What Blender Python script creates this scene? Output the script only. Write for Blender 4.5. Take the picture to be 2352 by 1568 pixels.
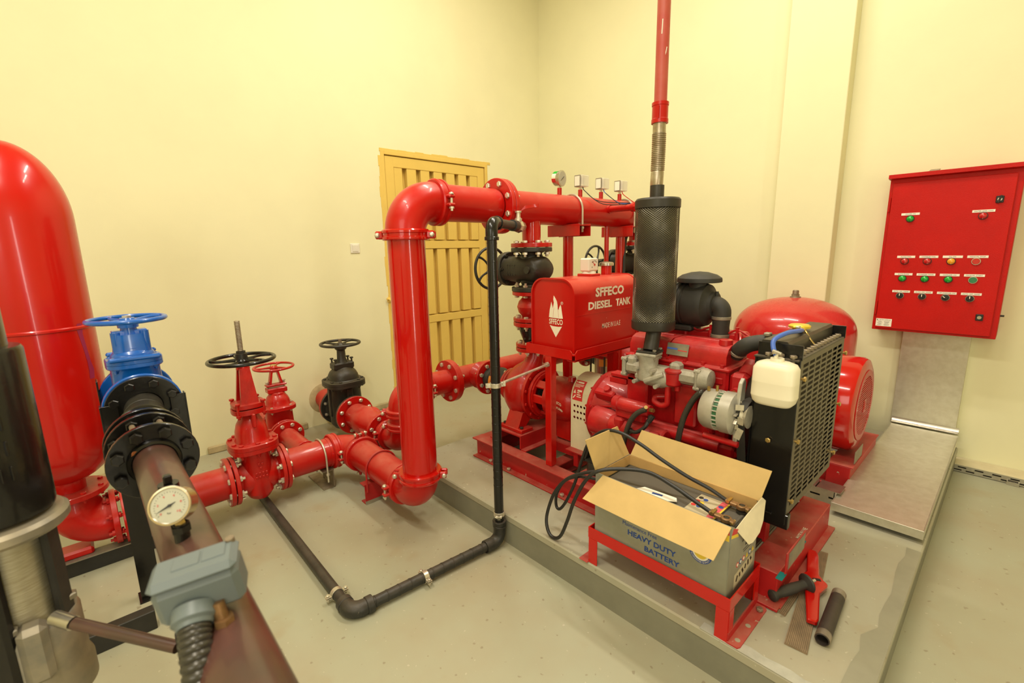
import bpy, bmesh, math, random
from mathutils import Vector, Matrix, Quaternion
PI = math.pi
random.seed(7)
S = bpy.context.scene
COL = S.collection
for o in list(bpy.data.objects):
    bpy.data.objects.remove(o)

# ---------------------------------------------------------------- camera, world, lights, exposure
cam_d = bpy.data.cameras.new('camera')
cam = bpy.data.objects.new('camera', cam_d)
COL.objects.link(cam)
r_ = Vector((0.6792189, 0.7336830, -0.0192585)); f_ = Vector((-0.7225586, 0.6638573, -0.1928797))
u_ = (-f_).cross(r_).normalized(); r_ = u_.cross(-f_).normalized()
cam.matrix_world = Matrix(((r_.x, u_.x, -f_.x, 0), (r_.y, u_.y, -f_.y, 0), (r_.z, u_.z, -f_.z, 1.5), (0, 0, 0, 1)))
cam_d.sensor_width = 36.0
cam_d.lens = 16.459
cam_d.clip_start = 0.02
cam_d.dof.use_dof = True
cam_d.dof.focus_distance = 2.7
cam_d.dof.aperture_fstop = 3.2
S.camera = cam

W = bpy.data.worlds.new('world'); S.world = W; W.use_nodes = True
W.node_tree.nodes['Background'].inputs[0].default_value = (1.0, 0.93, 0.80, 1)
W.node_tree.nodes['Background'].inputs[1].default_value = 0.0

def area(name, loc, rot, sx, sy, power, color):
    d = bpy.data.lights.new(name, 'AREA'); d.shape = 'RECTANGLE'; d.size = sx; d.size_y = sy
    d.energy = power; d.color = color
    o = bpy.data.objects.new(name, d); COL.objects.link(o); o.location = loc; o.rotation_euler = rot
    return o
WARM = (1.0, 0.93, 0.80)
# strip luminaires hung under the ceiling of the pump room
area('ceiling_light', (-2.3, 2.2, 4.6), (0, 0, 0), 1.3, 0.16, 35, WARM)
area('ceiling_light', (-0.9, 2.5, 4.6), (0, 0, 0), 1.3, 0.16, 35, WARM)
area('ceiling_light', (-1.6, -0.4, 4.6), (0, 0, 0), 1.3, 0.16, 42, WARM)
area('ceiling_light', (0.2, -0.6, 4.6), (0, 0, 0), 1.3, 0.16, 42, WARM)
area('flash_bounce', (0.9, -2.8, 2.7), (math.radians(76), 0, math.radians(30)), 2.6, 2.0, 46, (1.0, 0.95, 0.84))
area('open_doorway_light', (3.17, 0.12, 1.15), (0, math.radians(90), 0), 2.1, 0.32, 20, (1.0, 0.97, 0.90))
S.view_settings.view_transform = 'Standard'
S.view_settings.look = 'None'
S.view_settings.gamma = 1.0
S.view_settings.use_curve_mapping = False
S.view_settings.exposure = 0.60

# ---------------------------------------------------------------- materials
def mat(name, col, rough=0.5, metal=0.0, var=0.0, vscale=6.0, dust=0.0, dustcol=(0.42, 0.30, 0.22), bump=0.0, bscale=60.0,
        coat=0.0, chips=0.0, chipcol=(0.5, 0.45, 0.38), col2=None, spec=0.5, trans=0.0, alpha=1.0, aniso=None, rvar=0.0):
    m = bpy.data.materials.new(name); m.use_nodes = True
    nt = m.node_tree; n = nt.nodes; L = nt.links
    b = n['Principled BSDF']
    b.inputs['Roughness'].default_value = rough; b.inputs['Metallic'].default_value = metal
    b.inputs['Coat Weight'].default_value = coat; b.inputs['Coat Roughness'].default_value = 0.07
    b.inputs['Specular IOR Level'].default_value = spec
    b.inputs['Transmission Weight'].default_value = trans
    b.inputs['Alpha'].default_value = alpha
    tc = n.new('ShaderNodeTexCoord')
    src = None
    def rgb(c):
        x = n.new('ShaderNodeRGB'); x.outputs[0].default_value = (*c, 1); return x.outputs[0]
    def noise(scale, detail=4, rough_=0.6):
        t = n.new('ShaderNodeTexNoise'); t.inputs['Scale'].default_value = scale; t.inputs['Detail'].default_value = detail
        t.inputs['Roughness'].default_value = rough_
        if aniso:
            mp = n.new('ShaderNodeMapping'); mp.inputs['Scale'].default_value = aniso
            L.new(tc.outputs['Object'], mp.inputs['Vector']); L.new(mp.outputs[0], t.inputs['Vector'])
        else:
            L.new(tc.outputs['Object'], t.inputs['Vector'])
        return t.outputs['Fac']
    def ramp(f, a, c):
        x = n.new('ShaderNodeMapRange'); x.inputs['From Min'].default_value = a; x.inputs['From Max'].default_value = c
        L.new(f, x.inputs['Value']); return x.outputs['Result']
    def mix(f, a, c):
        x = n.new('ShaderNodeMix'); x.data_type = 'RGBA'
        L.new(f, x.inputs['Factor']); L.new(a, x.inputs[6]); L.new(c, x.inputs[7]); return x.outputs[2]
    def mul(f, k):
        x = n.new('ShaderNodeMath'); x.operation = 'MULTIPLY'; x.use_clamp = True
        L.new(f, x.inputs[0])
        if isinstance(k, (int, float)): x.inputs[1].default_value = k
        else: L.new(k, x.inputs[1])
        return x.outputs[0]
    src = rgb(col)
    if var or col2:
        c2 = col2 or tuple(max(0, c * (1 - var)) for c in col)
        src = mix(ramp(noise(vscale), 0.35, 0.68), src, rgb(c2))
    if chips:
        src = mix(ramp(noise(38, 3, 0.5), 0.74 - chips, 0.76 - chips), src, rgb(chipcol))
    if dust:
        g = n.new('ShaderNodeNewGeometry'); s = n.new('ShaderNodeSeparateXYZ'); L.new(g.outputs['Normal'], s.inputs[0])
        fac = mul(mul(ramp(s.outputs['Z'], 0.25, 0.95), ramp(noise(9, 5, 0.65), 0.25, 0.75)), dust)
        src = mix(fac, src, rgb(dustcol))
        rr = n.new('ShaderNodeMapRange'); rr.inputs['To Min'].default_value = rough; rr.inputs['To Max'].default_value = 0.8
        L.new(fac, rr.inputs['Value']); L.new(rr.outputs['Result'], b.inputs['Roughness'])
    elif rvar:
        rr = n.new('ShaderNodeMapRange'); rr.inputs['To Min'].default_value = max(0.02, rough - rvar); rr.inputs['To Max'].default_value = rough + rvar
        L.new(noise(vscale * 1.7), rr.inputs['Value']); L.new(rr.outputs['Result'], b.inputs['Roughness'])
    L.new(src, b.inputs['Base Color'])
    if bump:
        bm_ = n.new('ShaderNodeBump'); bm_.inputs['Strength'].default_value = bump; bm_.inputs['Distance'].default_value = 0.004
        L.new(noise(bscale, 3), bm_.inputs['Height']); L.new(bm_.outputs[0], b.inputs['Normal'])
    return m

RED = (0.52, 0.006, 0.003)
M = {}
M['red'] = mat('red_pipe_paint', RED, 0.30, var=0.18, vscale=4, dust=0.42, dustcol=(0.62, 0.24, 0.17), bump=0.05, bscale=25, coat=0.15, spec=0.35)
M['redgloss'] = mat('red_gloss_paint', (0.53, 0.006, 0.003), 0.16, var=0.10, vscale=3, coat=0.45, spec=0.3)
M['redcast'] = mat('red_cast_iron_paint', (0.53, 0.006, 0.003), 0.34, var=0.25, vscale=8, dust=0.34, dustcol=(0.52, 0.20, 0.14), bump=0.25, bscale=45, coat=0.2, spec=0.35)
M['redskid'] = mat('red_skid_paint', (0.45, 0.010, 0.010), 0.42, var=0.25, vscale=6, dust=0.62, dustcol=(0.46, 0.22, 0.15), chips=0.03, chipcol=(0.45, 0.28, 0.2))
M['redengine'] = mat('red_engine_paint', (0.50, 0.008, 0.010), 0.33, var=0.35, vscale=10, dust=0.36, dustcol=(0.45, 0.15, 0.12), bump=0.2, bscale=40, coat=0.2, spec=0.35)
M['redtank'] = mat('red_sheet_paint', (0.53, 0.006, 0.003), 0.30, var=0.12, vscale=4, dust=0.32, dustcol=(0.74, 0.26, 0.18), chips=-0.02, chipcol=(0.7, 0.45, 0.35), coat=0.2, spec=0.35)
M['redpanel'] = mat('red_textured_paint', (0.53, 0.005, 0.002), 0.40, var=0.12, vscale=5, bump=0.4, bscale=260, spec=0.25)
M['redvessel'] = mat('red_vessel_paint', (0.53, 0.006, 0.003), 0.25, var=0.08, vscale=3, bump=0.04, bscale=12, coat=0.3, spec=0.35)
M['pinkdome'] = mat('red_dome_paint', (0.56, 0.018, 0.018), 0.22, var=0.1, vscale=3, dust=0.25, dustcol=(0.62, 0.16, 0.13), coat=0.35, spec=0.35)
M['black'] = mat('black_gloss_paint', (0.009, 0.008, 0.007), 0.25, var=0.3, vscale=12, bump=0.12, bscale=60, coat=0.15, spec=0.4)
M['blackmat'] = mat('black_matt_paint', (0.022, 0.020, 0.016), 0.5, var=0.4, vscale=10, dust=0.28, dustcol=(0.12, 0.10, 0.06), bump=0.15, bscale=50)
M['blackrub'] = mat('black_rubber', (0.030, 0.028, 0.022), 0.62, var=0.3, vscale=14, dust=0.3, dustcol=(0.13, 0.11, 0.08))
M['blackcast'] = mat('black_cast_iron', (0.026, 0.024, 0.017), 0.42, var=0.4, vscale=9, dust=0.4, dustcol=(0.17, 0.12, 0.06), bump=0.3, bscale=45)
M['tape'] = mat('black_tape_wrap', (0.022, 0.021, 0.017), 0.42, var=0.4, vscale=20, dust=0.45, dustcol=(0.17, 0.13, 0.09), bump=0.3, bscale=80, chips=-0.03, chipcol=(0.2, 0.16, 0.11))
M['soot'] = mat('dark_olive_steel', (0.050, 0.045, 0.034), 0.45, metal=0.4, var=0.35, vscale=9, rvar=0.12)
M['mesh'] = mat('expanded_metal_mesh', (0.19, 0.17, 0.12), 0.4, metal=0.7)
M['zinc'] = mat('zinc_plated_steel', (0.70, 0.64, 0.50), 0.34, metal=0.65, var=0.25, vscale=30)
M['steel'] = mat('bright_steel', (0.62, 0.58, 0.50), 0.28, metal=1.0, var=0.2, vscale=12)
M['galv'] = mat('galvanised_sheet', (0.56, 0.54, 0.46), 0.30, metal=0.92, var=0.25, vscale=14, rvar=0.1, col2=(0.46, 0.42, 0.36))
M['rusty'] = mat('weathered_steel', (0.20, 0.15, 0.10), 0.5, metal=0.5, var=0.6, vscale=14, col2=(0.36, 0.30, 0.20))
M['flex'] = mat('steel_bellows', (0.50, 0.44, 0.33), 0.35, metal=0.85, var=0.4, vscale=20, col2=(0.34, 0.26, 0.17))
M['brownpipe'] = mat('primed_brown_pipe', (0.060, 0.036, 0.024), 0.33, var=0.4, vscale=7, col2=(0.10, 0.040, 0.030), coat=0.2, rvar=0.1)
M['nipple'] = mat('dark_mill_steel', (0.060, 0.045, 0.036), 0.5, metal=0.3, var=0.5, vscale=10, dust=0.3, dustcol=(0.14, 0.11, 0.085))
M['blue'] = mat('blue_epoxy', (0.004, 0.115, 0.50), 0.25, var=0.12, vscale=6, coat=0.5, bump=0.05, bscale=30)
M['hoseblue'] = mat('blue_hose', (0.06, 0.14, 0.50), 0.4)
M['grey'] = mat('grey_cast_aluminium', (0.42, 0.39, 0.30), 0.5, metal=0.25, var=0.3, vscale=20, bump=0.4, bscale=90, dust=0.3, dustcol=(0.45, 0.36, 0.26))
M['alu'] = mat('alternator_aluminium', (0.50, 0.47, 0.38), 0.42, metal=0.4, var=0.2, vscale=16)
M['green'] = mat('green_enamel_wire', (0.03, 0.13, 0.05), 0.4)
M['cream'] = mat('cream_sheet_paint', (0.74, 0.66, 0.43), 0.42, var=0.15, vscale=5, dust=0.3, dustcol=(0.42, 0.30, 0.16))
M['card'] = mat('brown_cardboard', (0.66, 0.46, 0.185), 0.85, var=0.10, vscale=9, spec=0.2, bump=0.05, bscale=70)
M['cardin'] = mat('cardboard_inner', (0.58, 0.36, 0.13), 0.85, var=0.12, vscale=9, spec=0.2)
M['torn'] = mat('torn_cardboard', (0.74, 0.64, 0.42), 0.9, var=0.15, vscale=12, spec=0.2)
M['greycard'] = mat('silver_printed_card', (0.33, 0.325, 0.255), 0.45, metal=0.15, var=0.2, vscale=5, col2=(0.25, 0.24, 0.17))
M['battery'] = mat('battery_case', (0.085, 0.078, 0.060), 0.6, var=0.45, vscale=9, dust=0.5, dustcol=(0.16, 0.13, 0.09))
M['white'] = mat('white_plastic', (0.80, 0.76, 0.62), 0.4, var=0.06)
M['tankwhite'] = mat('translucent_white_plastic', (0.84, 0.77, 0.56), 0.38, var=0.05, vscale=3)
M['label'] = mat('white_label', (0.86, 0.82, 0.68), 0.5)
M['ink'] = mat('black_ink', (0.015, 0.013, 0.012), 0.5)
M['inkblue'] = mat('blue_print', (0.012, 0.055, 0.27), 0.5)
M['lettering'] = mat('white_lettering', (0.86, 0.78, 0.60), 0.4)
M['orange'] = mat('orange_label', (0.70, 0.24, 0.03), 0.5)
M['yellow'] = mat('yellow_print', (0.80, 0.55, 0.04), 0.45)
M['redprint'] = mat('red_print', (0.60, 0.03, 0.03), 0.45)
M['pinkprint'] = mat('pink_print', (0.70, 0.10, 0.13), 0.45)
M['brass'] = mat('brass', (0.62, 0.43, 0.15), 0.3, metal=0.9, var=0.3, vscale=20)
M['copper'] = mat('corroded_brass', (0.34, 0.19, 0.08), 0.45, metal=0.6, var=0.5, vscale=40)
M['goldcap'] = mat('gold_cap', (0.80, 0.58, 0.05), 0.3, metal=0.5)
M['gauge'] = mat('gauge_dial', (0.50, 0.49, 0.38), 0.5, spec=0.2)
M['clear'] = mat('clear_plastic', (0.80, 0.76, 0.62), 0.25, alpha=0.55)
M['conduit'] = mat('grey_flexible_conduit', (0.055, 0.050, 0.038), 0.3, metal=0.3)
M['slate'] = mat('blue_grey_plastic', (0.145, 0.175, 0.175), 0.42, var=0.08)
M['cable'] = mat('black_cable', (0.016, 0.015, 0.013), 0.45)
M['wood'] = mat('ribbed_brown_strip', (0.27, 0.19, 0.105), 0.7, var=0.35, vscale=18, aniso=(1, 1, 1))
M['doorpaint'] = mat('ochre_door_paint', (0.76, 0.53, 0.12), 0.45, var=0.06, vscale=4)
M['motor'] = mat('motor_fan_cover', (0.040, 0.030, 0.022), 0.3, metal=0.4, coat=0.3)
M['castgrey'] = mat('grey_cast_flange', (0.22, 0.20, 0.155), 0.45, metal=0.4, var=0.35, vscale=14, col2=(0.34, 0.29, 0.20))
M['sleeve'] = mat('brushed_pump_sleeve', (0.50, 0.46, 0.34), 0.42, metal=0.5, var=0.25, vscale=25, aniso=(1, 1, 14), col2=(0.36, 0.31, 0.2))
M['lampgreen'] = mat('green_lens', (0.0, 0.36, 0.03), 0.15, coat=0.6)
M['lampdark'] = mat('green_button', (0.03, 0.20, 0.08), 0.35)
M['lampred'] = mat('red_lens', (0.52, 0.010, 0.012), 0.15, coat=0.6)
M['lampamber'] = mat('amber_lens', (0.80, 0.34, 0.015), 0.15, coat=0.6)
M['teal'] = mat('teal_tape', (0.01, 0.20, 0.19), 0.4)

# ---------------------------------------------------------------- geometry helpers
def frame(ax, ref=None):
    z = Vector(ax).normalized()
    r = Vector(ref) if ref else (Vector((0, 0, 1)) if abs(z.z) < 0.9 else Vector((1, 0, 0)))
    x = (r - z * r.dot(z)).normalized()
    return x, z.cross(x).normalized(), z

class MB:
    def __init__(s, m=None): s.v = []; s.f = []; s.m = m
    def add(s, vs, fs):
        k = len(s.v)
        for p in vs:
            p = Vector(p)
            s.v.append(s.m @ p if s.m else p)
        s.f += [tuple(i + k for i in q) for q in fs]; return s
    def box(s, c, d, b=0.0, rot=None):
        c = Vector(c); h = Vector(d) * 0.5
        R = rot if rot is not None else Matrix.Identity(3)
        if b <= 0:
            vs = [c + R @ Vector((i * h.x, j * h.y, k * h.z)) for i in (-1, 1) for j in (-1, 1) for k in (-1, 1)]
            return s.add(vs, [(0, 1, 3, 2), (4, 6, 7, 5), (0, 4, 5, 1), (2, 3, 7, 6), (0, 2, 6, 4), (1, 5, 7, 3)])
        b = min(b, 0.49 * min(d)); ix = {}; vs = []
        for i in (-1, 1):
            for j in (-1, 1):
                for k in (-1, 1):
                    for a in range(3):
                        sg = (i, j, k); p = [sg[q] * (h[q] - (0 if q == a else b)) for q in range(3)]
                        ix[(i, j, k, a)] = len(vs); vs.append(c + R @ Vector(p))
        fs = []
        for a in range(3):
            o = [q for q in range(3) if q != a]
            for sg in (-1, 1):
                q4 = []
                for (p, q) in ((-1, -1), (1, -1), (1, 1), (-1, 1)):
                    t = [0, 0, 0]; t[a] = sg; t[o[0]] = p; t[o[1]] = q; q4.append(ix[(*t, a)])
                fs.append(tuple(q4))
            for p in (-1, 1):
                for q in (-1, 1):
                    t0 = [0, 0, 0]; t0[o[0]] = p; t0[o[1]] = q; t1 = list(t0); t0[a] = -1; t1[a] = 1
                    fs.append((ix[(*t0, o[0])], ix[(*t1, o[0])], ix[(*t1, o[1])], ix[(*t0, o[1])]))
        for i in (-1, 1):
            for j in (-1, 1):
                for k in (-1, 1): fs.append(tuple(ix[(i, j, k, a)] for a in range(3)))
        return s.add(vs, fs)
    def lathe(s, prof, o, ax, seg=32, closed=False, ref=None):
        x, y, z = frame(ax, ref); o = Vector(o); vs = []; rows = []
        for (r, h) in prof:
            if r < 1e-6: rows.append([len(vs)]); vs.append(o + z * h)
            else:
                rows.append(list(range(len(vs), len(vs) + seg)))
                vs += [o + z * h + (x * math.cos(t) + y * math.sin(t)) * r for t in (2 * PI * i / seg for i in range(seg))]
        fs = []
        pr = list(zip(rows, rows[1:])) + ([(rows[-1], rows[0])] if closed else [])
        for a, b in pr:
            for i in range(seg):
                j = (i + 1) % seg
                if len(a) == 1 and len(b) == 1: continue
                if len(a) == 1: fs.append((a[0], b[i], b[j]))
                elif len(b) == 1: fs.append((a[i], a[j], b[0]))
                else: fs.append((a[i], a[j], b[j], b[i]))
        if not closed:
            if len(rows[0]) > 1: fs.append(tuple(rows[0]))
            if len(rows[-1]) > 1: fs.append(tuple(rows[-1]))
        return s.add(vs, fs)
    def cyl(s, a, b, r, r2=None, seg=20, bev=0.0):
        a = Vector(a); b = Vector(b); d = b - a; L = d.length; r2 = r if r2 is None else r2
        pf = [(r - bev, 0), (r, bev), (r2, L - bev), (r2 - bev, L)] if bev else [(r, 0), (r2, L)]
        return s.lathe(pf, a, d, seg)
    def ring(s, c, ax, ri, ro, t, seg=36, bev=0.002):
        return s.lathe([(ri, -t / 2), (ro - bev, -t / 2), (ro, -t / 2 + bev), (ro, t / 2 - bev), (ro - bev, t / 2), (ri, t / 2)], c, ax, seg, closed=True)
    def tube(s, pts, r, seg=10, closed=False, cap=True):
        P = [Vector(p) for p in pts]; n = len(P); rad = r if isinstance(r, (list, tuple)) else [r] * n
        T = []
        for i in range(n):
            a = P[i - 1] if (i > 0 or closed) else P[i]; b = P[(i + 1) % n] if (i < n - 1 or closed) else P[i]
            t = (b - a); T.append(t.normalized() if t.length > 1e-9 else Vector((0, 0, 1)))
        x, y, z = frame(T[0]); vs = []
        for i in range(n):
            if i:
                q = T[i - 1].rotation_difference(T[i]); x = q @ x
            x = (x - T[i] * x.dot(T[i])).normalized(); y = T[i].cross(x)
            vs += [P[i] + (x * math.cos(a) + y * math.sin(a)) * rad[i] for a in (2 * PI * k / seg for k in range(seg))]
        fs = []
        for i in range(n if closed else n - 1):
            j = (i + 1) % n
            for k in range(seg):
                l = (k + 1) % seg; fs.append((i * seg + k, i * seg + l, j * seg + l, j * seg + k))
        if cap and not closed: fs += [tuple(range(seg)), tuple(range((n - 1) * seg, n * seg))]
        return s.add(vs, fs)
    def torus(s, c, ax, R, r, seg=40, ts=10):
        x, y, z = frame(ax); c = Vector(c)
        return s.tube([c + (x * math.cos(t) + y * math.sin(t)) * R for t in (2 * PI * i / seg for i in range(seg))], r, ts, closed=True)
    def loft(s, rings, cap=True):
        n = len(rings[0]); vs = [p for r in rings for p in r]; fs = []
        for i in range(len(rings) - 1):
            for k in range(n):
                l = (k + 1) % n; fs.append((i * n + k, i * n + l, (i + 1) * n + l, (i + 1) * n + k))
        if cap: fs += [tuple(range(n)), tuple(range((len(rings) - 1) * n, len(rings) * n))]
        return s.add(vs, fs)
    def prism(s, poly, o, xd, yd, depth):
        o = Vector(o); xd = Vector(xd).normalized(); yd = Vector(yd).normalized(); z = xd.cross(yd).normalized()
        a = [o + xd * p[0] + yd * p[1] for p in poly]
        return s.loft([a, [p + z * depth for p in a]])
    def hull(s, pts):
        bm = bmesh.new(); vv = [bm.verts.new(Vector(p)) for p in pts]; bmesh.ops.convex_hull(bm, input=vv)
        bm.verts.index_update(); ix = {v: i for i, v in enumerate(bm.verts)}
        r = s.add([v.co.copy() for v in bm.verts], [tuple(ix[v] for v in f.verts) for f in bm.faces]); bm.free(); return r
    def mesh(s, name, off=Vector((0, 0, 0)), angle=32, bevel=0.0):
        me = bpy.data.meshes.new(name)
        me.from_pydata([tuple(p - off) for p in s.v], [], s.f)
        bm = bmesh.new(); bm.from_mesh(me)
        bmesh.ops.recalc_face_normals(bm, faces=bm.faces)
        if bevel:
            es = [e for e in bm.edges if len(e.link_faces) == 2 and e.calc_face_angle(0) > 0.6]
            bmesh.ops.bevel(bm, geom=es, offset=bevel, segments=1, affect='EDGES', clamp_overlap=True)
        bm.to_mesh(me); bm.free()
        me.shade_smooth(); me.set_sharp_from_angle(angle=math.radians(angle))
        return me

def wpos(o):
    p = Vector((0, 0, 0))
    while o is not None: p += o.location; o = o.parent
    return p
def tag(o, label=None, cat=None, group=None, kind=None):
    if label: o['label'] = label
    if cat: o['category'] = cat
    if group: o['group'] = group
    if kind: o['kind'] = kind
    return o
def T(name, loc, label, cat, group=None):
    o = bpy.data.objects.new(name, None); COL.objects.link(o); o.location = loc; o.empty_display_size = 0.05
    return tag(o, label, cat, group)
def part(name, mb, m, parent=None, label=None, angle=32, bevel=0.0, loc=None, kind=None):
    off = wpos(parent) if parent is not None else Vector((0, 0, 0))
    base = Vector(loc) if loc is not None else off
    o = bpy.data.objects.new(name, mb.mesh(name, base, angle, bevel)); COL.objects.link(o)
    if parent is not None: o.parent = parent
    o.location = base - off
    o.data.materials.append(M[m] if isinstance(m, str) else m)
    if label: o['label'] = label
    if kind: o['kind'] = kind
    return o
def single(name, mb, m, loc, label, cat, group=None, **k):
    return tag(part(name, mb, m, None, loc=loc, **k), label, cat, group)
def inst(name, me, parent, p, ax=(0, 0, 1), ref=None):
    o = bpy.data.objects.new(name, me); COL.objects.link(o); o.parent = parent
    o.location = Vector(p) - wpos(parent)
    x, y, z = frame(ax, ref); o.rotation_euler = Matrix((x, y, z)).transposed().to_euler()
    return o
_bc = {}
def bolt_mesh(r, L, m, round_=False):
    """hex bolt along local Z: head on +Z end, nut and thread tip on the other, L = grip length"""
    r = r * 1.2
    k = (round(r, 4), round(L, 4), m, round_)
    if k in _bc: return _bc[k]
    b = MB(); h = r * 0.75
    if round_: b.lathe([(r, L / 2), (r * 0.95, L / 2 + h * 0.5), (r * 0.6, L / 2 + h), (0, L / 2 + h * 1.15)], (0, 0, 0), (0, 0, 1), 12)
    else: b.lathe([(r, L / 2), (r, L / 2 + h * 0.8), (r * 0.8, L / 2 + h), (0, L / 2 + h)], (0, 0, 0), (0, 0, 1), 6)
    b.cyl((0, 0, -L / 2 - r * 1.6), (0, 0, L / 2), r * 0.5, seg=8)
    if L > r * 0.8: b.lathe([(r, -L / 2), (r, -L / 2 - h), (r * 0.5, -L / 2 - h)], (0, 0, 0), (0, 0, 1), 6)
    me = b.mesh('bolt'); me.materials.append(M[m]); _bc[k] = me
    return me
def bolts(parent, c, ax, R, n, r, L, m='zinc', ph=0.5, ref=None, round_=False, only=None):
    x, y, z = frame(ax, ref); me = bolt_mesh(r, L, m, round_); c = Vector(c)
    for i in range(n):
        t = 2 * PI * (i + ph) / n
        if only and not only(t): continue
        inst('bolt', me, parent, c + (x * math.cos(t) + y * math.sin(t)) * R, z)
def flange(parent, c, ax, R, t, ri, n, m, br=0.011, Rb=None, grip=None, bm='zinc', boltoff=0.0, ph=0.5, hub=None):
    """one disc with its bolts as sub-parts"""
    b = MB().ring(c, ax, ri, R, t)
    if hub: b.lathe([(ri * 0.98, t / 2), (hub[0], t / 2), (ri * 1.02, t / 2 + hub[1]), (ri * 0.98, t / 2 + hub[1])], c, ax, 36, closed=True)
    o = part('flange', b, m, parent)
    if n: bolts(o, Vector(c) + Vector(ax).normalized() * boltoff, ax, Rb or (R + ri) * 0.5 * 1.04, n, br, grip or t * 1.05, bm, ph)
    return o
def coupling(parent, c, ax, r, lug, m='red', w=0.052, bm='zinc'):
    c = Vector(c); a = Vector(ax).normalized(); d = Vector(lug); d = (d - a * d.dot(a)).normalized(); tn = a.cross(d)
    h = w / 2
    b = MB().lathe([(r * 0.98, -h), (r + .016, -h), (r + .022, -h + .006), (r + .022, -h + .016), (r + .017, -h + .019), (r + .017, h - .019),
                    (r + .022, h - .016), (r + .022, h - .006), (r + .016, h), (r * 0.98, h)], c, a, 40, closed=True)
    R3 = Matrix((d, tn, a)).transposed()
    for sg in (-1, 1):
        for tt in (-1, 1):
            b.box(c + d * sg * (r + .030) + tn * tt * 0.020, (.040, .017, w * 0.72), 0.006, R3)
    o = part('grooved_coupling', b, m, parent)
    me = bolt_mesh(0.0105, 0.058, bm, True)
    for sg in (-1, 1): inst('bolt', me, o, c + d * sg * (r + .038), tn * (1 if tn.dot(Vector((0, -.3, 1))) > 0 else -1))
    return o
def arc(c, a, b, R, n=12, t0=0, t1=PI / 2):
    c = Vector(c); a = Vector(a).normalized(); b = Vector(b).normalized()
    return [c + a * R * math.cos(t0 + (t1 - t0) * i / n) + b * R * math.sin(t0 + (t1 - t0) * i / n) for i in range(n + 1)]
def bend(p, din, dout, R, n=12):
    """points of a quarter bend replacing the corner p, entering along din, leaving along dout"""
    p = Vector(p); i = Vector(din).normalized(); o = Vector(dout).normalized()
    return arc(p - i * R + o * R, -o, i, R, n)
def fillet(pts, R, n=6):
    P = [Vector(p) for p in pts]; out = [P[0]]
    for k in range(1, len(P) - 1):
        a = (P[k - 1] - P[k]); b = (P[k + 1] - P[k]); rr = min(R, a.length * .48, b.length * .48)
        p0 = P[k] + a.normalized() * rr; p1 = P[k] + b.normalized() * rr
        for i in range(n + 1):
            t = i / n; out.append(p0 * (1 - t) ** 2 + P[k] * 2 * t * (1 - t) + p1 * t * t)
    out.append(P[-1]); return out
def spline(pts, n=8):
    P = [Vector(p) for p in pts]; P = [P[0] * 2 - P[1]] + P + [P[-1] * 2 - P[-2]]; out = []
    for i in range(1, len(P) - 2):
        for k in range(n):
            t = k / n
            out.append(0.5 * ((2 * P[i]) + (P[i + 1] - P[i - 1]) * t + (2 * P[i - 1] - 5 * P[i] + 4 * P[i + 1] - P[i + 2]) * t * t + (3 * P[i] - P[i - 1] - 3 * P[i + 1] + P[i + 2]) * t ** 3))
    out.append(P[-2]); return out
def oval(cx, cy, z, rx, ry, n=28, p=2.0):
    out = []
    for i in range(n):
        t = 2 * PI * i / n; c, s_ = math.cos(t), math.sin(t)
        out.append(Vector((cx + rx * math.copysign(abs(c) ** (2 / p), c), cy + ry * math.copysign(abs(s_) ** (2 / p), s_), z)))
    return out
def rrect(w, h, r, n=4):
    out = []
    for (sx, sy, t0) in ((1, 1, 0), (-1, 1, PI / 2), (-1, -1, PI), (1, -1, 1.5 * PI)):
        for i in range(n + 1):
            t = t0 + PI / 2 * i / n; out.append((sx * (w / 2 - r) + r * math.cos(t), sy * (h / 2 - r) + r * math.sin(t)))
    return out
def text(txt, parent, c, right, up, w, h, m, bold=0.0, name='lettering', warp=None, depth=0.0006):
    cu = bpy.data.curves.new(name, 'FONT'); cu.body = txt; cu.size = 1; cu.offset = bold; cu.extrude = 0.0; cu.align_x = 'CENTER'; cu.align_y = 'CENTER'
    cu.resolution_u = 2
    o = bpy.data.objects.new(name, cu); COL.objects.link(o)
    bpy.context.view_layer.update()
    me = bpy.data.meshes.new_from_object(o.evaluated_get(bpy.context.evaluated_depsgraph_get()))
    bpy.data.objects.remove(o)
    xs = [v.co.x for v in me.vertices]; ys = [v.co.y for v in me.vertices]
    x0, x1, y0, y1 = min(xs), max(xs), min(ys), max(ys)
    r3 = Vector(right).normalized(); u3 = Vector(up).normalized(); n3 = r3.cross(u3).normalized(); off = wpos(parent)
    for v in me.vertices:
        X = ((v.co.x - x0) / (x1 - x0) - 0.5) * w; Y = ((v.co.y - y0) / max(1e-6, y1 - y0) - 0.5) * h
        p = warp(X, Y) if warp else Vector(c) + r3 * X + u3 * Y
        v.co = p + (n3 * depth if not warp else Vector((0, 0, 0))) - off
    ob = bpy.data.objects.new(name, me); COL.objects.link(ob); ob.parent = parent
    me.materials.clear(); me.materials.append(M[m])
    return ob
def plate(parent, poly, c, right, up, m, t=0.0008, name='print', lift=0.0004):
    r3 = Vector(right).normalized(); u3 = Vector(up).normalized(); n3 = r3.cross(u3).normalized()
    return part(name, MB().prism(poly, Vector(c) + n3 * lift, r3, u3, t), m, parent)
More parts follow.
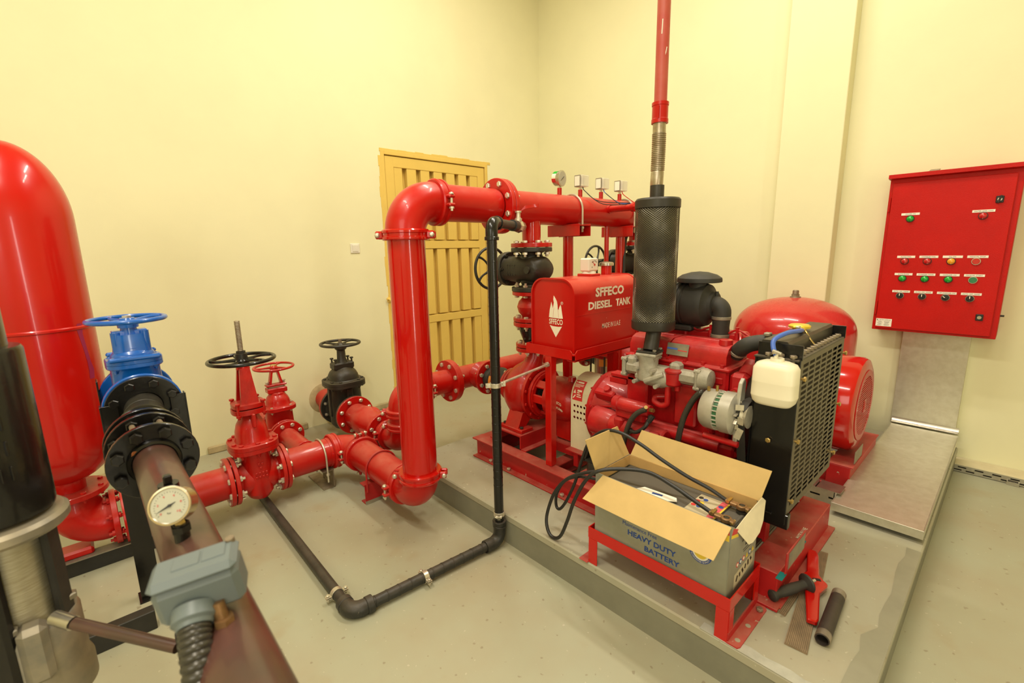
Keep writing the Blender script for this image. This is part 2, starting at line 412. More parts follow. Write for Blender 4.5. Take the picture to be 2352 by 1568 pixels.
def handwheel(parent, c, ax, R, r, m, n=4, hubr=0.03, dish=0.02, name='handwheel', ph=0.0, curve=0.25):
    x, y, z = frame(ax); c = Vector(c); b = MB().torus(c, ax, R, r, 44, 10)
    b.lathe([(hubr, -dish - .022), (hubr * 1.05, -dish), (hubr * .7, -dish + .016), (0, -dish + .016)], c, ax, 18)
    for i in range(n):
        t = 2 * PI * i / n + ph; pts = []
        for k in range(7):
            q = k / 6; rr = hubr * .7 + (R - hubr * .7) * q; tt = t + curve * math.sin(q * PI) * .5
            pts.append(c + (x * math.cos(tt) + y * math.sin(tt)) * rr - z * dish * (1 - q) ** 1.5)
        b.tube(pts, [r * 1.15, r * 1.0, r * .85, r * .75, r * .8, r * .9, r], 8)
    return part(name, b, m, parent)
FLAME = [(-.30, 0), (-.5, .02), (-.44, .55), (-.38, .80), (-.33, 1.06), (-.27, .86), (-.22, .62), (-.18, .82), (-.14, 1.02), (-.18, 1.22), (-.15, 1.48), (-.02, 1.30), (.08, 1.10), (.12, .88), (.14, .62),
         (.19, .55), (.24, .72), (.33, .92), (.38, .78), (.42, .50), (.5, .02), (.3, 0)]
def flame(parent, c, right, up, w, m='lettering', word=True):
    poly = [(x * w, y * w * .82) for x, y in FLAME]
    plate(parent, poly, c, right, up, m, name='emblem')
    r3 = Vector(right).normalized(); u3 = Vector(up).normalized()
    if word: text('SFFECO', parent, Vector(c) - u3 * .20 * w, right, up, w * .98, w * .30, m, 0.02)
    plate(parent, [(-.44 * w, -.42 * w), (0, -1.05 * w), (.44 * w, -.42 * w), (.2 * w, -.46 * w), (-.2 * w, -.46 * w)][::-1], c, right, up, m, name='emblem')
    for k in (-1, 1):
        plate(parent, [(k * .20 * w, .05 * w), (k * .20 * w + .012 * w, .05 * w), (k * .14 * w + .012 * w, .55 * w), (k * .14 * w, .55 * w)], c, right, up, 'redtank', name='emblem', lift=0.0012, t=0.0003)

# ---------------------------------------------------------------- room shell
XL, YB, ZC = -4.08, 4.25, 4.75          # left wall plane, back wall plane, ceiling height
def wall_mat():
    m = mat('cream_wall_paint', (0.80, 0.764, 0.482), 0.62, var=0.045, vscale=1.6, bump=0.10, bscale=55, spec=0.25)
    return m
M['wall'] = wall_mat()
M['floor'] = mat('grey_floor_paint', (0.385, 0.385, 0.270), 0.50, var=0.16, vscale=1.4, col2=(0.37, 0.325, 0.215), bump=0.06, bscale=30, spec=0.35, rvar=0.08)
def floor_wear(m):
    """fine grit, rusty scuffs and paint flecks on the painted floor"""
    nt = m.node_tree; n = nt.nodes; L = nt.links; b = n['Principled BSDF']
    src = b.inputs['Base Color'].links[0].from_socket
    tc = n.new('ShaderNodeTexCoord')
    for (sc, lo, hi, col, k) in ((3.4, 0.60, 0.76, (0.33, 0.23, 0.11), 0.42), (36, 0.715, 0.75, (0.20, 0.15, 0.09), 0.5), (52, 0.735, 0.76, (0.55, 0.51, 0.38), 0.55)):
        t = n.new('ShaderNodeTexNoise'); t.inputs['Scale'].default_value = sc; t.inputs['Detail'].default_value = 4 if sc < 10 else 1
        mp = n.new('ShaderNodeMapping'); mp.inputs['Location'].default_value = (sc, 3.3, 0); L.new(tc.outputs['Object'], mp.inputs[0]); L.new(mp.outputs[0], t.inputs['Vector'])
        r = n.new('ShaderNodeMapRange'); r.inputs['From Min'].default_value = lo; r.inputs['From Max'].default_value = hi; r.inputs['To Max'].default_value = k
        L.new(t.outputs['Fac'], r.inputs['Value'])
        x = n.new('ShaderNodeMix'); x.data_type = 'RGBA'; L.new(r.outputs['Result'], x.inputs['Factor']); L.new(src, x.inputs[6]); x.inputs[7].default_value = (*col, 1); src = x.outputs[2]
    L.new(src, b.inputs['Base Color'])
floor_wear(M['floor'])
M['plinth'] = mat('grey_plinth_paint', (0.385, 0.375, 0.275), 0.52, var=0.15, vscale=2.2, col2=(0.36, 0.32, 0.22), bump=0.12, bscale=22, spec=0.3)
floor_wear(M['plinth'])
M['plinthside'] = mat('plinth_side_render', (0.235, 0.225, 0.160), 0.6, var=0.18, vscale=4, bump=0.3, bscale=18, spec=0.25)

def struct(name, b, m, **k): return tag(part(name, b, m, None, loc=(0, 0, 0), **k), kind='structure')
struct('floor', MB().box((-0.6, 0.6, -0.06), (8.0, 8.4, 0.12)), 'floor')
# left wall with its door opening
DY0, DY1, DZ = 2.176, 3.432, 2.405
b = MB(); b.box((XL - .1, (-3.4 + DY0) / 2, ZC / 2), (.2, DY0 + 3.4, ZC)); b.box((XL - .1, (DY1 + YB + .2) / 2, ZC / 2), (.2, YB + .2 - DY1, ZC))
b.box((XL - .1, (DY0 + DY1) / 2, (DZ + ZC) / 2), (.2, DY1 - DY0, ZC - DZ))
struct('wall_left', b, 'wall')
b = MB(); b.box(((XL + 3.4) / 2, YB + .1, ZC / 2), (3.4 - XL, .2, ZC))
struct('wall_back', b, 'wall')
struct('wall_right', MB().box((3.3, .5, ZC / 2), (.2, 8.2, ZC)), 'wall')
struct('wall_front', MB().box((-.4, -3.3, ZC / 2), (7.6, .2, ZC)), 'wall')
M['ceil'] = mat('white_ceiling_paint', (0.84, 0.76, 0.56), 0.8)
struct('ceiling', MB().box((-.5, .5, ZC + .06), (8, 8.4, .12)), 'ceil')
struct('wall_pilaster', MB().box((-1.193, YB - .065, ZC / 2), (.41, .13, ZC), 0.004), 'wall')
# rough plaster fillet along the left wall foot
b = MB()
for (y0, y1) in ((-1.2, .30), (.55, 1.30), (1.62, 2.15)):
    b.box((XL + .012, (y0 + y1) / 2, .028), (.026, y1 - y0, .058), .008)
M['plaster'] = mat('rough_wall_plaster', (0.55, 0.44, 0.23), 0.8, var=0.35, vscale=9, bump=0.4, bscale=25)
struct('baseboard_left', b, 'plaster')
# raised machine plinth
PX0, PX1, PY0, PZ = -2.60, -0.142, 1.448, 0.165
b = MB().box(((PX0 + PX1) / 2, (PY0 + 4.1) / 2, PZ - .02), (PX1 - PX0, 4.1 - PY0, .04), .006)
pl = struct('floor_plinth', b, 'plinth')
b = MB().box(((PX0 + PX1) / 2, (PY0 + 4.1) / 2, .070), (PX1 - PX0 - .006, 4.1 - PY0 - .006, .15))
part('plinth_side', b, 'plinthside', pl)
# worn, whitish arris along the front edge and a darker painted margin on the right
M['arris'] = mat('worn_plinth_edge', (0.47, 0.46, 0.37), 0.6, var=0.25, vscale=12, bump=0.3, bscale=40)
M['margin'] = mat('plinth_margin_paint', (0.30, 0.285, 0.20), 0.55, var=0.15, vscale=6)
b = MB()
xs = [-0.62 + i * .04 for i in range(12)]
poly = [(x, PY0 + .001) for x in xs] + [(x, PY0 + .045 + random.uniform(-.008, .008)) for x in reversed(xs)]
b.prism(poly, (0, 0, PZ), (1, 0, 0), (0, 1, 0), .0012); part('worn_edge', b, 'arris', pl)
b = MB(); ys = [1.50 + i * .08 for i in range(14)]
poly = [(PX1 - .002, y) for y in ys] + [(PX1 - .052 + random.uniform(-.008, .008) - .02 * (i < 5), y) for i, y in reversed(list(enumerate(ys)))]
b.prism(poly, (0, 0, PZ), (1, 0, 0), (0, 1, 0), .0010); part('edge_margin', b, 'margin', pl)

# steel door: frame, leaf with raised boards between recesses, rails, bolt, hinges
fr = MB(); w = .036; x0 = XL - .055
for (y0, y1, z0, z1) in ((DY0, DY0 + w, 0, DZ), (DY1 - w, DY1, 0, DZ), (DY0 + w, DY1 - w, DZ - w, DZ)):
    fr.box((x0 + .0295, (y0 + y1) / 2, (z0 + z1) / 2), (.065, y1 - y0, z1 - z0), .003)
door = struct('door_1', fr, 'doorpaint')
door['label'] = 'ochre steel door with vertical recessed boards in left wall'
LY0, LY1, LZ = DY0 + w + .006, DY1 - w - .006, DZ - w - .006
lf = MB(); xb = x0
lf.box((xb - .012, (LY0 + LY1) / 2, LZ / 2 + .012), (.008, LY1 - LY0, LZ - .024))
for (y0, y1, z0, z1) in ((LY0, LY0 + .09, .012, LZ), (LY1 - .09, LY1, .012, LZ)): lf.box((xb + .032, (y0 + y1) / 2, (z0 + z1) / 2), (.036, y1 - y0, z1 - z0), .003)
leaf = part('door_leaf', lf, 'doorpaint', door)
for (z0, z1) in ((LZ - .095, LZ), (1.524, 1.60), (.775, .85), (.012, .11)):
    part('rail', MB().box((xb + .032, (LY0 + LY1) / 2, (z0 + z1) / 2), (.036, LY1 - LY0 - .17, z1 - z0), .003), 'doorpaint', door)
for (z0, z1) in ((1.62, 2.268), (.87, 1.51), (.125, .765)):
    y = LY0 + .094; k = 0
    edges = [LY0 + .092, 2.398, 2.55, 2.70, 2.851, 3.003, 3.153, LY1 - .092 + .048]
    for a, c in zip(edges, edges[1:]):
        aa = a + (.049 if k else 0); cc = c - .0 if c < 3.3 else LY1 - .092
        part('board', MB().box((xb + .020, (aa + cc) / 2, (z0 + z1) / 2), (.050, cc - aa, z1 - z0 + .02), .004), 'doorpaint', door); k += 1
ch = MB(); ch.box((XL + .004, DY0 + .02, 1.05), (.02, .10, .05), .004); ch.cyl((XL + .022, DY0 - .045, 1.06), (XL + .022, DY0 + .10, 1.06), .009); ch.cyl((XL + .022, DY0 - .02, 1.06), (XL + .05, DY0 - .02, 1.045), .007)
ch.box((XL + .01, DY0 + .012, 1.02), (.012, .03, .14), .003)
part('slide_bolt', ch, 'doorpaint', door)
for z in (.33, .85, 1.95): part('hinge', MB().cyl((XL + .008, DY1 - w, z - .05), (XL + .008, DY1 - w, z + .05), .010), 'doorpaint', door)
# chipped plaster edge round the frame
b = MB()
for i in range(26):
    z = .06 + i * .09; b.box((XL + .0015, DY0 - .006 + random.uniform(-.008, .004), z), (.006, .022 + random.uniform(0, .012), .094), .002)
for i in range(14):
    y = DY0 + i * .093; b.box((XL + .0015, y + .04, DZ + .006 + random.uniform(-.004, .006)), (.006, .096, .024 + random.uniform(0, .012)), .002)
part('chipped_plaster', b, 'plaster' if False else 'doorpaint', door)

# light switch
t = T('light_switch', (XL, 1.866, 1.537), 'cream rocker light switch on left wall beside the ochre door', 'light switch')
part('cover_plate', MB().box((XL + .005, 1.866, 1.537), (.010, .086, .086), .004), 'white', t)
part('rocker', MB().box((XL + .011, 1.866, 1.537), (.010, .056, .060), .003, Matrix.Rotation(math.radians(4), 3, 'Y')), 'white', t)

# ---------------------------------------------------------------- gate valve builder (x = flow, z = stem, in the valve's own frame)
def gvalve(t, c, flow, stem, s, m='redcast', wheel='blackcast', bm='zinc', ph=0.5):
    z = Vector(stem).normalized(); x = Vector(flow).normalized(); y = z.cross(x)
    X = Matrix.Translation(Vector(c)) @ Matrix((x, y, z)).transposed().to_4x4()
    P = lambda *p: X @ Vector(p)
    D = lambda *v: X.to_3x3() @ Vector(v)
    L, Rf, tf, rp = s['L'], s['Rf'], s['tf'], s['rp']
    bw, bd, zl, zb = s['bw'], s['bd'], s['zl'], s['zb']
    b = MB(X)
    b.loft([oval(0, 0, zl, bw * .55, bd * .55), oval(0, 0, zl + .012, bw * .8, bd * .82), oval(0, 0, zl + .045, bw, bd, p=2.6), oval(0, 0, zb * .35, bw * 1.02, bd * 1.04, p=2.8), oval(0, 0, zb - .01, bw * 1.0, bd, p=2.8), oval(0, 0, zb, bw * 1.05, bd * 1.05, p=2.8)])
    for sg in (-1, 1):
        e = L / 2 - tf
        b.lathe([(rp * 1.25, bw * .3), (rp * 1.18, bw * .95), (rp * 1.05, (bw + e) / 2), (rp * 1.08, e - .008), (rp * 1.3, e)], (0, 0, 0), (sg, 0, 0), 32)
    for k in s.get('ribs', ()):
        b.box((k * bw * .0, 0, zb * .5), (.016, bd * 2.16, zb * .9), .004)
    body = part('valve_body', b, m, t)
    for sg in (-1, 1):
        cc = P(sg * (L / 2 - tf / 2), 0, 0)
        f = part('flange', MB().ring(cc, x, rp * .9, Rf, tf, 40, .003), m, t)
        bolts(f, Vector(cc) + x * sg * s.get('boff', tf * .5), x * sg, s.get('Rb', Rf * .80), s['n'], s.get('br', .011), s.get('grip', tf * 2.0), bm, ph)
    # bonnet: flange and dome
    b = MB(X); fx, fy, ft = s['fx'], s['fy'], s['ft']; pw = s.get('fp', 3.4)
    b.loft([oval(0, 0, zb, fx * .97, fy * .97, p=pw), oval(0, 0, zb + .004, fx, fy, p=pw), oval(0, 0, zb + ft * .48, fx, fy, p=pw), oval(0, 0, zb + ft * .5, fx * .965, fy * .965, p=pw),
            oval(0, 0, zb + ft * .52, fx, fy, p=pw), oval(0, 0, zb + ft - .004, fx, fy, p=pw), oval(0, 0, zb + ft, fx * .96, fy * .96, p=pw)])
    z0, z1, dx, dy = zb + ft, s['zd'], s['dx'], s['dy']; rn = s.get('rn', .03); hh = z1 - z0
    b.loft([oval(0, 0, z0, dx * 1.05, dy * 1.05, p=2.4), oval(0, 0, z0 + hh * .06, dx, dy, p=2.4), oval(0, 0, z0 + hh * .35, dx * .97, dy * .97, p=2.3), oval(0, 0, z0 + hh * .6, dx * .86, dy * .86, p=2.2), oval(0, 0, z0 + hh * .8, dx * .66, dy * .7),
            oval(0, 0, z0 + hh * .93, max(rn * 1.15, dx * .45), max(rn * 1.15, dy * .5)), oval(0, 0, z1, rn, rn)])
    bon = part('bonnet', b, m, t)
    me = bolt_mesh(s.get('bb', .009), ft, s.get('bbm', bm))
    for i in range(s.get('nb', 8)):
        a = 2 * PI * (i + .5) / s.get('nb', 8); q = oval(0, 0, 0, fx * .86, fy * .86, 64, pw)[int((i + .5) / s.get('nb', 8) * 64) % 64]
        inst('bolt', me, bon, P(q.x, q.y, zb + ft / 2), z)
    return X, P, D, x, y, z

# ---------------------------------------------------------------- red discharge riser and floor run
X1, Y1, ZF, RP, ZM = -2.05, 1.20, 0.217, 0.0925, 1.738
t = T('discharge_pipe', (X1, Y1, 0), 'glossy red riser pipe in front of the ochre door, elbows at top and bottom', 'pipe')
EA = -2.95
part('pipe', MB().cyl((EA + .19, Y1, ZF), (X1 - .13, Y1, ZF), RP, seg=40), 'red', t)
part('elbow', MB().tube([(EA, Y1 - .16, ZF)] + bend((EA, Y1, ZF), (0, 1, 0), (1, 0, 0), .14) + [(EA + .16, Y1, ZF)], RP * 1.03, 40), 'red', t)
part('elbow', MB().tube([(X1 - .15, Y1, ZF)] + bend((X1, Y1, ZF), (1, 0, 0), (0, 0, 1), .115) + [(X1, Y1, ZF + .125)], RP * 1.04, 40), 'red', t)
part('riser', MB().cyl((X1, Y1, ZF + .10), (X1, Y1, ZM - .12), RP * .985, seg=48), 'redgloss', t, label='glossy vertical riser pipe')
part('elbow', MB().tube([(X1, Y1, ZM - .165)] + bend((X1, Y1, ZM), (0, 0, 1), (0, 1, 0), .15, 16) + [(X1, Y1 + .18, ZM)], RP * 1.05, 44), 'red', t)
part('pipe', MB().cyl((X1, Y1 + .16, ZM), (X1, 1.765, ZM), RP, seg=44), 'red', t)
coupling(t, (EA, 1.085, ZF), (0, 1, 0), RP, (1, 0, 0))
coupling(t, (EA + .17, Y1, ZF), (1, 0, 0), RP, (0, 0, 1))
coupling(t, (X1 - .165, Y1, ZF), (1, 0, 0), RP, (0, -1, 0))
coupling(t, (X1, Y1, .335), (0, 0, 1), RP, (.68, .73, 0), 'redgloss')
coupling(t, (X1, Y1, 1.578), (0, 0, 1), RP, (.68, .73, 0), 'redgloss')
coupling(t, (X1, 1.385, ZM), (0, 1, 0), RP, (1, 0, 0))
f = flange(t, (X1, 1.785, ZM), (0, 1, 0), .150, .026, RP * .98, 0, 'red')
bolts(f, (X1, 1.800, ZM), (0, -1, 0), .122, 8, .0135, .055)
# embossed maker's patch on the elbow cheek is raised casting texture
# supply run on the floor with its tee
t = T('supply_pipe', (EA, .9, 0), 'dusty red floor pipe with side branch between large gate valve and corner elbow', 'pipe')
part('pipe', MB().cyl((EA, .777, ZF), (EA, 1.085, ZF), RP, seg=40), 'red', t)
part('branch', MB().cyl((EA - .04, .94, ZF + .015), (EA - .43, .94, ZF + .015), .062, seg=32).ring((EA - .085, .94, ZF + .015), (1, 0, 0), .06, .070, .014), 'red', t)
flange(t, (EA, .772, ZF), (0, 1, 0), .140, .022, RP * .98, 0, 'red')
f = flange(t, (EA - .44, .94, ZF + .015), (1, 0, 0), .112, .020, .06, 0, 'red')
bolts(f, (EA - .45, .94, ZF + .015), (1, 0, 0), .088, 8, .012, .044)
t = T('tank_supply_pipe', (EA, .25, 0), 'short red floor pipe with grey bare underside, between vessel elbow and large valve', 'pipe')
part('pipe', MB().cyl((EA, .010, ZF), (EA, .477, ZF), RP, seg=40), 'red', t)
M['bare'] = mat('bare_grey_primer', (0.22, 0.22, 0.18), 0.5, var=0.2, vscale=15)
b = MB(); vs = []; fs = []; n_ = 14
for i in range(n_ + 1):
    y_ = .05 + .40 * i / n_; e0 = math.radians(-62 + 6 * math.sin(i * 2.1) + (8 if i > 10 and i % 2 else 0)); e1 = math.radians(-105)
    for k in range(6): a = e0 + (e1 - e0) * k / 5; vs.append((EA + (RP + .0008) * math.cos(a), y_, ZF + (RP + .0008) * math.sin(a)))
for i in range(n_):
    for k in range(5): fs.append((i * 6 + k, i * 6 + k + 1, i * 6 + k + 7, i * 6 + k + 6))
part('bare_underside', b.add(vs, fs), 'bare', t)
flange(t, (EA, .473, ZF), (0, 1, 0), .140, .022, RP * .98, 0, 'red')
f = flange(t, (EA, .012, ZF), (0, 1, 0), .140, .022, RP * .98, 0, 'red')
bolts(f, (EA, .0, ZF), (0, -1, 0), .115, 8, .012, .046, 'redcast')

# supports under the floor run
t = T('pipe_support', (-2.52, 1.20, 0), 'red angle bracket with U-bolt under the floor pipe beside the riser', 'bracket')
b = MB(); b.box((-2.520, 1.20, .068), (.006, .22, .116)); b.box((-2.545, 1.20, .126), (.055, .23, .006)); b.box((-2.55, 1.19, .004), (.06, .20, .006))
part('angle', b, 'redskid', t); part('bare_foot', MB().box((-2.519, 1.20, .012), (.0075, .221, .022)), 'galv', t)
ub = [(-2.505, Y1 - .100, .085)] + [(-2.505, Y1 - .100 * math.cos(a), ZF + .100 * math.sin(a)) for a in [PI * i / 16 for i in range(17)]] + [(-2.505, Y1 + .1, .085)]
part('u_bolt', MB().tube(ub, .006, 8), 'redskid', t)
t = T('pipe_support', (EA, 1.01, 0), 'bare weathered steel channel with U-bolt under red floor pipe near the corner elbow', 'bracket')
b = MB(); b.box((EA - .06, 1.01, .004), (.27, .075, .007)); b.box((EA - .02, 1.045, .062), (.19, .006, .118)); b.box((EA - .02, 1.015, .122), (.19, .07, .006))
part('channel', b, 'rusty', t)
ub = [(EA + .100, 1.00, .06)] + [(EA + .100 * math.cos(a), 1.00, ZF + .100 * math.sin(a)) for a in [PI * i / 16 for i in range(17)]] + [(EA - .1, 1.00, .06)]
part('u_bolt', MB().tube(ub, .006, 8), 'zinc', t)
part('nut', MB().cyl((EA + .1, 1.0, .105), (EA + .1, 1.0, .118), .011, seg=6), 'zinc', t)

# ---------------------------------------------------------------- large red gate valve with rising stem
t = T('gate_valve', (EA, .647, 0), 'large red gate valve with black handwheel and tall threaded stem', 'valve')
X, P, D, vx, vy, vz = gvalve(t, (EA, .624, ZF), (0, 1, 0), (0, 0, 1), dict(L=.268, Rf=.140, tf=.022, rp=.085, n=8, bw=.074, bd=.108, zl=-.135, zb=.168, fx=.128, fy=.136, ft=.056, fp=2.9, zd=.385, dx=.086, dy=.094, rn=.042, nb=10, bb=.011, bbm='redcast', Rb=.115, boff=.012, grip=.046, br=.0145))
b = MB(X); b.loft([oval(0, 0, .385, .055, .075, p=2.6), oval(0, 0, .392, .088, .088, p=2.6), oval(0, 0, .418, .088, .088, p=2.6), oval(0, 0, .420, .07, .07, p=2.6)])
b.loft([oval(0, 0, .424, .080, .078, p=3), oval(0, 0, .428, .084, .084, p=3), oval(0, 0, .450, .084, .084, p=3), oval(0, 0, .454, .07, .07, p=3)])
b.box((.0, .085, .36), (.018, .05, .08), .004); b.box((.0, -.085, .36), (.018, .05, .08), .004)
g = part('gland', b, 'redcast', t)
for (i, j) in ((1, 1), (-1, 1), (1, -1), (-1, -1)): inst('bolt', bolt_mesh(.012, .06, 'redcast'), g, P(i * .066, j * .066, .425), (0, 0, 1))
b = MB(X)
for sg in (-1, 1):
    b.hull([(x, y, z) for (z, w_, yo, th) in ((.448, .046, .062, .018), (.655, .026, .036, .018)) for x in (-w_, w_) for y in (sg * (yo - th), sg * yo)])
b.cyl((0, 0, .645), (0, 0, .685), .036, .030, 24)
part('yoke', b, 'redcast', t)
part('yoke_nut', MB(X).cyl((0, 0, .672), (0, 0, .735), .034, .030, 18).cyl((0, 0, .735), (0, 0, .75), .024, seg=6), 'blackcast', t)
handwheel(t, P(0, 0, .700), (0, 0, 1), .166, .0105, 'black', 5, .036, .004, ph=.5, curve=.5)
b = MB(X); pr = []
for i in range(58): pr += [(.0155, .45 + i * .0082), (.0125, .4541 + i * .0082)]
b.lathe(pr, (0, 0, 0), (0, 0, 1), 14); part('threaded_stem', b, 'rusty', t)
b = MB(X)
for zz, n_ in ((.10, 2), (.075, 1), (.045, 4), (.022, 4)):
    for q in range(n_): b.box(((q - (n_ - 1) / 2) * .018, -.1125, zz), (.011, .006, .014), .002)
part('cast_lettering', b, 'redcast', t, kind='stuff')

# small red gate valve behind it
VB = (-3.535, .94, ZF + .015)
t = T('gate_valve', (VB[0], VB[1], 0), 'small red gate valve with red handwheel behind the large valve, near the wall', 'valve')
X, P, D, vx, vy, vz = gvalve(t, VB, (1, 0, 0), (0, 0, 1), dict(L=.235, Rf=.112, tf=.020, rp=.058, n=8, bw=.062, bd=.088, zl=-.11, zb=.175, fx=.108, fy=.108, ft=.030, zd=.300, dx=.080, dy=.080, rn=.045, nb=6, bb=.008, Rb=.088))
b = MB(X); b.box((0, 0, .315), (.075, .13, .035), .005); b.box((0, 0, .352), (.055, .135, .014), .004)
g = part('gland', b, 'redcast', t)
for sg in (-1, 1): inst('bolt', bolt_mesh(.011, .05, 'zinc'), g, P(0, sg * .055, .345), (0, 0, 1))
b = MB(X)
for sg in (-1, 1): b.hull([(x, y, z) for (z, w_, yo, th) in ((.345, .022, .048, .014), (.455, .016, .026, .014)) for x in (-w_, w_) for y in (sg * (yo - th), sg * yo)])
b.cyl((0, 0, .445), (0, 0, .475), .026, seg=18); part('yoke', b, 'redcast', t)
handwheel(t, P(0, 0, .482), (0, 0, 1), .128, .0085, 'redcast', 3, .026, .004, ph=.4)
part('stem_nut', MB(X).cyl((0, 0, .475), (0, 0, .498), .026, .02, 6), 'brass', t)
t = T('wall_pipe_stub', (-3.9, .94, 0), 'red pipe stub entering left wall behind small red valve', 'pipe')
b = MB().cyl((XL, .94, VB[2]), (VB[0] - .13, .94, VB[2]), .062, seg=28); part('pipe', b, 'red', t)
flange(t, (VB[0] - .131, .94, VB[2]), (1, 0, 0), .112, .02, .06, 0, 'red')

# ---------------------------------------------------------------- black wall gate valve and red check valve on the suction line
YS, ZS = 1.47, .237
VK = (-3.625, YS, ZS)
t = T('gate_valve', (VK[0], YS, 0), 'black cast gate valve with black handwheel against left wall beside the door', 'valve')
X, P, D, vx, vy, vz = gvalve(t, VK, (1, 0, 0), (0, 0, 1), dict(L=.33, Rf=.150, tf=.024, rp=.088, n=8, bw=.100, bd=.120, zl=-.14, zb=.215, fx=.150, fy=.150, ft=.050, zd=.372, dx=.115, dy=.115, rn=.045, nb=8, bb=.010, bbm='blackcast', Rb=.122), m='blackcast')
part('rib', MB(X).box((0, -.122, .09), (.045, .02, .23), .006).box((.102, 0, .09), (.02, .045, .23), .006), 'blackcast', t)
b = MB(X); b.box((0, 0, .378), (.10, .165, .055), .010); g = part('gland', b, 'blackcast', t)
for (i, j) in ((-1, -1), (1, 1), (-1, 1), (1, -1)): inst('bolt', bolt_mesh(.012, .06, 'blackcast'), g, P(i * .036, j * .066, .40), (0, 0, 1))
part('yoke', MB(X).lathe([(.05, .40), (.035, .43), (.032, .50), (.046, .515), (.046, .535), (.03, .55)], (0, 0, 0), (0, 0, 1), 18), 'blackcast', t)
handwheel(t, P(0, 0, .556), (0, 0, 1), .147, .011, 'blackcast', 4, .036, .012, ph=.5)
part('stem_nut', MB(X).cyl((0, 0, .55), (0, 0, .59), .013, seg=6), 'rusty', t)
t = T('wall_pipe_stub', (-3.95, YS, 0), 'red flanged pipe stub grouted into left wall behind the black valve', 'pipe')
part('pipe', MB().cyl((XL - .02, YS, ZS), (VK[0] - .18, YS, ZS), .085, seg=32), 'red', t)
f = flange(t, (VK[0] - .178, YS, ZS), (1, 0, 0), .150, .024, .085, 0, 'red')
b = MB().lathe([(.08, .0), (.135, .0), (.12, .010), (.086, .016)], (XL, YS, ZS), (1, 0, 0), 26); part('grout_collar', b, 'plaster', t)
t = T('check_valve', (-3.2, YS, 0), 'red flanged check valve body on floor line bolted to the black valve', 'valve')
b = MB().lathe([(.088, -3.44), (.096, -3.43), (.100, -3.36), (.112, -3.28), (.118, -3.22), (.108, -3.15), (.092, -3.09), (.090, -3.03), (.100, -2.985), (.10, -2.98)], (0, YS, ZS), (1, 0, 0), 36)
b.lathe([(.0, 0), (.090, 0), (.090, .085), (.075, .10), (0, .10)], (-3.20, YS, ZS), (0, .9, .45), 28)
for sg in (-1, 1): b.hull([(-3.20, YS - .10, ZS + .005), (-3.20, YS - .10, ZS - .005), (-3.04, YS - .088, ZS + .005), (-3.04, YS - .088, ZS - .005), (-3.06, YS - .14, ZS), (-3.02, YS - .10, ZS)])
part('valve_body', b, 'red', t)
f = flange(t, (-3.455, YS, ZS), (1, 0, 0), .150, .022, .086, 0, 'red'); bolts(f, (-3.466, YS, ZS), (1, 0, 0), .122, 8, .0135, .048)
f = flange(t, (-2.975, YS, ZS), (1, 0, 0), .138, .024, .084, 0, 'red'); bolts(f, (-2.975, YS, ZS), (1, 0, 0), .114, 8, .0125, .030)

# suction header
XH, ZH, RH = -2.70, .585, .084
t = T('suction_header', (XH, 2.0, 0), 'red suction header pipe running behind the black drain pipe toward the pumps', 'pipe')
part('elbow', MB().tube([(-2.96, YS, ZS), (-2.86, YS, ZS)] + bend((XH, YS, ZS), (1, 0, 0), (0, 0, 1), .105) + [(XH, YS, ZS + .13)], RH, 36), 'red', t)
part('elbow', MB().tube([(XH, YS, ZS + .19), (XH, YS, ZH - .115)] + bend((XH, YS, ZH), (0, 0, 1), (0, 1, 0), .105) + [(XH, YS + .17, ZH)], RH * 1.03, 36), 'red', t)
part('pipe', MB().cyl((XH, YS + .16, ZH), (XH, 3.55, ZH), RH, seg=40).lathe([(RH, 0), (RH * .8, .04), (0, .06)], (XH, 3.55, ZH), (0, 1, 0), 32), 'red', t)
part('pipe', MB().cyl((XH, YS, ZS + .12), (XH, YS, ZS + .20), RH, seg=36), 'red', t)
coupling(t, (-2.885, YS, ZS), (1, 0, 0), RH, (0, -1, .15))
coupling(t, (XH, YS, ZS + .125), (0, 0, 1), RH, (.6, .75, 0)); coupling(t, (XH, YS, ZS + .215), (0, 0, 1), RH, (.6, .75, 0))
coupling(t, (XH, YS + .19, ZH), (0, 1, 0), RH, (1, 0, 0))
f = flange(t, (XH, 1.862, ZH), (0, 1, 0), .150, .046, RH * .98, 0, 'red'); bolts(f, (XH, 1.862, ZH), (0, -1, 0), .122, 8, .0135, .046)
for y in (2.08, 3.20):
    part('branch', MB().cyl((XH + .05, y, ZH + .015), (XH + .175, y, ZH + .015), .066, seg=30).lathe([(.098, .075), (.10, .085), (.07, .13), (.066, .13)], (XH, y, ZH + .015), (1, 0, 0), 30), 'red', t)
    f = flange(t, (XH + .185, y, ZH + .015), (1, 0, 0), .122, .020, .06, 0, 'red'); bolts(f, (XH + .19, y, ZH + .015), (1, 0, 0), .097, 8, .0125, .035)
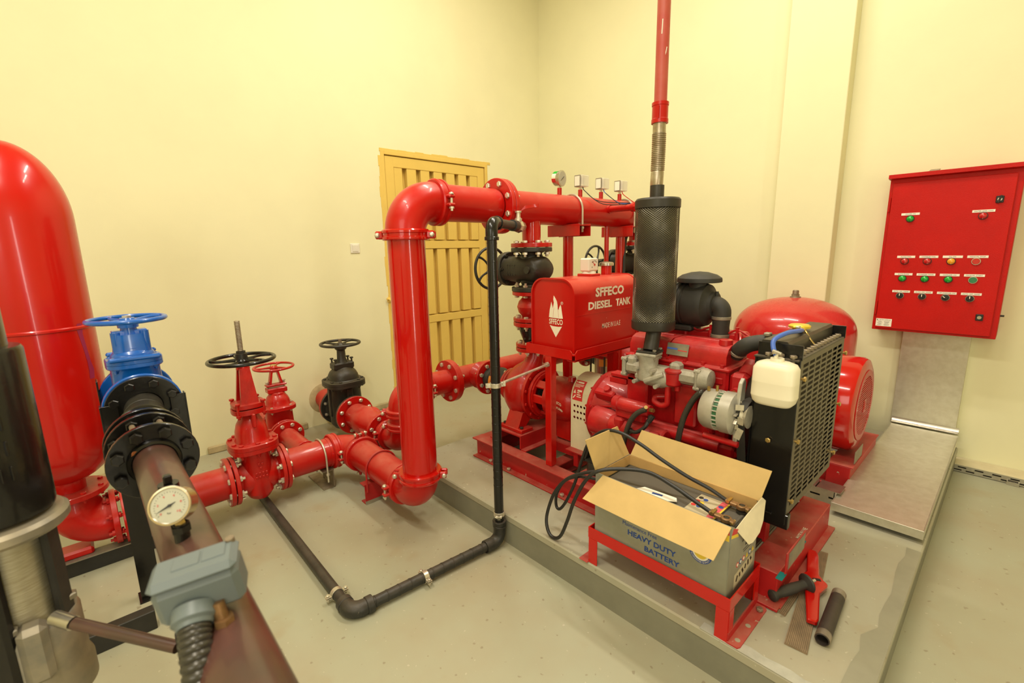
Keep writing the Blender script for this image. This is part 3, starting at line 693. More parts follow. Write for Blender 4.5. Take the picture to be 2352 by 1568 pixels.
# rubber bellows between header and diesel pump
for (y, lab) in ((2.08, 'black rubber expansion joint with orange label at the diesel pump suction'), (3.20, 'black rubber expansion joint at the far electric pump suction')):
    t = T('expansion_joint', (XH + .31, y, .4), lab, 'joint')
    b = MB().lathe([(.062, .20), (.075, .203), (.075, .225), (.068, .24), (.085, .275), (.095, .31), (.085, .345), (.068, .38), (.075, .395), (.075, .415), (.062, .42)], (XH, y, ZH + .015), (1, 0, 0), 36)
    part('bellows', b, 'blackrub', t)
    if y < 3:
        pp = []
        b = MB(); vs = []; fs = []
        for i in range(9):
            a = math.radians(150 + i * 9); cy, cz = math.cos(a), math.sin(a)
            for xx, rr in ((XH + .285, .0915), (XH + .335, .0915)): vs.append((xx, y + cy * (rr + .003) * 1.0, ZH + .015 + cz * (rr + .003) * -1 * -1))
        for i in range(8): fs.append((2 * i, 2 * i + 1, 2 * i + 3, 2 * i + 2))
        b.add(vs, fs); part('orange_label', b, 'orange', t)
    f = flange(t, (XH + .428, y, ZH + .015), (1, 0, 0), .110, .018, .06, 0, 'redcast'); bolts(f, (XH + .42, y, ZH + .015), (-1, 0, 0), .09, 8, .011, .03)

# ---------------------------------------------------------------- overhead manifold
RM = .094
t = T('manifold_pipe', (X1, 2.5, ZM), 'large red overhead manifold pipe on two posts, running behind the black silencer', 'pipe')
part('pipe', MB().cyl((X1, 1.80, ZM), (X1, 3.40, ZM), RM, seg=48).lathe([(RM, 0), (RM * .8, .035), (0, .05)], (X1, 3.40, ZM), (0, 1, 0), 40), 'red', t)
f = flange(t, (X1, 1.814, ZM), (0, 1, 0), .150, .026, RM * .98, 0, 'red')
for y in (2.06, 3.20):
    part('outlet', MB().cyl((X1, y, ZM - .06), (X1, y, 1.535), .056, seg=32).ring((X1, y, 1.540), (0, 0, 1), .05, .066, .010), 'redgloss' if y < 3 else 'red', t)
    f = flange(t, (X1, y, 1.523), (0, 0, 1), .125, .024, .05, 0, 'red'); bolts(f, (X1, y, 1.509), (0, 0, 1), .100, 8, .0135, .058)
part('test_branch', MB().cyl((X1 + .085, 2.715, ZM + .015), (X1 + .56, 2.715, ZM + .015), .021, seg=18).cyl((X1 + .085, 2.715, ZM + .015), (X1 + .105, 2.715, ZM + .015), .027, seg=18), 'red', t)
part('union', MB().cyl((X1 + .30, 2.715, ZM + .015), (X1 + .35, 2.715, ZM + .015), .036, seg=8).cyl((X1 + .27, 2.715, ZM + .015), (X1 + .38, 2.715, ZM + .015), .028, seg=16), 'redcast', t)
part('jockey_outlet', MB().cyl((X1, 2.82, ZM - .07), (X1, 2.82, 1.33), .0165, seg=16).cyl((X1, 2.82, 1.345), (X1, 2.82, 1.315), .021, seg=16), 'redgloss', t)
for (y, lab) in ((2.40, 'red post with channel bracket and U-bolt under manifold, left of the fuel tank gauge'), (2.99, 'red post with channel bracket and U-bolt under manifold, beside the silencer')):
    s = T('manifold_support', (X1, y, .2975), lab, 'support')
    b = MB().cyl((X1, y, .305), (X1, y, 1.585), .034, seg=24); part('post', b, 'redgloss', s)
    part('base_plate', MB().box((X1, y, .3035), (.10, .084, .012), .002), 'redskid', s)
    b = MB(); b.box((X1 + .005, y - .055, 1.612), (.27, .006, .074), .002); b.box((X1 + .005, y + .055, 1.612), (.27, .006, .074), .002); b.box((X1 + .005, y, 1.641), (.27, .112, .006)); b.box((X1, y, 1.583), (.14, .112, .006))
    part('bracket', b, 'redcast', s)
    ub = [(X1 + .102, y + .02, 1.60)] + [(X1 + .102 * math.cos(a), y + .02, ZM + .102 * math.sin(a)) for a in [PI * i / 18 for i in range(19)]] + [(X1 - .102, y + .02, 1.60)]
    part('u_bolt', MB().tube(ub, .0062, 8), 'zinc', s)
    part('nut', MB().cyl((X1 + .102, y + .02, 1.622), (X1 + .102, y + .02, 1.634), .012, seg=6), 'zinc', s)

# pressure gauge and three pressure switches on the manifold
t = T('pressure_gauge', (X1, 2.315, ZM + RM), 'steel pressure gauge with green and red band standing on the overhead manifold', 'gauge')
part('riser', MB().cyl((X1, 2.315, ZM + .085), (X1, 2.315, ZM + .135), .0145, seg=14), 'redcast', t)
part('nipple', MB().cyl((X1, 2.315, ZM + .135), (X1, 2.315, ZM + .150), .012, seg=6), 'zinc', t)
gx = Vector((.94, .16, -.05)).normalized(); gc = Vector((X1, 2.315, ZM + .192))
part('case', MB().lathe([(0, -.034), (.040, -.032), (.044, -.026), (.044, .012), (.049, .014), (.049, .020), (.042, .021)], gc, gx, 36), 'steel', t)
part('dial', MB().cyl(gc + gx * .018, gc + gx * .0220, .0425, seg=32), 'gauge', t)
part('needle', MB().cyl(gc + gx * .0230 + Vector((0, -.022, -.018)), gc + gx * .0230 + Vector((0, .014, .012)), .0018, seg=6), 'ink', t)
for (a0, a1, m_, xx) in ((35, 100, 'lampgreen', -.006), (-5, 35, 'lettering', -.006), (-35, -5, 'lampred', -.006)):
    vs = []; fs = []; ex, ey, ez = frame(gx, (0, 0, 1))
    for i in range(7):
        a = math.radians(a0 + (a1 - a0) * i / 6)
        d = (ex * math.sin(a) - Vector((0, 1, 0)) * math.cos(a)).normalized()
        vs += [gc + gx * -.024 + d * .0448, gc + gx * .004 + d * .0448]
    for i in range(6): fs.append((2 * i, 2 * i + 1, 2 * i + 3, 2 * i + 2))
    part('marker_band', MB().add(vs, fs), m_, t)
SWL = ('first pressure switch after the gauge on the manifold, clear cover, white label', 'middle of three pressure switches on the manifold, blue wires below', 'last pressure switch on the manifold, nearest the silencer')
for y, lab in zip((2.52, 2.745, 2.965), SWL):
    t = T('pressure_switch', (X1, y, ZM + RM), lab, 'pressure switch', 'pressure switches on the manifold')
    part('riser', MB().cyl((X1, y, ZM + .085), (X1, y, ZM + .138), .0145, seg=14), 'redcast', t)
    part('nipple', MB().cyl((X1, y, ZM + .138), (X1, y, ZM + .156), .010, seg=6), 'zinc', t)
    zc = ZM + .192
    part('base_plate', MB().box((X1 - .002, y - .026, zc), (.052, .006, .074), .002), 'castgrey', t)
    part('label_plate', MB().box((X1 - .002, y - .0296, zc), (.040, .002, .060)), 'label', t)
    part('cover', MB().box((X1 + .004, y + .012, zc), (.062, .070, .070), .003), 'clear', t)
    b = MB();
    for k in (-.010, .012): b.box((X1 + .018, y + k, zc + .002), (.014, .008, .045), .001)
    b.box((X1, y + .01, zc - .034), (.05, .05, .006)); part('contact_block', b, 'white', t)
    tgt = Vector((X1 + .30, 2.70, ZM + .06))
    for j, (m_, dz) in enumerate(((('cable', 'cable'), ('hoseblue', 'cable'), ('redgloss', 'lampred'))[(2.52, 2.745, 2.965).index(y)][j], j) for j in range(2)):
        a = Vector((X1 + .02, y, zc - .036)); mid = Vector((X1 + .11 + .03 * j, y + .06, ZM + .06 - .02 * j)); e = Vector((X1 + .24 + .02 * j, 2.74 + .12 * (y - 2.52), ZM + .045 - .008 * j))
        part('wire', MB().tube(spline([a, a + Vector((.02, .0, -.03)), mid, e], 6), .0028, 6), m_, t)

# ---------------------------------------------------------------- vertical stacks above the pumps
SUF = ('above diesel pump, beside the black drain pipe', 'above far pump, half hidden behind the silencer')
for y, suf in zip((2.06, 3.20), SUF):
    c = (X1, y, 1.378)
    t = T('gate_valve', (X1, y, 1.25), 'sideways black gate valve ' + suf, 'valve')
    X, P, D, vx, vy, vz = gvalve(t, c, (0, 0, 1), (-1, 0, 0), dict(L=.262, Rf=.125, tf=.026, rp=.060, n=0, bw=.078, bd=.098, zl=-.118, zb=.170, fx=.108, fy=.118, ft=.045, fp=2.3, zd=.280, dx=.075, dy=.085, rn=.036, nb=6, bb=.010, bbm='blackcast'), m='blackcast')
    for sg in (-1, 1): part('boss', MB(X).cyl((0, sg * .096, -.06), (0, sg * .108, -.06), .022, seg=18), 'blackcast', t)
    for k, wd in enumerate((.036, .055, .055, .045)):
        for q in range(5): part('cast_lettering', MB(X).box((-.03 + q * .014, -.0985, .05 + k * .022), (.010, .006, .008), .001), 'blackcast', t)
    part('gland', MB(X).cyl((0, 0, .30), (0, 0, .36), .034, .028, 16).box((0, 0, .315), (.04, .11, .02), .004), 'blackcast', t)
    handwheel(t, P(0, 0, .385), (-1, 0, 0), .136, .0095, 'blackcast', 5, .030, .012, ph=.3)
    part('stem', MB(X).cyl((0, 0, .34), (0, 0, .41), .012, seg=10), 'blackcast', t)
    # red check valve, reducer
    t = T('check_valve', (X1, y, 1.05), 'red bulbous check valve between flanges ' + suf, 'valve')
    b = MB().lathe([(.060, 1.225), (.062, 1.205), (.082, 1.185), (.094, 1.150), (.085, 1.115), (.066, 1.095), (.06, 1.08)], (X1, y, 0), (0, 0, 1), 32); part('valve_body', b, 'redcast', t)
    f = flange(t, (X1, y, 1.235), (0, 0, 1), .122, .022, .05, 0, 'red'); bolts(f, (X1, y, 1.248), (0, 0, -1), .100, 8, .0125, .054)
    f = flange(t, (X1, y, 1.073), (0, 0, 1), .118, .022, .05, 0, 'red'); bolts(f, (X1, y, 1.058), (0, 0, 1), .096, 8, .0125, .052)
    t = T('reducer', (X1, y, .86), 'black tapered reducer with red flanges ' + suf, 'pipe fitting')
    part('cone', MB().lathe([(.082, 1.035), (.082, 1.0), (.066, .955), (.054, .925), (.054, .905)], (X1, y, 0), (0, 0, 1), 32), 'black', t)
    flange(t, (X1, y, 1.045), (0, 0, 1), .118, .024, .05, 0, 'red')
    f = flange(t, (X1, y, .912), (0, 0, 1), .105, .022, .05, 0, 'red'); bolts(f, (X1, y, .898), (0, 0, 1), .085, 8, .012, .05)

# black drain line: wrapped pipe on the floor, riser at the plinth, ball valve under the manifold
t = T('drain_pipe', (-1.66, 1.40, 0), 'black tape-wrapped drain pipe bent along the floor and up the plinth edge', 'pipe')
XD, YD, RD = -1.655, 1.408, .0235
zt = 1.622
b = MB().cyl((XD, YD, .10), (XD, YD, zt - .07), RD, seg=24)
for i in range(30): b.ring((XD, YD, .34 + i * .041), (.03, .02, 1), RD * .97, RD + .0009, .006, 20, .0003)
part('riser', b, 'black', t)
dv = Vector((X1 + .03 - XD, 2.02 - YD, 0)).normalized()
top = Vector((XD, YD, zt))
part('top_elbow', MB().tube([(XD, YD, zt - .075), (XD, YD, zt - .05)] + bend(top, (0, 0, 1), dv, .045, 8) + [top + dv * .085], RD * 1.22, 20).ring((XD, YD, zt - .072), (0, 0, 1), RD, RD * 1.42, .016).ring(top + dv * .08, dv, RD, RD * 1.4, .016), 'black', t)
part('arm', MB().cyl(top + dv * .06, top + dv * .40, RD * .95, seg=20), 'tape', t)
part('socket', MB().cyl(top + dv * .33, top + dv * .40, RD * 1.25, seg=20), 'tape', t)
fl = fillet([(XD, YD, .13), (XD, YD, .038), (-1.71, .635, .033)], .05, 8)
part('foot_elbow', MB().tube([(XD, YD, .14), (XD, YD, .10)] + bend((XD, YD, .034), (0, 0, -1), Vector((-.055, -.775, 0)), .05, 8) + [Vector((XD, YD, .034)) + Vector((-.0055, -.0775, 0)) * 1.2], RD * 1.35, 20).ring((XD, YD, .135), (0, 0, 1), RD, RD * 1.5, .022).ring((XD, YD, .115), (.1, .1, 1), RD, RD * 1.46, .012), 'tape', t)
p0, p1, p2 = Vector((XD, YD, .034)), Vector((-1.712, .640, .032)), Vector((-3.06, .652, .030))
d01 = (p1 - p0).normalized(); d12 = (p2 - p1).normalized()
b = MB().cyl(p0 + d01 * .07, p1 - d01 * .04, RD, seg=22)
L01 = (p1 - p0).length
for i in range(11): b.ring(p0 + d01 * (.12 + i * .055), d01 + Vector((0, 0, .15)), RD * .96, RD + .0012, .008, 20, .0004)
part('floor_pipe', b, 'tape', t)
part('corner_elbow', MB().tube([p1 - d01 * .09] + bend(p1, d01, d12, .045, 8) + [p1 + d12 * .09], [RD * 1.25] + [RD * 1.45] * 9 + [RD * 1.25], 18).ring(p1 - d01 * .075, d01, RD, RD * 1.55, .03).ring(p1 + d12 * .07, d12, RD, RD * 1.5, .03), 'tape', t)
part('floor_pipe', MB().cyl(p1 + d12 * .06, p2, RD, seg=22), 'tape', t)
def clamp(c, ax, side, lab):
    c = Vector(c); a = Vector(ax).normalized(); s = Vector(side); s = (s - a * s.dot(a)).normalized(); u = a.cross(s)
    k = T('pipe_clamp', c, lab, 'pipe clamp'); 
    part('band', MB().ring(c, a, RD + .0012, RD + .0045, .022, 26, .0008), 'zinc', k)
    R3 = Matrix((s, u, a)).transposed()
    for sg in (-1, 1):
        for sk in (-1, 1): part('ear', MB().box(c + s * sg * (RD + .013) + u * .004 * sk, (.026, .003, .022), .0008, R3), 'zinc', k)
    for sg in (-1, 1): inst('bolt', bolt_mesh(.0065, .016, 'zinc'), k, c + s * sg * (RD + .016), u if u.z >= -.1 else -u)
    return k
clamp(p0 + d01 * .430, d01, (1, 0, 0), 'zinc pipe clamp halfway along the floor drain leg that runs to the plinth')
clamp(p1 + d12 * .155, d12, (0, 1, 0), 'zinc pipe clamp on the floor drain pipe beside its corner elbow')
clamp((XD, YD, .185), (0, 0, 1), (.74, -.67, 0), 'zinc pipe clamp at foot of the black riser against the plinth')
clamp((XD, YD, .862), (0, 0, 1), (.4, .9, 0), 'zinc pipe clamp high on the black riser holding the steel rod')
t = T('tie_rod', (XD, YD + .05, .865), 'thin threaded steel rod from tank stand leg to black drain pipe', 'rod')
part('rod', MB().cyl((XD + .012, YD + .038, .868), (-1.672, 1.800, .890), .0068, seg=12), 'zinc', t)
part('nut', MB().cyl((-1.674, 1.782, .889), (-1.672, 1.797, .890), .014, seg=6), 'zinc', t)
t = T('ball_valve', top + dv * .45, 'small chrome ball valve with red lever under the overhead manifold', 'valve')
q = top + dv * .395
part('valve_body', MB().lathe([(.024, 0), (.030, .006), (.030, .022), (.024, .03), (.034, .045), (.036, .06), (.034, .075), (.024, .092), (.029, .098), (.029, .125), (.02, .128)], q, dv, 8, ref=(0, 0, 1)), 'steel', t)
part('bonnet', MB().lathe([(.020, 0), (.020, .02), (.012, .026), (.012, .05), (.018, .052), (.018, .060), (0, .062)], q + dv * .06 + Vector((0, 0, .02)), (0, 0, 1), 12), 'zinc', t)
lv = Vector((.62, .74, .06)).normalized(); o_ = q + dv * .06 + Vector((0, 0, .076))
sd = lv.cross(Vector((0, 0, 1))).normalized(); b = MB()
b.loft([[o_ + lv * a + sd * w_ * i + Vector((0, 0, h_ + k * (.004 if a < .02 else .016))) for (i, k) in ((-1, 0), (1, 0), (1, 1), (-1, 1))] for (a, w_, h_) in ((-.012, .008, 0), (.015, .010, .002), (.035, .012, .012), (.060, .014, .014), (.100, .014, .016), (.110, .010, .018))])
part('lever', b, 'redgloss', t)

# ---------------------------------------------------------------- skid of the diesel set
def ibeam(b, a, c, w, z0, z1, t=.009):
    """I-section along the line a-c (axis aligned in plan)"""
    (x0, y0), (x1, y1) = a, c
    cx, cy = (x0 + x1) / 2, (y0 + y1) / 2
    if abs(x1 - x0) > abs(y1 - y0): d = lambda ww, h: (abs(x1 - x0), ww, h)
    else: d = lambda ww, h: (ww, abs(y1 - y0), h)
    b.box((cx, cy, z0 + t / 2), d(w, t), .0015); b.box((cx, cy, z1 - t / 2), d(w, t), .0015); b.box((cx, cy, (z0 + z1) / 2), d(t, z1 - z0 - t))
    return b
SZ = .297
t = T('pump_skid', (-1.4, 2.1, PZ), 'red steel base frame under the diesel pump and engine on the plinth', 'skid')
part('rail', ibeam(MB(), (-2.315, 1.800), (-.60, 1.800), .085, PZ + .001, SZ), 'redskid', t)
part('rail', ibeam(MB(), (-2.315, 2.425), (-.60, 2.425), .085, PZ + .001, SZ), 'redskid', t)
part('cross_beam', ibeam(MB(), (-2.27, 1.84), (-2.27, 2.385), .085, PZ + .001, SZ - .001), 'redskid', t)
part('cross_beam', ibeam(MB(), (-1.72, 1.84), (-1.72, 2.385), .075, PZ + .02, SZ - .030), 'redskid', t)
b = MB(); b.box((-.530, 2.105, (PZ + SZ) / 2), (.110, .695, SZ - PZ - .002), .003); b.box((-.525, 2.105, PZ + .006), (.15, .735, .009)); part('end_beam', b, 'redskid', t)
part('end_plate', MB().box((-.500, 1.740, PZ + .008), (.09, .05, .012), .002), 'redskid', t)
b = MB()   # open channel pedestal under the pump feet
b.box((-2.065, 2.10, .381), (.245, .52, .009)); b.box((-1.9465, 2.10, .337), (.009, .52, .080)); b.box((-2.1835, 2.10, .337), (.009, .52, .080)); b.box((-1.925, 2.10, .300), (.05, .52, .006)); b.box((-2.205, 2.10, .300), (.05, .52, .006))
part('pedestal', b, 'redskid', t)
b = MB(); b.box((-1.60, 2.10, .350), (.52, .20, .010)); b.box((-1.60, 2.00, .325), (.52, .010, .055)); b.box((-1.60, 2.20, .325), (.52, .010, .055)); part('guard_rail', b, 'redskid', t)
np_ = part('name_plate', MB().box((-.452, 1.860, .352), (.004, .215, .085), .001), 'redskid', t)
part('label_plate', MB().box((-.4493, 1.868, .352), (.0012, .185, .066)), 'castgrey', t)
part('tape_strip', MB().box((-.462, 1.748, .300), (.022, .05, .003)), 'teal', t); part('tape_strip', MB().box((-.470, 2.02, .3), (.014, .05, .004)), 'teal', t)
text('MADE IN UAE', t, (-.495, 2.10, SZ + .0005), (0, 1, 0), (-1, 0, 0), .105, .017, 'lettering', .01)
for (x, y) in ((-2.15, 1.772), (-1.98, 1.772), (-1.55, 1.772)):
    inst('bolt', bolt_mesh(.010, .012, 'zinc'), t, (x, y, PZ + .012))

# ---------------------------------------------------------------- end-suction fire pump
YP, ZP = 2.08, .600
t = T('fire_pump', (-2.07, YP, .39), 'red cast end-suction fire pump behind the black drain pipe', 'pump')
b = MB().lathe([(.07, -2.205), (.12, -2.20), (.165, -2.175), (.190, -2.13), (.195, -2.09), (.185, -2.04), (.165, -2.015), (.150, -2.01)], (0, YP, ZP), (1, 0, 0), 44)
b.loft([oval(X1, YP - .0, .905, .050, .050, 20), oval(X1, YP, .83, .052, .056, 20), oval(X1 - .01, YP - .03, .76, .062, .085, 20), oval(X1 - .02, YP - .07, .68, .075, .10, 20), oval(X1 - .02, YP - .10, .60, .07, .085, 20)])
b.cyl((-2.25, YP, ZP), (-2.18, YP, ZP), .075, seg=30)
cas = part('volute', b, 'redcast', t)
flange(t, (X1, YP - .02, .884), (0, 0, 1), .105, .022, .048, 0, 'redcast')
f = flange(t, (-2.245, YP, ZP), (1, 0, 0), .115, .018, .06, 0, 'redcast')
f = flange(t, (-1.995, YP, ZP), (1, 0, 0), .176, .022, .12, 12, 'redcast', br=.0085, Rb=.161, bm='redcast', boltoff=.002)
f = flange(t, (-1.962, YP, ZP), (1, 0, 0), .150, .020, .108, 8, 'redcast', br=.009, Rb=.133, bm='redcast', boltoff=.002)
b = MB()   # bearing lantern: ring, ribs and tapering housing
b.lathe([(.118, -1.965), (.138, -1.955), (.138, -1.942), (.112, -1.942)], (0, YP, ZP), (1, 0, 0), 36, closed=True)
for a in (70, 135, 250, 305, 0, 180): b.box((-1.905, YP + .118 * math.cos(math.radians(a)), ZP + .118 * math.sin(math.radians(a))), (.09, .05, .018), .003, Matrix.Rotation(math.radians(a + 90), 3, 'X'))
b.lathe([(.095, -1.872), (.130, -1.870), (.134, -1.83), (.128, -1.74), (.110, -1.69), (.085, -1.665), (.06, -1.66), (.0, -1.66)], (0, YP, ZP), (1, 0, 0), 40)
b.box((-1.77, YP, ZP - .14), (.12, .10, .20), .01)
part('bearing_housing', b, 'redcast', t)
part('gland', MB().lathe([(0, -1.965), (.075, -1.96), (.075, -1.945), (.045, -1.94), (.04, -1.91), (.055, -1.905), (.055, -1.89), (.02, -1.885), (.02, -1.80), (0, -1.80)], (0, YP, ZP), (1, 0, 0), 24), 'soot', t)
part('shaft', MB().cyl((-1.67, YP, ZP), (-1.40, YP, ZP), .022, seg=16), 'steel', t)
part('breather', MB().cyl((-1.74, YP, ZP + .125), (-1.74, YP, ZP + .15), .028, .022, 14), 'redcast', t)
for sg in (-1, 1):
    b = MB(); b.hull([(X1 - .06 + i * .12 - .012, YP + sg * yy, zz) for i in (0, 1) for (yy, zz) in ((.06, ZP - .12), (.16, ZP - .10), (.205, .405), (.14, .405))])
    b.box((X1 - .01, YP + sg * .165, .397), (.20, .10, .022), .003); part('foot', b, 'redcast', t)
for (x, y) in ((X1 - .085, YP - .19), (X1 + .065, YP - .19)): inst('bolt', bolt_mesh(.010, .02, 'soot'), t, (x, y, .402))
def on_housing(X, Y, x0=-1.782, r=.1325, zc=ZP + .005, bow=0.0):
    a = (Y - bow * X * X) / r
    return Vector((x0 + X, YP - r * math.cos(a), zc + r * math.sin(a)))
text('SFFECO', t, (0, 0, 0), (1, 0, 0), (0, 0, 1), .062, .016, 'lettering', .02, warp=lambda X, Y: on_housing(X, Y + .015, -1.742, .1340, bow=9))
text('FIREPUMP', t, (0, 0, 0), (1, 0, 0), (0, 0, 1), .085, .016, 'lettering', .02, warp=lambda X, Y: on_housing(X, Y - .016, -1.744, .1340, bow=9))
flame(t, (-1.815, YP - .1352, ZP + .002), (1, 0, 0), (0, 0, 1), .026, word=False)

# coupling guard: cream sheet bent over the shaft, punched with 15 holes
t = T('coupling_guard', (-1.57, YP, .36), 'cream sheet metal coupling guard with round holes and red warning label', 'guard')
gx0, gx1, gr, gzc = -1.642, -1.502, .128, .672; yf = YP - gr
hz0, hz1, cw = .548, .652, None
b = MB()
nx, nz = 5, 3; hx0, hx1 = gx0 + .014, gx1 - .010
for i in range(nx):
    for k in range(nz):
        x0 = hx0 + (hx1 - hx0) * i / nx; x1 = hx0 + (hx1 - hx0) * (i + 1) / nx; z0 = hz0 + (hz1 - hz0) * k / nz; z1 = hz0 + (hz1 - hz0) * (k + 1) / nz
        cx, cz = (x0 + x1) / 2, (z0 + z1) / 2; vs = []; fs = []; N = 16
        for yy in (yf, yf + .0025):
            for q in range(N):
                a = 2 * PI * q / N; ca, sa = math.cos(a), math.sin(a); m_ = max(abs(ca), abs(sa))
                vs.append((cx + ca / m_ * (x1 - x0) / 2, yy, cz + sa / m_ * (z1 - z0) / 2)); vs.append((cx + ca * .0076, yy, cz + sa * .0076))
        for q in range(N):
            r2 = (q + 1) % N
            fs += [(2 * q, 2 * q + 1, 2 * r2 + 1, 2 * r2), (2 * N + 2 * q, 2 * N + 2 * r2, 2 * N + 2 * r2 + 1, 2 * N + 2 * q + 1), (2 * q + 1, 2 * N + 2 * q + 1, 2 * N + 2 * r2 + 1, 2 * r2 + 1)]
        b.add(vs, fs)
for (x0, x1, z0, z1) in ((gx0, gx1, .380, hz0), (gx0, hx0, hz0, hz1), (hx1, gx1, hz0, hz1), (gx0, gx1, hz1, gzc)): b.box(((x0 + x1) / 2, yf + .00125, (z0 + z1) / 2), (x1 - x0, .0025, z1 - z0))
arcp = [(YP - gr * math.cos(a), gzc + gr * math.sin(a)) for a in [PI * i / 20 for i in range(21)]]
inn = [(YP - (gr - .0025) * math.cos(a), gzc + (gr - .0025) * math.sin(a)) for a in [PI * i / 20 for i in range(21)]]
for i in range(20):
    b.hull([(x, *p) for x in (gx0, gx1) for p in (arcp[i], arcp[i + 1], inn[i], inn[i + 1])])
b.box(((gx0 + gx1) / 2, YP + gr, (.38 + gzc) / 2), (gx1 - gx0, .0025, gzc - .38))
part('sheet', b, 'cream', t)
part('foot', MB().box(((gx0 + gx1) / 2, YP - gr - .018, .378), (gx1 - gx0, .06, .006)), 'redskid', t); part('foot_post', MB().box(((gx0 + gx1) / 2, YP - gr - .02, .335), (.03, .04, .08)), 'redskid', t)
def wrap(X, s, lift=.0008):    # s = arc length measured up the front from the springing line
    r_2 = gr + lift
    return Vector((X, YP - r_2 * math.cos(s / gr), gzc + r_2 * math.sin(s / gr))) if s > 0 else Vector((X, yf - lift, gzc + s))
def wlabel(x0, x1, s0, s1, m_, lift, name):
    vs = []; fs = []; n_ = 8
    for i in range(n_ + 1):
        s_ = s0 + (s1 - s0) * i / n_; vs += [wrap(x0, s_, lift), wrap(x1, s_, lift)]
    for i in range(n_): fs.append((2 * i, 2 * i + 1, 2 * i + 3, 2 * i + 2))
    part(name, MB().add(vs, fs), m_, t)
wlabel(gx0 + .010, gx0 + .080, -.005, .112, 'redprint', .0008, 'warning_label')
for (a0, a1, s0, s1) in ((.014, .022, .096, .102), (.026, .066, .094, .104), (.014, .072, .084, .087), (.014, .07, .077, .080), (.014, .05, .070, .073), (.040, .071, .046, .056), (.040, .057, .037, .042), (.040, .067, .026, .031), (.040, .072, .015, .020)):
    wlabel(gx0 + a0, gx0 + a1, s0, s1, 'lettering', .0013, 'label_line')
b = MB().add([wrap(gx0 + .014, .034, .0014), wrap(gx0 + .032, .034, .0014), wrap(gx0 + .023, .056, .0014)], [(0, 1, 2)]); part('warning_sign', b, 'lettering', t)
b = MB().add([wrap(gx0 + .014, .008, .0014), wrap(gx0 + .018, .004, .0014), wrap(gx0 + .033, .022, .0014), wrap(gx0 + .029, .028, .0014)], [(0, 1, 2, 3)]); part('warning_sign', b, 'lettering', t)

# ---------------------------------------------------------------- diesel engine
t = T('diesel_engine', (-1.05, 2.1, .30), 'red diesel engine with grey exhaust manifold behind the open carton', 'engine')
E_ = 'redengine'
YF = 1.975      # front (camera side) face of the block
b = MB()
b.box((-1.035, 2.11, .735), (.50, .25, .27), .012)                     # cylinder block
b.box((-1.03, 2.11, .50), (.56, .29, .22), .03)                        # crankcase skirt
b.hull([(x, y, z) for x in (-1.30, -.78) for (y, z) in ((1.99, .41), (2.23, .41), (2.02, .33), (2.20, .33))])
b.box((-1.215, 1.965, .80), (.115, .05, .155), .008); b.box((-.965, 1.965, .79), (.105, .05, .19), .008)   # port bosses with raised pads
b.box((-1.06, 1.96, .662), (.46, .03, .03), .008); b.tube([(-1.28, 1.95, .65), (-1.14, 1.94, .64), (-1.0, 1.945, .645), (-.80, 1.95, .64)], .028, 12)
b.box((-.79, 1.965, .55), (.10, .04, .20), .01)
for (x, z) in ((-1.0, .60), (-1.16, .72), (-.83, .66), (-.80, .50), (-.86, .69)):
    b.cyl((x, 1.985, z), (x, 1.94, z), .022, .018, 12)
part('cylinder_block', b, E_, t)
b = MB(); b.box((-1.045, 2.10, .930), (.50, .255, .115), .010); b.box((-1.045, 2.10, .975), (.515, .27, .014), .004); b.box((-1.045, 1.972, .925), (.46, .012, .03), .004)
for i in range(6): b.cyl((-1.25 + i * .085, 1.985, .983), (-1.25 + i * .085, 1.985, .996), .012, seg=6)
part('cylinder_head', b, E_, t)
b = MB()
for (x0, x1) in ((-1.290, -1.085), (-1.078, -.812)):
    b.loft([[Vector((x, YF + .012 + (.245 - .024) * 0 + dy, z)) for (dy, z) in ((0, .982), (.0, 1.03), (.018, 1.062), (.05, 1.075), (.17, 1.075), (.205, 1.062), (.222, 1.03), (.222, .982))] for x in (x0, x0 + .012, x1 - .012, x1)])
    b.box(((x0 + x1) / 2, 2.10, 1.076), (x1 - x0 - .05, .03, .008), .003)
b.cyl((-.845, 2.05, 1.07), (-.845, 2.05, 1.095), .030, .027, 20)
part('valve_cover', b, E_, t, bevel=.004)
for i in range(4): part('injector', MB().cyl((-1.24 + i * .125, 2.215, 1.0), (-1.24 + i * .125, 2.215, 1.10), .012, seg=8).cyl((-1.24 + i * .125, 2.215, 1.09), (-1.24 + i * .125, 2.215, 1.125), .008, seg=6).box((-1.24 + i * .125, 2.215, 1.03), (.035, .03, .02), .004), E_, t)
part('leak_off_pipe', MB().tube(spline([(-1.24, 2.215, 1.115), (-1.18, 2.22, 1.095), (-1.115, 2.215, 1.115), (-1.05, 2.22, 1.092), (-.99, 2.215, 1.112), (-.92, 2.22, 1.09), (-.865, 2.215, 1.112), (-.80, 2.2, 1.09), (-.76, 2.17, 1.10)], 6), .005, 8), E_, t)
part('fuel_pipe', MB().tube(fillet([(-.86, 2.22, 1.10), (-.83, 2.16, 1.11), (-.80, 2.10, 1.06), (-.795, 2.02, 1.05)], .03), .006, 8).tube(fillet([(-.86, 2.2, 1.06), (-.80, 2.14, 1.10), (-.70, 2.14, 1.105)], .03), .006, 8), E_, t)
b = MB().box((-1.05, 2.27, 1.06), (.42, .10, .07), .012); part('inlet_manifold', b, E_, t)
pk = part('maker_plate', MB().box((-1.035, 1.985, 1.033), (.105, .003, .056), .001, Matrix.Rotation(math.radians(-14), 3, 'X')), 'castgrey', t)
R_ = Matrix.Rotation(math.radians(-14), 3, 'X')
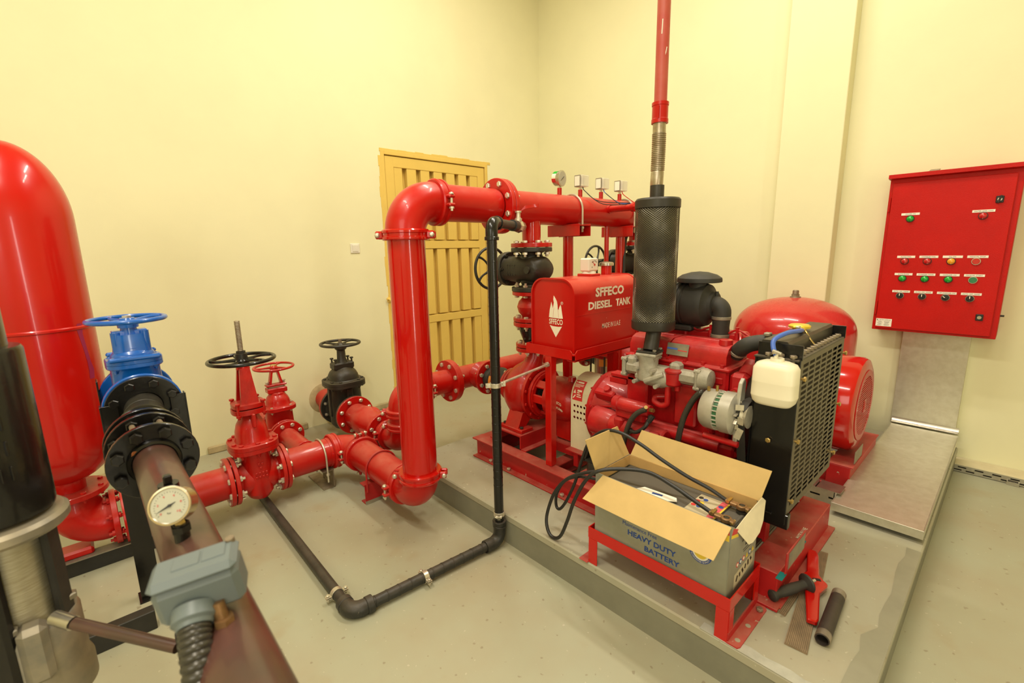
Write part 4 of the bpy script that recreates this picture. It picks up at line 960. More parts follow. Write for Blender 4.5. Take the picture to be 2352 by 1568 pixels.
part('maker_plate_print', MB().box((-1.06, 1.9826, 1.036), (.05, .001, .008), 0, R_), 'hoseblue', t); part('maker_plate_print', MB().box((-1.01, 1.9826, 1.030), (.045, .001, .004), 0, R_), 'redprint', t); part('maker_plate_print', MB().box((-1.04, 1.986, 1.016), (.085, .001, .012), 0, R_), 'ink', t)
# flywheel housing
b = MB()
b.lathe([(.150, -1.498), (.200, -1.498), (.205, -1.492), (.205, -1.478), (.196, -1.470), (.188, -1.44), (.172, -1.38), (.155, -1.33), (.13, -1.30), (.05, -1.29)], (0, 2.10, .62), (1, 0, 0), 44)
b.box((-1.40, 1.945, .745), (.12, .04, .055), .008, Matrix.Rotation(math.radians(32), 3, 'X')); b.cyl((-1.385, 1.945, .775), (-1.385, 1.930, .790), .020, .018, 8)
b.box((-1.395, 1.93, .69), (.15, .03, .012), .003, Matrix.Rotation(math.radians(-12), 3, 'Y')); b.box((-1.42, 1.93, .56), (.09, .06, .11), .015); b.lathe([(.075, -1.43), (.072, -1.34), (.06, -1.30)], (0, 1.905, .615), (1, 0, 0), 24)
b.box((-1.36, 1.93, .50), (.03, .04, .06), .006); b.box((-1.30, 1.97, .865), (.14, .06, .02), .004); b.box((-1.33, 1.955, .835), (.10, .02, .03), .004)
fh = part('flywheel_housing', b, E_, t)
bolts(fh, (-1.484, 2.10, .62), (1, 0, 0), .190, 12, .009, .02, 'redengine', only=lambda a: True)
# starter motor and solenoid
b = MB().lathe([(0, -1.31), (.05, -1.305), (.058, -1.29), (.056, -1.255), (.050, -1.25), (.050, -1.06), (.047, -1.05), (.047, -1.02), (.04, -1.012), (0, -1.012)], (0, 1.875, .628), (1, 0, 0), 26); b.box((-1.245, 1.85, .66), (.05, .05, .06), .01)
b.box((-1.05, 1.835, .66), (.05, .02, .02), .004)
part('starter_motor', b, E_, t)
b = MB().lathe([(0, -1.285), (.036, -1.28), (.038, -1.25), (.033, -1.245), (.033, -1.115), (.028, -1.105), (.028, -1.085), (0, -1.085)], (0, 1.855, .755), (1, 0, 0), 22); b.box((-1.19, 1.855, .715), (.16, .03, .05), .008)
part('solenoid', b, E_, t)
part('terminal', MB().cyl((-1.085, 1.845, .765), (-1.06, 1.84, .768), .010, seg=6).cyl((-1.10, 1.835, .775), (-1.085, 1.815, .785), .009, seg=6), 'brass', t)
part('starter_plug', MB().cyl((-1.17, 1.825, .645), (-1.17, 1.81, .648), .016, seg=14), 'soot', t)
part('starter_label', MB().box((-1.085, 1.8255, .612), (.055, .002, .02), 0, Matrix.Rotation(math.radians(-20), 3, 'X')), 'castgrey', t)
# grey exhaust manifold
YX = 1.915
b = MB(); b.box((-1.075, YX + .005, .932), (.37, .062, .060), .016)
for x, h in ((-1.262, .095), (-.895, .095)):
    b.box((x, YX + .01, .933), (.020, .075, h), .006)
    for sg in (-1, 1): b.cyl((x - .012, YX - .018, .933 + sg * .037), (x + .016, YX - .018, .933 + sg * .037), .010, seg=8)
b.lathe([(.048, -.885), (.05, -.87), (.042, -.845), (.02, -.835), (0, -.835)], (0, YX + .01, .935), (1, 0, 0), 22)
b.box((-1.005, YX + .01, .952), (.05, .06, .075), .012); b.box((-1.225, YX + .01, .952), (.05, .06, .07), .012)
b.lathe([(.052, 1.008), (.044, .985), (.043, .95), (.05, .92), (.045, .893), (.02, .882), (0, .88)], (-1.128, YX - .02, 0), (0, 0, 1), 24)
b.tube([(-1.125, YX - .02, .915), (-1.06, YX - .005, .905), (-1.0, YX + .005, .915)], [.048, .045, .036], 18)
b.box((-1.17, YX - .035, .905), (.03, .03, .03), .008); b.tube([(-1.12, YX - .065, .895), (-1.07, YX - .05, .920), (-1.04, YX - .04, .935)], [.014, .016, .012], 10)
for (x, z) in ((-1.165, .945), (-1.085, .945), (-1.17, .885), (-1.06, .88)): b.cyl((x, YX - .075, z), (x, YX - .03, z), .010, seg=8)
part('exhaust_manifold', b, 'grey', t)
b = MB(); b.box((-1.128, YX - .02, 1.014), (.098, .088, .014), .004, Matrix.Rotation(math.radians(8), 3, 'Z')); part('manifold_flange', b, 'grey', t)
# red breather cup with its bent pipe
b = MB().lathe([(0, .885), (.030, .886), (.036, .893), (.037, .945), (.041, .948), (.041, .956), (.030, .962), (.008, .964), (.008, .974), (0, .975)], (-1.005, 1.905, 0), (0, 0, 1), 26)
b.cyl((-.985, 1.905, .865), (-.985, 1.905, .89), .012, seg=10)
b.tube([(-1.03, 1.905, .89), (-1.03, 1.905, .83)] + fillet([(-1.03, 1.905, .815), (-1.03, 1.905, .79), (-1.06, 1.90, .775), (-1.10, 1.91, .785), (-1.105, 1.93, .805), (-1.06, 1.95, .81)], .03, 4), .014, 12)
part('breather_cup', b, 'redengine', t)
# timing cover, water pump, fan side
b = MB(); b.box((-.745, 2.11, .68), (.06, .27, .50), .03); b.cyl((-.745, 2.10, .985), (-.745, 2.02, .945), .035, seg=16); b.box((-.755, 2.0, .92), (.07, .06, .10), .015)
b.cyl((-.755, 1.975, .895), (-.755, 1.945, .895), .018, seg=14)
for (z) in (.48, .55, .62): b.cyl((-.74, 1.975, z), (-.74, 1.955, z), .014, seg=8)
part('timing_cover', b, E_, t)
part('sensor', MB().cyl((-.755, 1.95, .895), (-.755, 1.93, .893), .012, seg=6), 'brass', t)
part('engine_mount', MB().box((-1.42, 1.87, .46), (.012, .10, .13), .002, Matrix.Rotation(math.radians(22), 3, 'Y')).box((-1.40, 1.87, .41), (.08, .10, .012)), 'blackmat', t)
part('mount_bolt', MB().cyl((-1.43, 1.85, .48), (-1.41, 1.85, .49), .014, seg=10).cyl((-1.43, 1.89, .46), (-1.41, 1.89, .47), .014, seg=10), 'rusty', t)
part('mount_pedestal', MB().lathe([(.045, .405), (.048, .39), (.048, .35), (.045, .34)], (-1.39, 1.86, 0), (0, 0, 1), 20), 'soot', t)
part('mount_pedestal', MB().box((-1.39, 1.86, .335), (.13, .12, .010)).box((-1.39, 1.86, .31), (.09, .09, .05)), 'redskid', t)
# alternator
AY, AZ = 1.855, .838
t2 = T('alternator', (-.785, AY, AZ), 'silver-grey alternator with green windings on the engine, beside the white coolant bottle', 'alternator')
ax_ = (1, 0, 0)
part('rear_housing', MB().lathe([(0, -.858), (.055, -.856), (.074, -.848), (.082, -.835), (.084, -.79), (.080, -.788)], (0, AY, AZ), ax_, 36), 'alu', t2)
part('windings', MB().lathe([(.074, -.80), (.0765, -.795), (.0765, -.767), (.074, -.763)], (0, AY, AZ), ax_, 36), 'green', t2)
b = MB()
for i in range(26):
    a = 2 * PI * i / 26; b.box((-.780, AY + .0775 * math.cos(a), AZ + .0775 * math.sin(a)), (.026, .009, .005), .001, Matrix.Rotation(a, 3, 'X'))
part('cooling_fins', b, 'alu', t2, kind='stuff')
part('front_housing', MB().lathe([(.080, -.770), (.085, -.768), (.085, -.725), (.07, -.715), (0, -.71)], (0, AY, AZ), ax_, 36), 'alu', t2)
b = MB(); b.prism([(-.012, -.135), (.016, -.135), (.030, -.10), (.03, .05), (.034, .13), (.018, .148), (-.004, .13), (-.022, .05), (-.026, -.10)], (-.722, AY, AZ), (0, 1, 0), (0, 0, 1), .016); b.cyl((-.85, AY - .05, AZ - .035), (-.73, AY - .05, AZ - .035), .008, seg=10)
part('bracket', b, 'alu', t2, bevel=.003)
b = MB(); b.lathe([(.022, -.70), (.046, -.695), (.040, -.685), (.046, -.672), (.022, -.668)], (0, AY, AZ), ax_, 28)
for i in range(11):
    a = 2 * PI * i / 11; b.box((-.706, AY + .05 * math.cos(a), AZ + .05 * math.sin(a)), (.012, .024, .003), .0, Matrix.Rotation(a + .5, 3, 'X'))
part('pulley_fan', b, 'zinc', t2)
part('plated_tab', MB().box((-.695, AY - .045, AZ + .045), (.030, .003, .022), 0, Matrix.Rotation(.6, 3, 'Z')), 'zinc', t2); part('plated_tab', MB().box((-.685, AY - .055, AZ - .005), (.026, .003, .028), 0, Matrix.Rotation(-.4, 3, 'Z')), 'zinc', t2); part('plated_tab', MB().box((-.69, AY - .05, AZ - .060), (.024, .003, .045), 0, Matrix.Rotation(.3, 3, 'Y')), 'zinc', t2)
part('stud', MB().cyl((-.80, AY - .01, AZ + .083), (-.80, AY - .01, AZ + .105), .006, seg=8).cyl((-.83, AY - .02, AZ + .08), (-.83, AY - .02, AZ + .098), .007, seg=6), 'brass', t2)
part('adjusting_rod', MB().cyl((-.84, AY - .02, AZ - .115), (-.70, AY - .02, AZ - .118), .013, seg=12), 'redengine', t2)
t2.location.x += .018
t = T('fan_belt', (-.68, 2.0, .6), 'black V-belt running round the engine pulleys beside the alternator', 'belt')
def hullbelt(cs):
    pts = []
    for (y, z, r) in cs: pts += [(y + r * math.cos(2 * PI * i / 24), z + r * math.sin(2 * PI * i / 24)) for i in range(24)]
    pts = sorted(set(pts)); 
    def half(pp):
        h = []
        for p in pp:
            while len(h) > 1 and (h[-1][0] - h[-2][0]) * (p[1] - h[-2][1]) - (h[-1][1] - h[-2][1]) * (p[0] - h[-2][0]) <= 0: h.pop()
            h.append(p)
        return h
    lo = half(pts); up = half(pts[::-1]); return lo[:-1] + up[:-1]
hb = hullbelt([(AY + .02, AZ, .058), (2.00, .53, .105), (2.08, .80, .080)])
b = MB(); vs = []
cy = sum(p[0] for p in hb) / len(hb); cz = sum(p[1] for p in hb) / len(hb)
rings = []
for (y, z) in hb:
    d = Vector((0, y - cy, z - cz)).normalized() * .011; p = Vector((0, y, z))
    rings.append([p + Vector((-.692, 0, 0)), p + Vector((-.658, 0, 0)), p + Vector((-.662, 0, 0)) - d, p + Vector((-.688, 0, 0)) - d])
rings.append(rings[0]); b.loft(rings, cap=False); part('belt', b, 'blackrub', t)
part('pulley', MB().lathe([(0, -.70), (.09, -.70), (.103, -.695), (.096, -.681), (.103, -.660), (.09, -.655), (0, -.655)], (0, 2.00, .53), (1, 0, 0), 32), 'black', t)
part('pulley', MB().lathe([(0, -.70), (.06, -.70), (.073, -.695), (.068, -.681), (.073, -.667), (.06, -.662), (0, -.66)], (0, 2.09, .80), (1, 0, 0), 32), 'black', t)

# corrugated wiring looms on the engine
def loom(p, r, lab, m='conduit', name='wiring_loom'):
    P = spline(p, 10); b = MB(); out = []; rad = []
    acc = 0; last = P[0]; dens = []
    for a, c in zip(P, P[1:]):
        n_ = max(1, int((c - a).length / .0035))
        for k in range(n_): dens.append(a + (c - a) * k / n_)
    for i, q in enumerate(dens): out.append(q); rad.append(r if i % 2 else r * .86)
    b.tube(out, rad, 10)
    o = single(name, b, m, p[0], lab, 'cable conduit', angle=60)
    return o
loom([(-1.20, 1.80, .40), (-1.195, 1.80, .50), (-1.185, 1.80, .60), (-1.165, 1.81, .69), (-1.13, 1.815, .745), (-1.085, 1.825, .775)], .0135, 'black corrugated conduit rising to the starter terminal behind the carton')
loom([(-.945, 1.84, .45), (-.945, 1.84, .55), (-.940, 1.845, .65), (-.925, 1.855, .76), (-.895, 1.86, .84), (-.865, 1.86, .885), (-.84, 1.86, .90)], .014, 'black corrugated conduit rising to the left side of the alternator')
t_ = single('starter_cable', MB().tube(spline([(-1.155, 1.805, .655), (-1.12, 1.80, .66), (-1.085, 1.81, .69), (-1.075, 1.825, .72), (-1.07, 1.83, .745)], 8), .009, 10).cyl((-1.075, 1.825, .715), (-1.06, 1.835, .745), .013, seg=10), 'cable', (-1.15, 1.8, .655), 'short black starter cable with lug beside the solenoid', 'cable')

# ---------------------------------------------------------------- exhaust silencer with expanded-metal guard, bellows, stack pipe
SX, SY = -1.142, 1.945
t = T('silencer', (SX, SY, 1.02), 'tall black exhaust silencer wrapped in diamond mesh above the engine', 'silencer')
part('inlet_pipe', MB().cyl((SX + .012, SY - .035, 1.028), (SX + .008, SY, 1.13), .034, .034, 24), 'soot', t)
part('square_flange', MB().box((SX + .012, SY - .04, 1.0245), (.098, .088, .012), .003, Matrix.Rotation(math.radians(8), 3, 'Z')), 'soot', t)
for (i, j) in ((1, 1), (1, -1), (-1, 1), (-1, -1)): inst('bolt', bolt_mesh(.0075, .032, 'castgrey'), t, (SX + .012 + i * .037 - j * .004, SY - .04 + j * .033 + i * .004, 1.018))
part('shell', MB().cyl((SX, SY, 1.14), (SX, SY, 1.68), .084, seg=40), 'soot', t)
part('end_cap', MB().lathe([(.03, 1.118), (.085, 1.120), (.096, 1.126), (.0985, 1.132), (.0985, 1.165), (.086, 1.168)], (SX, SY, 0), (0, 0, 1), 44), 'soot', t)
part('end_cap', MB().lathe([(.086, 1.664), (.0985, 1.667), (.0985, 1.700), (.092, 1.708), (.03, 1.710)], (SX, SY, 0), (0, 0, 1), 44), 'soot', t)
b = MB(); n_ = 46; H0, H1 = 1.163, 1.669; RR = .0945
for sg in (-1, 1):
    for i in range(n_):
        b.tube([(SX + RR * math.cos(a), SY + RR * math.sin(a), H0 + (H1 - H0) * k / 64) for k in range(65) for a in [2 * PI * i / n_ + sg * k / 64 * 7.6]], .00095, 3, cap=False)
part('mesh_guard', b, 'mesh', t, kind='stuff', angle=80)
part('outlet_pipe', MB().cyl((SX - .006, SY, 1.705), (SX - .006, SY, 1.765), .0305, seg=26), 'soot', t)
t = T('exhaust_pipe', (SX, SY, 1.765), 'red exhaust stack with steel bellows rising from silencer to the ceiling', 'exhaust pipe')
pr = [(.027, 1.762), (.028, 1.775), (.0275, 1.82)]
zb = 1.825
while zb < 1.975: pr += [(.0255, zb), (.030, zb + .0025), (.030, zb + .0045), (.0255, zb + .007)]; zb += .0078
pr += [(.0275, 1.98), (.0275, 2.035)]
b = MB(); b.lathe(pr, (0, 0, 0), (0, 0, 1), 28)
b.v = [Vector((p.x + SX - .010 + .004 * math.sin((p.z - 1.76) * 9), p.y + SY, p.z)) for p in b.v]
part('bellows', b, 'flex', t, angle=50)
EX = SX - .006
part('coupling', MB().lathe([(.030, 2.02), (.0355, 2.02), (.0355, 2.036), (.0335, 2.038), (.0335, 2.088), (.0355, 2.09), (.0355, 2.103), (.029, 2.104)], (EX, SY, 0), (0, 0, 1), 24).box((EX + .012, SY - .033, 2.06), (.006, .006, .05)), 'red', t)
M['redstack'] = mat('faded_red_stack_paint', (0.46, 0.045, 0.035), 0.42, var=0.3, vscale=5, col2=(0.50, 0.11, 0.075), chips=0.0, chipcol=(0.6, 0.4, 0.3))
part('stack_pipe', MB().cyl((EX, SY, 2.09), (EX - .002, SY, ZC - .001), .0268, seg=26), 'redstack', t)
part('paint_scratch', MB().box((EX + .010, SY - .0248, 2.388), (.0035, .002, .055), 0, Matrix.Rotation(.03, 3, 'Y')), 'label', t); part('paint_scratch', MB().box((EX + .0235, SY - .0125, 2.29), (.002, .003, .04), 0, Matrix.Rotation(.2, 3, 'Y')), 'label', t)

# air cleaner behind the silencer
t = T('air_cleaner', (-1.04, 2.26, 1.2), 'black air cleaner with mushroom rain cap and rubber elbow behind the engine', 'air filter')
AXc = (-1.10, 2.24, 1.225)
b = MB().lathe([(0, -1.235), (.095, -1.232), (.107, -1.225)] + [q for i in range(5) for q in ((.107, -1.215 + i * .022), (.103, -1.211 + i * .022), (.103, -1.205 + i * .022), (.107, -1.201 + i * .022))] + [(.107, -1.04), (.10, -1.02), (.078, -1.012), (.068, -1.0), (.066, -.985), (.055, -.98), (0, -.98)], (0, 2.24, 1.215), (1, 0, 0), 40)
b.box((-1.14, 2.24, 1.10), (.13, .12, .03), .008)
part('canister', b, 'blackrub', t)
part('rain_cap', MB().lathe([(0, 1.378), (.04, 1.374), (.08, 1.362), (.102, 1.347), (.104, 1.338), (.104, 1.328), (.098, 1.326), (.045, 1.33)], (-1.068, 2.23, 0), (0, 0, 1), 40), 'blackrub', t)
part('stem', MB().lathe([(.040, 1.33), (.040, 1.305), (.036, 1.24), (.028, 1.19)], (-1.068, 2.215, 0), (0, 0, 1), 24), 'blackrub', t)
part('elbow', MB().tube([(-1.0, 2.23, 1.222), (-.98, 2.23, 1.222)] + bend((-.945, 2.22, 1.222), (1, 0, 0), (0, 0, -1), .035, 8) + [(-.945, 2.22, 1.16)], .042, 24).cyl((-.975, 2.225, 1.255), (-.975, 2.225, 1.285), .008, seg=12), 'blackrub', t)
part('hose', MB().lathe([(.040, 1.175), (.041, 1.16), (.038, 1.12), (.041, 1.08), (.040, 1.065)], (-.945, 2.22, 0), (0, 0, 1), 26), 'blackrub', t)
for z in (1.163, 1.078): part('hose_clamp', MB().ring((-.945, 2.22, z), (0, 0, 1), .040, .0435, .016, 28), 'castgrey', t)
part('inlet_stub', MB().cyl((-.945, 2.22, 1.03), (-.945, 2.22, 1.075), .036, seg=20).box((-.945, 2.22, 1.05), (.11, .09, .014), .004), 'redengine', t)

# ---------------------------------------------------------------- fuel tank on its stand
t = T('fuel_tank', (-1.672, 2.115, .97), 'red diesel fuel tank with white lettering and flame emblem, standing on a tray', 'fuel tank')
TX0, TX1, TY0, TY1, TZ0, TZ1 = -1.824, -1.522, 1.838, 2.405, .966, 1.345
def tprof(g=0.0):
    r = .085; pts = [(TX0 - g, TZ0), (TX0 - g, TZ1 + g - r)]
    for i in range(9): a = PI - PI / 2 * i / 8; pts.append((TX0 + r + (r + g) * math.cos(a), TZ1 - r + (r + g) * math.sin(a)))
    for i in range(9): a = PI / 2 - PI / 2 * i / 8; pts.append((TX1 - r + (r + g) * math.cos(a), TZ1 - r + (r + g) * math.sin(a)))
    pts += [(TX1 + g, TZ0)]
    return pts
part('shell', MB().loft([[Vector((x, y, z)) for x, z in tprof()] for y in (TY0, TY1)]), 'redtank', t)
o_, i_ = tprof(.0035), tprof(-.005)
b = MB(); nn = len(o_)
for (ya, yb_) in ((TY0 - .010, TY0 + .004), (TY1 - .004, TY1 + .010)):
    ra = [Vector((x, ya, z)) for x, z in o_]; rb = [Vector((x, ya, z)) for x, z in i_]; rc = [Vector((x, yb_, z)) for x, z in i_]; rd = [Vector((x, yb_, z)) for x, z in o_]
    b.add(ra + rb + rc + rd, [(i, i + 1, nn + i + 1, nn + i) for i in range(nn - 1)] + [(nn + i, nn + i + 1, 2 * nn + i + 1, 2 * nn + i) for i in range(nn - 1)] + [(3 * nn + i, 3 * nn + i + 1, i + 1, i) for i in range(nn - 1)] + [(2 * nn + i, 2 * nn + i + 1, 3 * nn + i + 1, 3 * nn + i) for i in range(nn - 1)])
part('rim', b, 'redtank', t)
part('seam', MB().box((TX1 + .0006, (TY0 + TY1) / 2, 1.158), (.0012, TY1 - TY0 - .01, .003)), 'redtank', t)
text('SFFECO', t, (TX1, 2.135, 1.268), (0, 1, 0), (0, 0, 1), .260, .050, 'lettering', .040)
text('DIESEL', t, (TX1, 2.050, 1.200), (0, 1, 0), (0, 0, 1), .208, .042, 'lettering', .038)
text('TANK', t, (TX1, 2.263, 1.199), (0, 1, 0), (0, 0, 1), .145, .042, 'lettering', .038)
text('MADE IN U.A.E', t, (TX1, 2.152, 1.081), (0, 1, 0), (0, 0, 1), .170, .028, 'lettering', .006)
flame(t, (-1.652, TY0 - .0005, 1.138), (1, 0, 0), (0, 0, 1), .098)
b = MB().ring((-1.610, TY0 - .001, 1.220), (0, -1, 0), .0065, .008, .001, 16, .0002); part('registered_mark', b, 'lettering', t); text('R', t, (-1.610, TY0 - .001, 1.220), (1, 0, 0), (0, 0, 1), .006, .008, 'lettering')
part('gauge_foot', MB().box((-1.67, 2.135, TZ1 + .006), (.10, .085, .014), .003), 'redtank', t)
b = MB(); b.lathe([(.040, TZ1 + .012), (.034, TZ1 + .028)], (-1.67, 2.135, 0), (0, 0, 1), 20); b.box((-1.67, 2.135, TZ1 + .062), (.066, .084, .074), .007); part('level_gauge', b, 'white', t)
part('gauge_face', MB().box((-1.6365, 2.14, TZ1 + .064), (.0015, .066, .062), .0005), 'label', t)
part('gauge_needle', MB().cyl((-1.6355, 2.142, TZ1 + .062), (-1.634, 2.142, TZ1 + .062), .006, seg=12).box((-1.6352, 2.132, TZ1 + .072), (.001, .026, .0025), 0, Matrix.Rotation(-.7, 3, 'X')), 'redprint', t)
b = MB()
for a in (40, 62, 84, 118, 140, 215): b.box((-1.6352, 2.14 + .024 * math.cos(math.radians(a)), TZ1 + .062 + .022 * math.sin(math.radians(a))), (.001, .006, .003), 0, Matrix.Rotation(math.radians(a), 3, 'X'))
part('gauge_scale', b, 'ink', t)
part('filler_neck', MB().cyl((-1.67, 2.30, TZ1 - .005), (-1.67, 2.30, TZ1 + .056), .031, seg=24), 'redtank', t)
b = MB().lathe([(.038, TZ1 + .050), (.043, TZ1 + .052), (.043, TZ1 + .066), (.036, TZ1 + .071), (.0, TZ1 + .077)], (-1.67, 2.30, 0), (0, 0, 1), 16); part('filler_cap', b, 'steel', t)
t = T('tank_stand', (-1.672, 2.115, SZ), 'red angle-iron tray and legs carrying the fuel tank', 'stand')
b = MB(); x0, x1, y0, y1 = TX0 - .022, TX1 + .020, TY0 - .030, TY1 + .03
b.box(((x0 + x1) / 2, (y0 + y1) / 2, .961), (x1 - x0, y1 - y0, .006))
zl0, zl1 = .935, .985
part('tray', b, 'redtank', t)
b = MB(); b.prism([(x0, zl0 + .0), (x1 - .012, zl0 - .0), (x1 - .012, zl1 - .012), (x1 - .022, zl1), (x0 + .01, zl1), (x0, zl1 - .01)], (0, y0, 0), (1, 0, 0), (0, 0, 1), .005); part('tray_lip', b, 'redtank', t)
b = MB(); b.prism([(y0 + .008, zl0 - .0), (y1, zl0), (y1, zl1), (y0 + .022, zl1), (y0 + .008, zl1 - .014)], (x1, 0, 0), (0, 1, 0), (0, 0, 1), .005); part('tray_lip', b, 'redtank', t)
part('tray_lip', MB().box(((x0 + x1) / 2, y1, (zl0 + zl1) / 2), (x1 - x0, .005, zl1 - zl0)), 'redtank', t); part('tray_lip', MB().box((x0, (y0 + y1) / 2, (zl0 + zl1) / 2), (.005, y1 - y0, zl1 - zl0)), 'redtank', t)
part('under_angle', MB().box((x1 - .03, (y0 + y1) / 2, .925), (.05, y1 - y0 - .02, .005)).box((x1 - .055, (y0 + y1) / 2, .945), (.005, y1 - y0 - .02, .04)), 'redtank', t)
for y in (1.828, 2.395): part('leg', MB().box((-1.682, y, (SZ + .958) / 2), (.045, .045, .958 - SZ), .003), 'redgloss', t)

# ---------------------------------------------------------------- radiator with header tank and slotted guard
GX, RY0, RY1, RZ0, RZ1 = -.503, 1.878, 2.470, .470, 1.086
t = T('radiator', (-.57, 2.17, SZ), 'black engine radiator with slotted grille and yellow filler cap at the skid end', 'radiator')
b = MB(); nrow = 27; ncol = 7; y0, y1, z0, z1 = RY0 + .022, RY1 - .022, RZ0 + .030, RZ1 - .012
ph = (z1 - z0) / nrow; pw = (y1 - y0) / ncol; sw = pw * .80; sh = ph * .60; tk = .0022
b.box((GX, (RY0 + y0) / 2, (RZ0 + RZ1) / 2), (tk, y0 - RY0, RZ1 - RZ0)); b.box((GX, (RY1 + y1) / 2, (RZ0 + RZ1) / 2), (tk, RY1 - y1, RZ1 - RZ0))
b.box((GX, (y0 + y1) / 2, (RZ0 + z0) / 2), (tk, y1 - y0, z0 - RZ0)); b.box((GX, (y0 + y1) / 2, (z1 + RZ1) / 2), (tk, y1 - y0, RZ1 - z1))
for r in range(nrow):
    zc = z0 + (r + .5) * ph
    b.box((GX, (y0 + y1) / 2, z0 + (r + 1) * ph - (ph - sh) / 2 * .0 - (ph - sh) / 2), (tk, y1 - y0, ph - sh))
    st = 0 if r % 2 else pw / 2
    zc = z0 + r * ph + sh / 2
    for c in range(ncol + 1):
        yc = y0 + c * pw + (st - pw / 2 if st else 0)
        a, e = max(y0, yc - (pw - sw) / 2), min(y1, yc + (pw - sw) / 2)
        if e - a > .001: b.box((GX, (a + e) / 2, zc), (tk, e - a, sh))
M['grille'] = mat('olive_grey_grille_paint', (0.140, 0.117, 0.074), 0.42, metal=0.35, var=0.2, vscale=6)
M['core'] = mat('dusty_radiator_core', (0.070, 0.054, 0.030), 0.6, metal=0.2, var=0.3, vscale=30, bump=.5, bscale=220)
part('grille', b, 'grille', t)
b = MB(); b.box((-.552, (RY0 + RY1) / 2, (RZ0 + RZ1) / 2 + .005), (.050, RY1 - RY0 - .06, RZ1 - RZ0 - .05)); part('core', b, 'core', t)
b = MB(); b.box((-.577, RY0 - .001, (RZ0 + RZ1) / 2 - .018), (.150, .006, RZ1 - RZ0 + .045), .002); b.box((-.577, RY1 + .001, (RZ0 + RZ1) / 2), (.150, .006, RZ1 - RZ0), .002); b.box((-.655, RY0 + .02, (RZ0 + RZ1) / 2), (.006, .05, RZ1 - RZ0)); b.box((-.57, (RY0 + RY1) / 2, RZ0 + .006), (.135, RY1 - RY0, .012))
b.box((-.535, RY0 + .012, .443), (.085, .03, .06), .002); b.box((-.60, RY0 + .01, .463), (.10, .045, .008), .002)
sh_ = part('side_frame', b, 'black', t)
for (y, zz) in ((RY0 + .02, (1.014, .771, .527)), (RY1 - .0, (1.018, .780, .544))):
    for z in zz: inst('bolt', bolt_mesh(.0085, .012, 'brass'), t, (GX + .003, y, z), (1, .0, 0))
inst('bolt', bolt_mesh(.0085, .010, 'brass'), t, (-.585, RY0 - .004, .76), (0, -1, 0))
b = MB(); b.loft([[Vector((x, y, z)) for x, z in ((-.648, RZ1), (-.648, 1.135), (-.640, 1.146), (-.556, 1.146), (-.548, 1.135), (-.548, RZ1))] for y in (RY0 + .01, RY1 - .01)])
M['hdr'] = mat('dusty_black_header_tank', (0.045, 0.038, 0.026), 0.42, var=0.4, vscale=8, dust=0.65, dustcol=(0.20, 0.155, 0.09))
part('header_tank', b, 'hdr', t)
for y in (RY0 + .003, RY1 - .003): part('end_plate', MB().box((-.575, y, 1.112), (.152, .006, .055), .001), 'black', t)
part('ledge', MB().box((-.524, (RY0 + RY1) / 2, RZ1 + .002), (.045, RY1 - RY0, .006)), 'hdr', t)
for i in range(13): inst('bolt', bolt_mesh(.0105, .008, 'rusty'), t, (-.522, RY0 + .030 + i * .0445, RZ1 + .006))
for i in range(3): inst('bolt', bolt_mesh(.0105, .008, 'rusty'), t, (-.610 + i * .042, RY0 - .010, RZ1 + .004))
part('front_ledge', MB().box((-.58, RY0 - .012, RZ1), (.15, .03, .005)), 'hdr', t)
part('filler_neck', MB().cyl((-.600, 2.17, 1.145), (-.600, 2.17, 1.163), .026, seg=20).cyl((-.600, 2.17, 1.155), (-.575, 2.13, 1.155), .009, seg=10), 'brass', t)
part('filler_cap', MB().lathe([(.030, 1.158), (.040, 1.160), (.041, 1.168), (.034, 1.173), (0, 1.175)], (-.600, 2.17, 0), (0, 0, 1), 28).box((-.600, 2.17, 1.166), (.02, .098, .006), .002), 'goldcap', t)
part('overflow_pipe', MB().tube(spline([(-.575, 2.145, 1.155), (-.560, 2.12, 1.15), (-.545, 2.13, 1.12), (-.525, 2.135, 1.095)], 6), .004, 8), 'brass', t)
b = MB()
for i in range(9):
    zz = .70 + i * .038
    b.tube([(-.665 - .016 * k, 1.94 + .05 * k + .012 * (8 - i) * 0, zz + .004 * k) for k in range(5)], .0045, 6)
for k in range(4): b.tube([(-.668 - .016 * k, 1.945 + .05 * k, .69), (-.668 - .016 * k, 1.945 + .05 * k, 1.02)], .004, 6)
part('fan_guard', b, 'black', t, kind='stuff')
part('fan_shroud', MB().lathe([(.20, -.72), (.22, -.72), (.275, -.66), (.255, -.66)], (0, 2.17, .80), (1, 0, 0), 40, closed=True), 'blackmat', t)
b = MB().tube(spline([(-.80, 2.06, 1.03), (-.785, 2.045, 1.055), (-.75, 2.03, 1.085), (-.71, 2.04, 1.10), (-.645, 2.06, 1.108)], 6), [.030] * 6 + [.033] * 19, 20)
part('top_hose', b, 'blackrub', t)
part('hose_clamp', MB().ring((-.672, 2.052, 1.105), (1, .15, .05), .033, .0365, .018, 26).box((-.672, 2.03, 1.142), (.025, .03, .014), .003), 'castgrey', t)
part('hose_clamp', MB().ring((-.79, 2.05, 1.045), (.3, -.3, .9), .030, .034, .014, 24), 'castgrey', t)
b = MB(); b.box((-.60, 1.945, .383), (.04, .05, .17), .002); b.box((-.60, 2.40, .383), (.04, .05, .17), .002); part('bracket_leg', MB().box((-.60, 1.945, .383), (.04, .05, .17), .002), 'redskid', t); part('bracket_leg', MB().box((-.60, 2.40, .383), (.04, .05, .17), .002), 'redskid', t)
part('rubber_pad', MB().box((-.600, 2.06, .303), (.022, .62, .012), .002), 'soot', t)

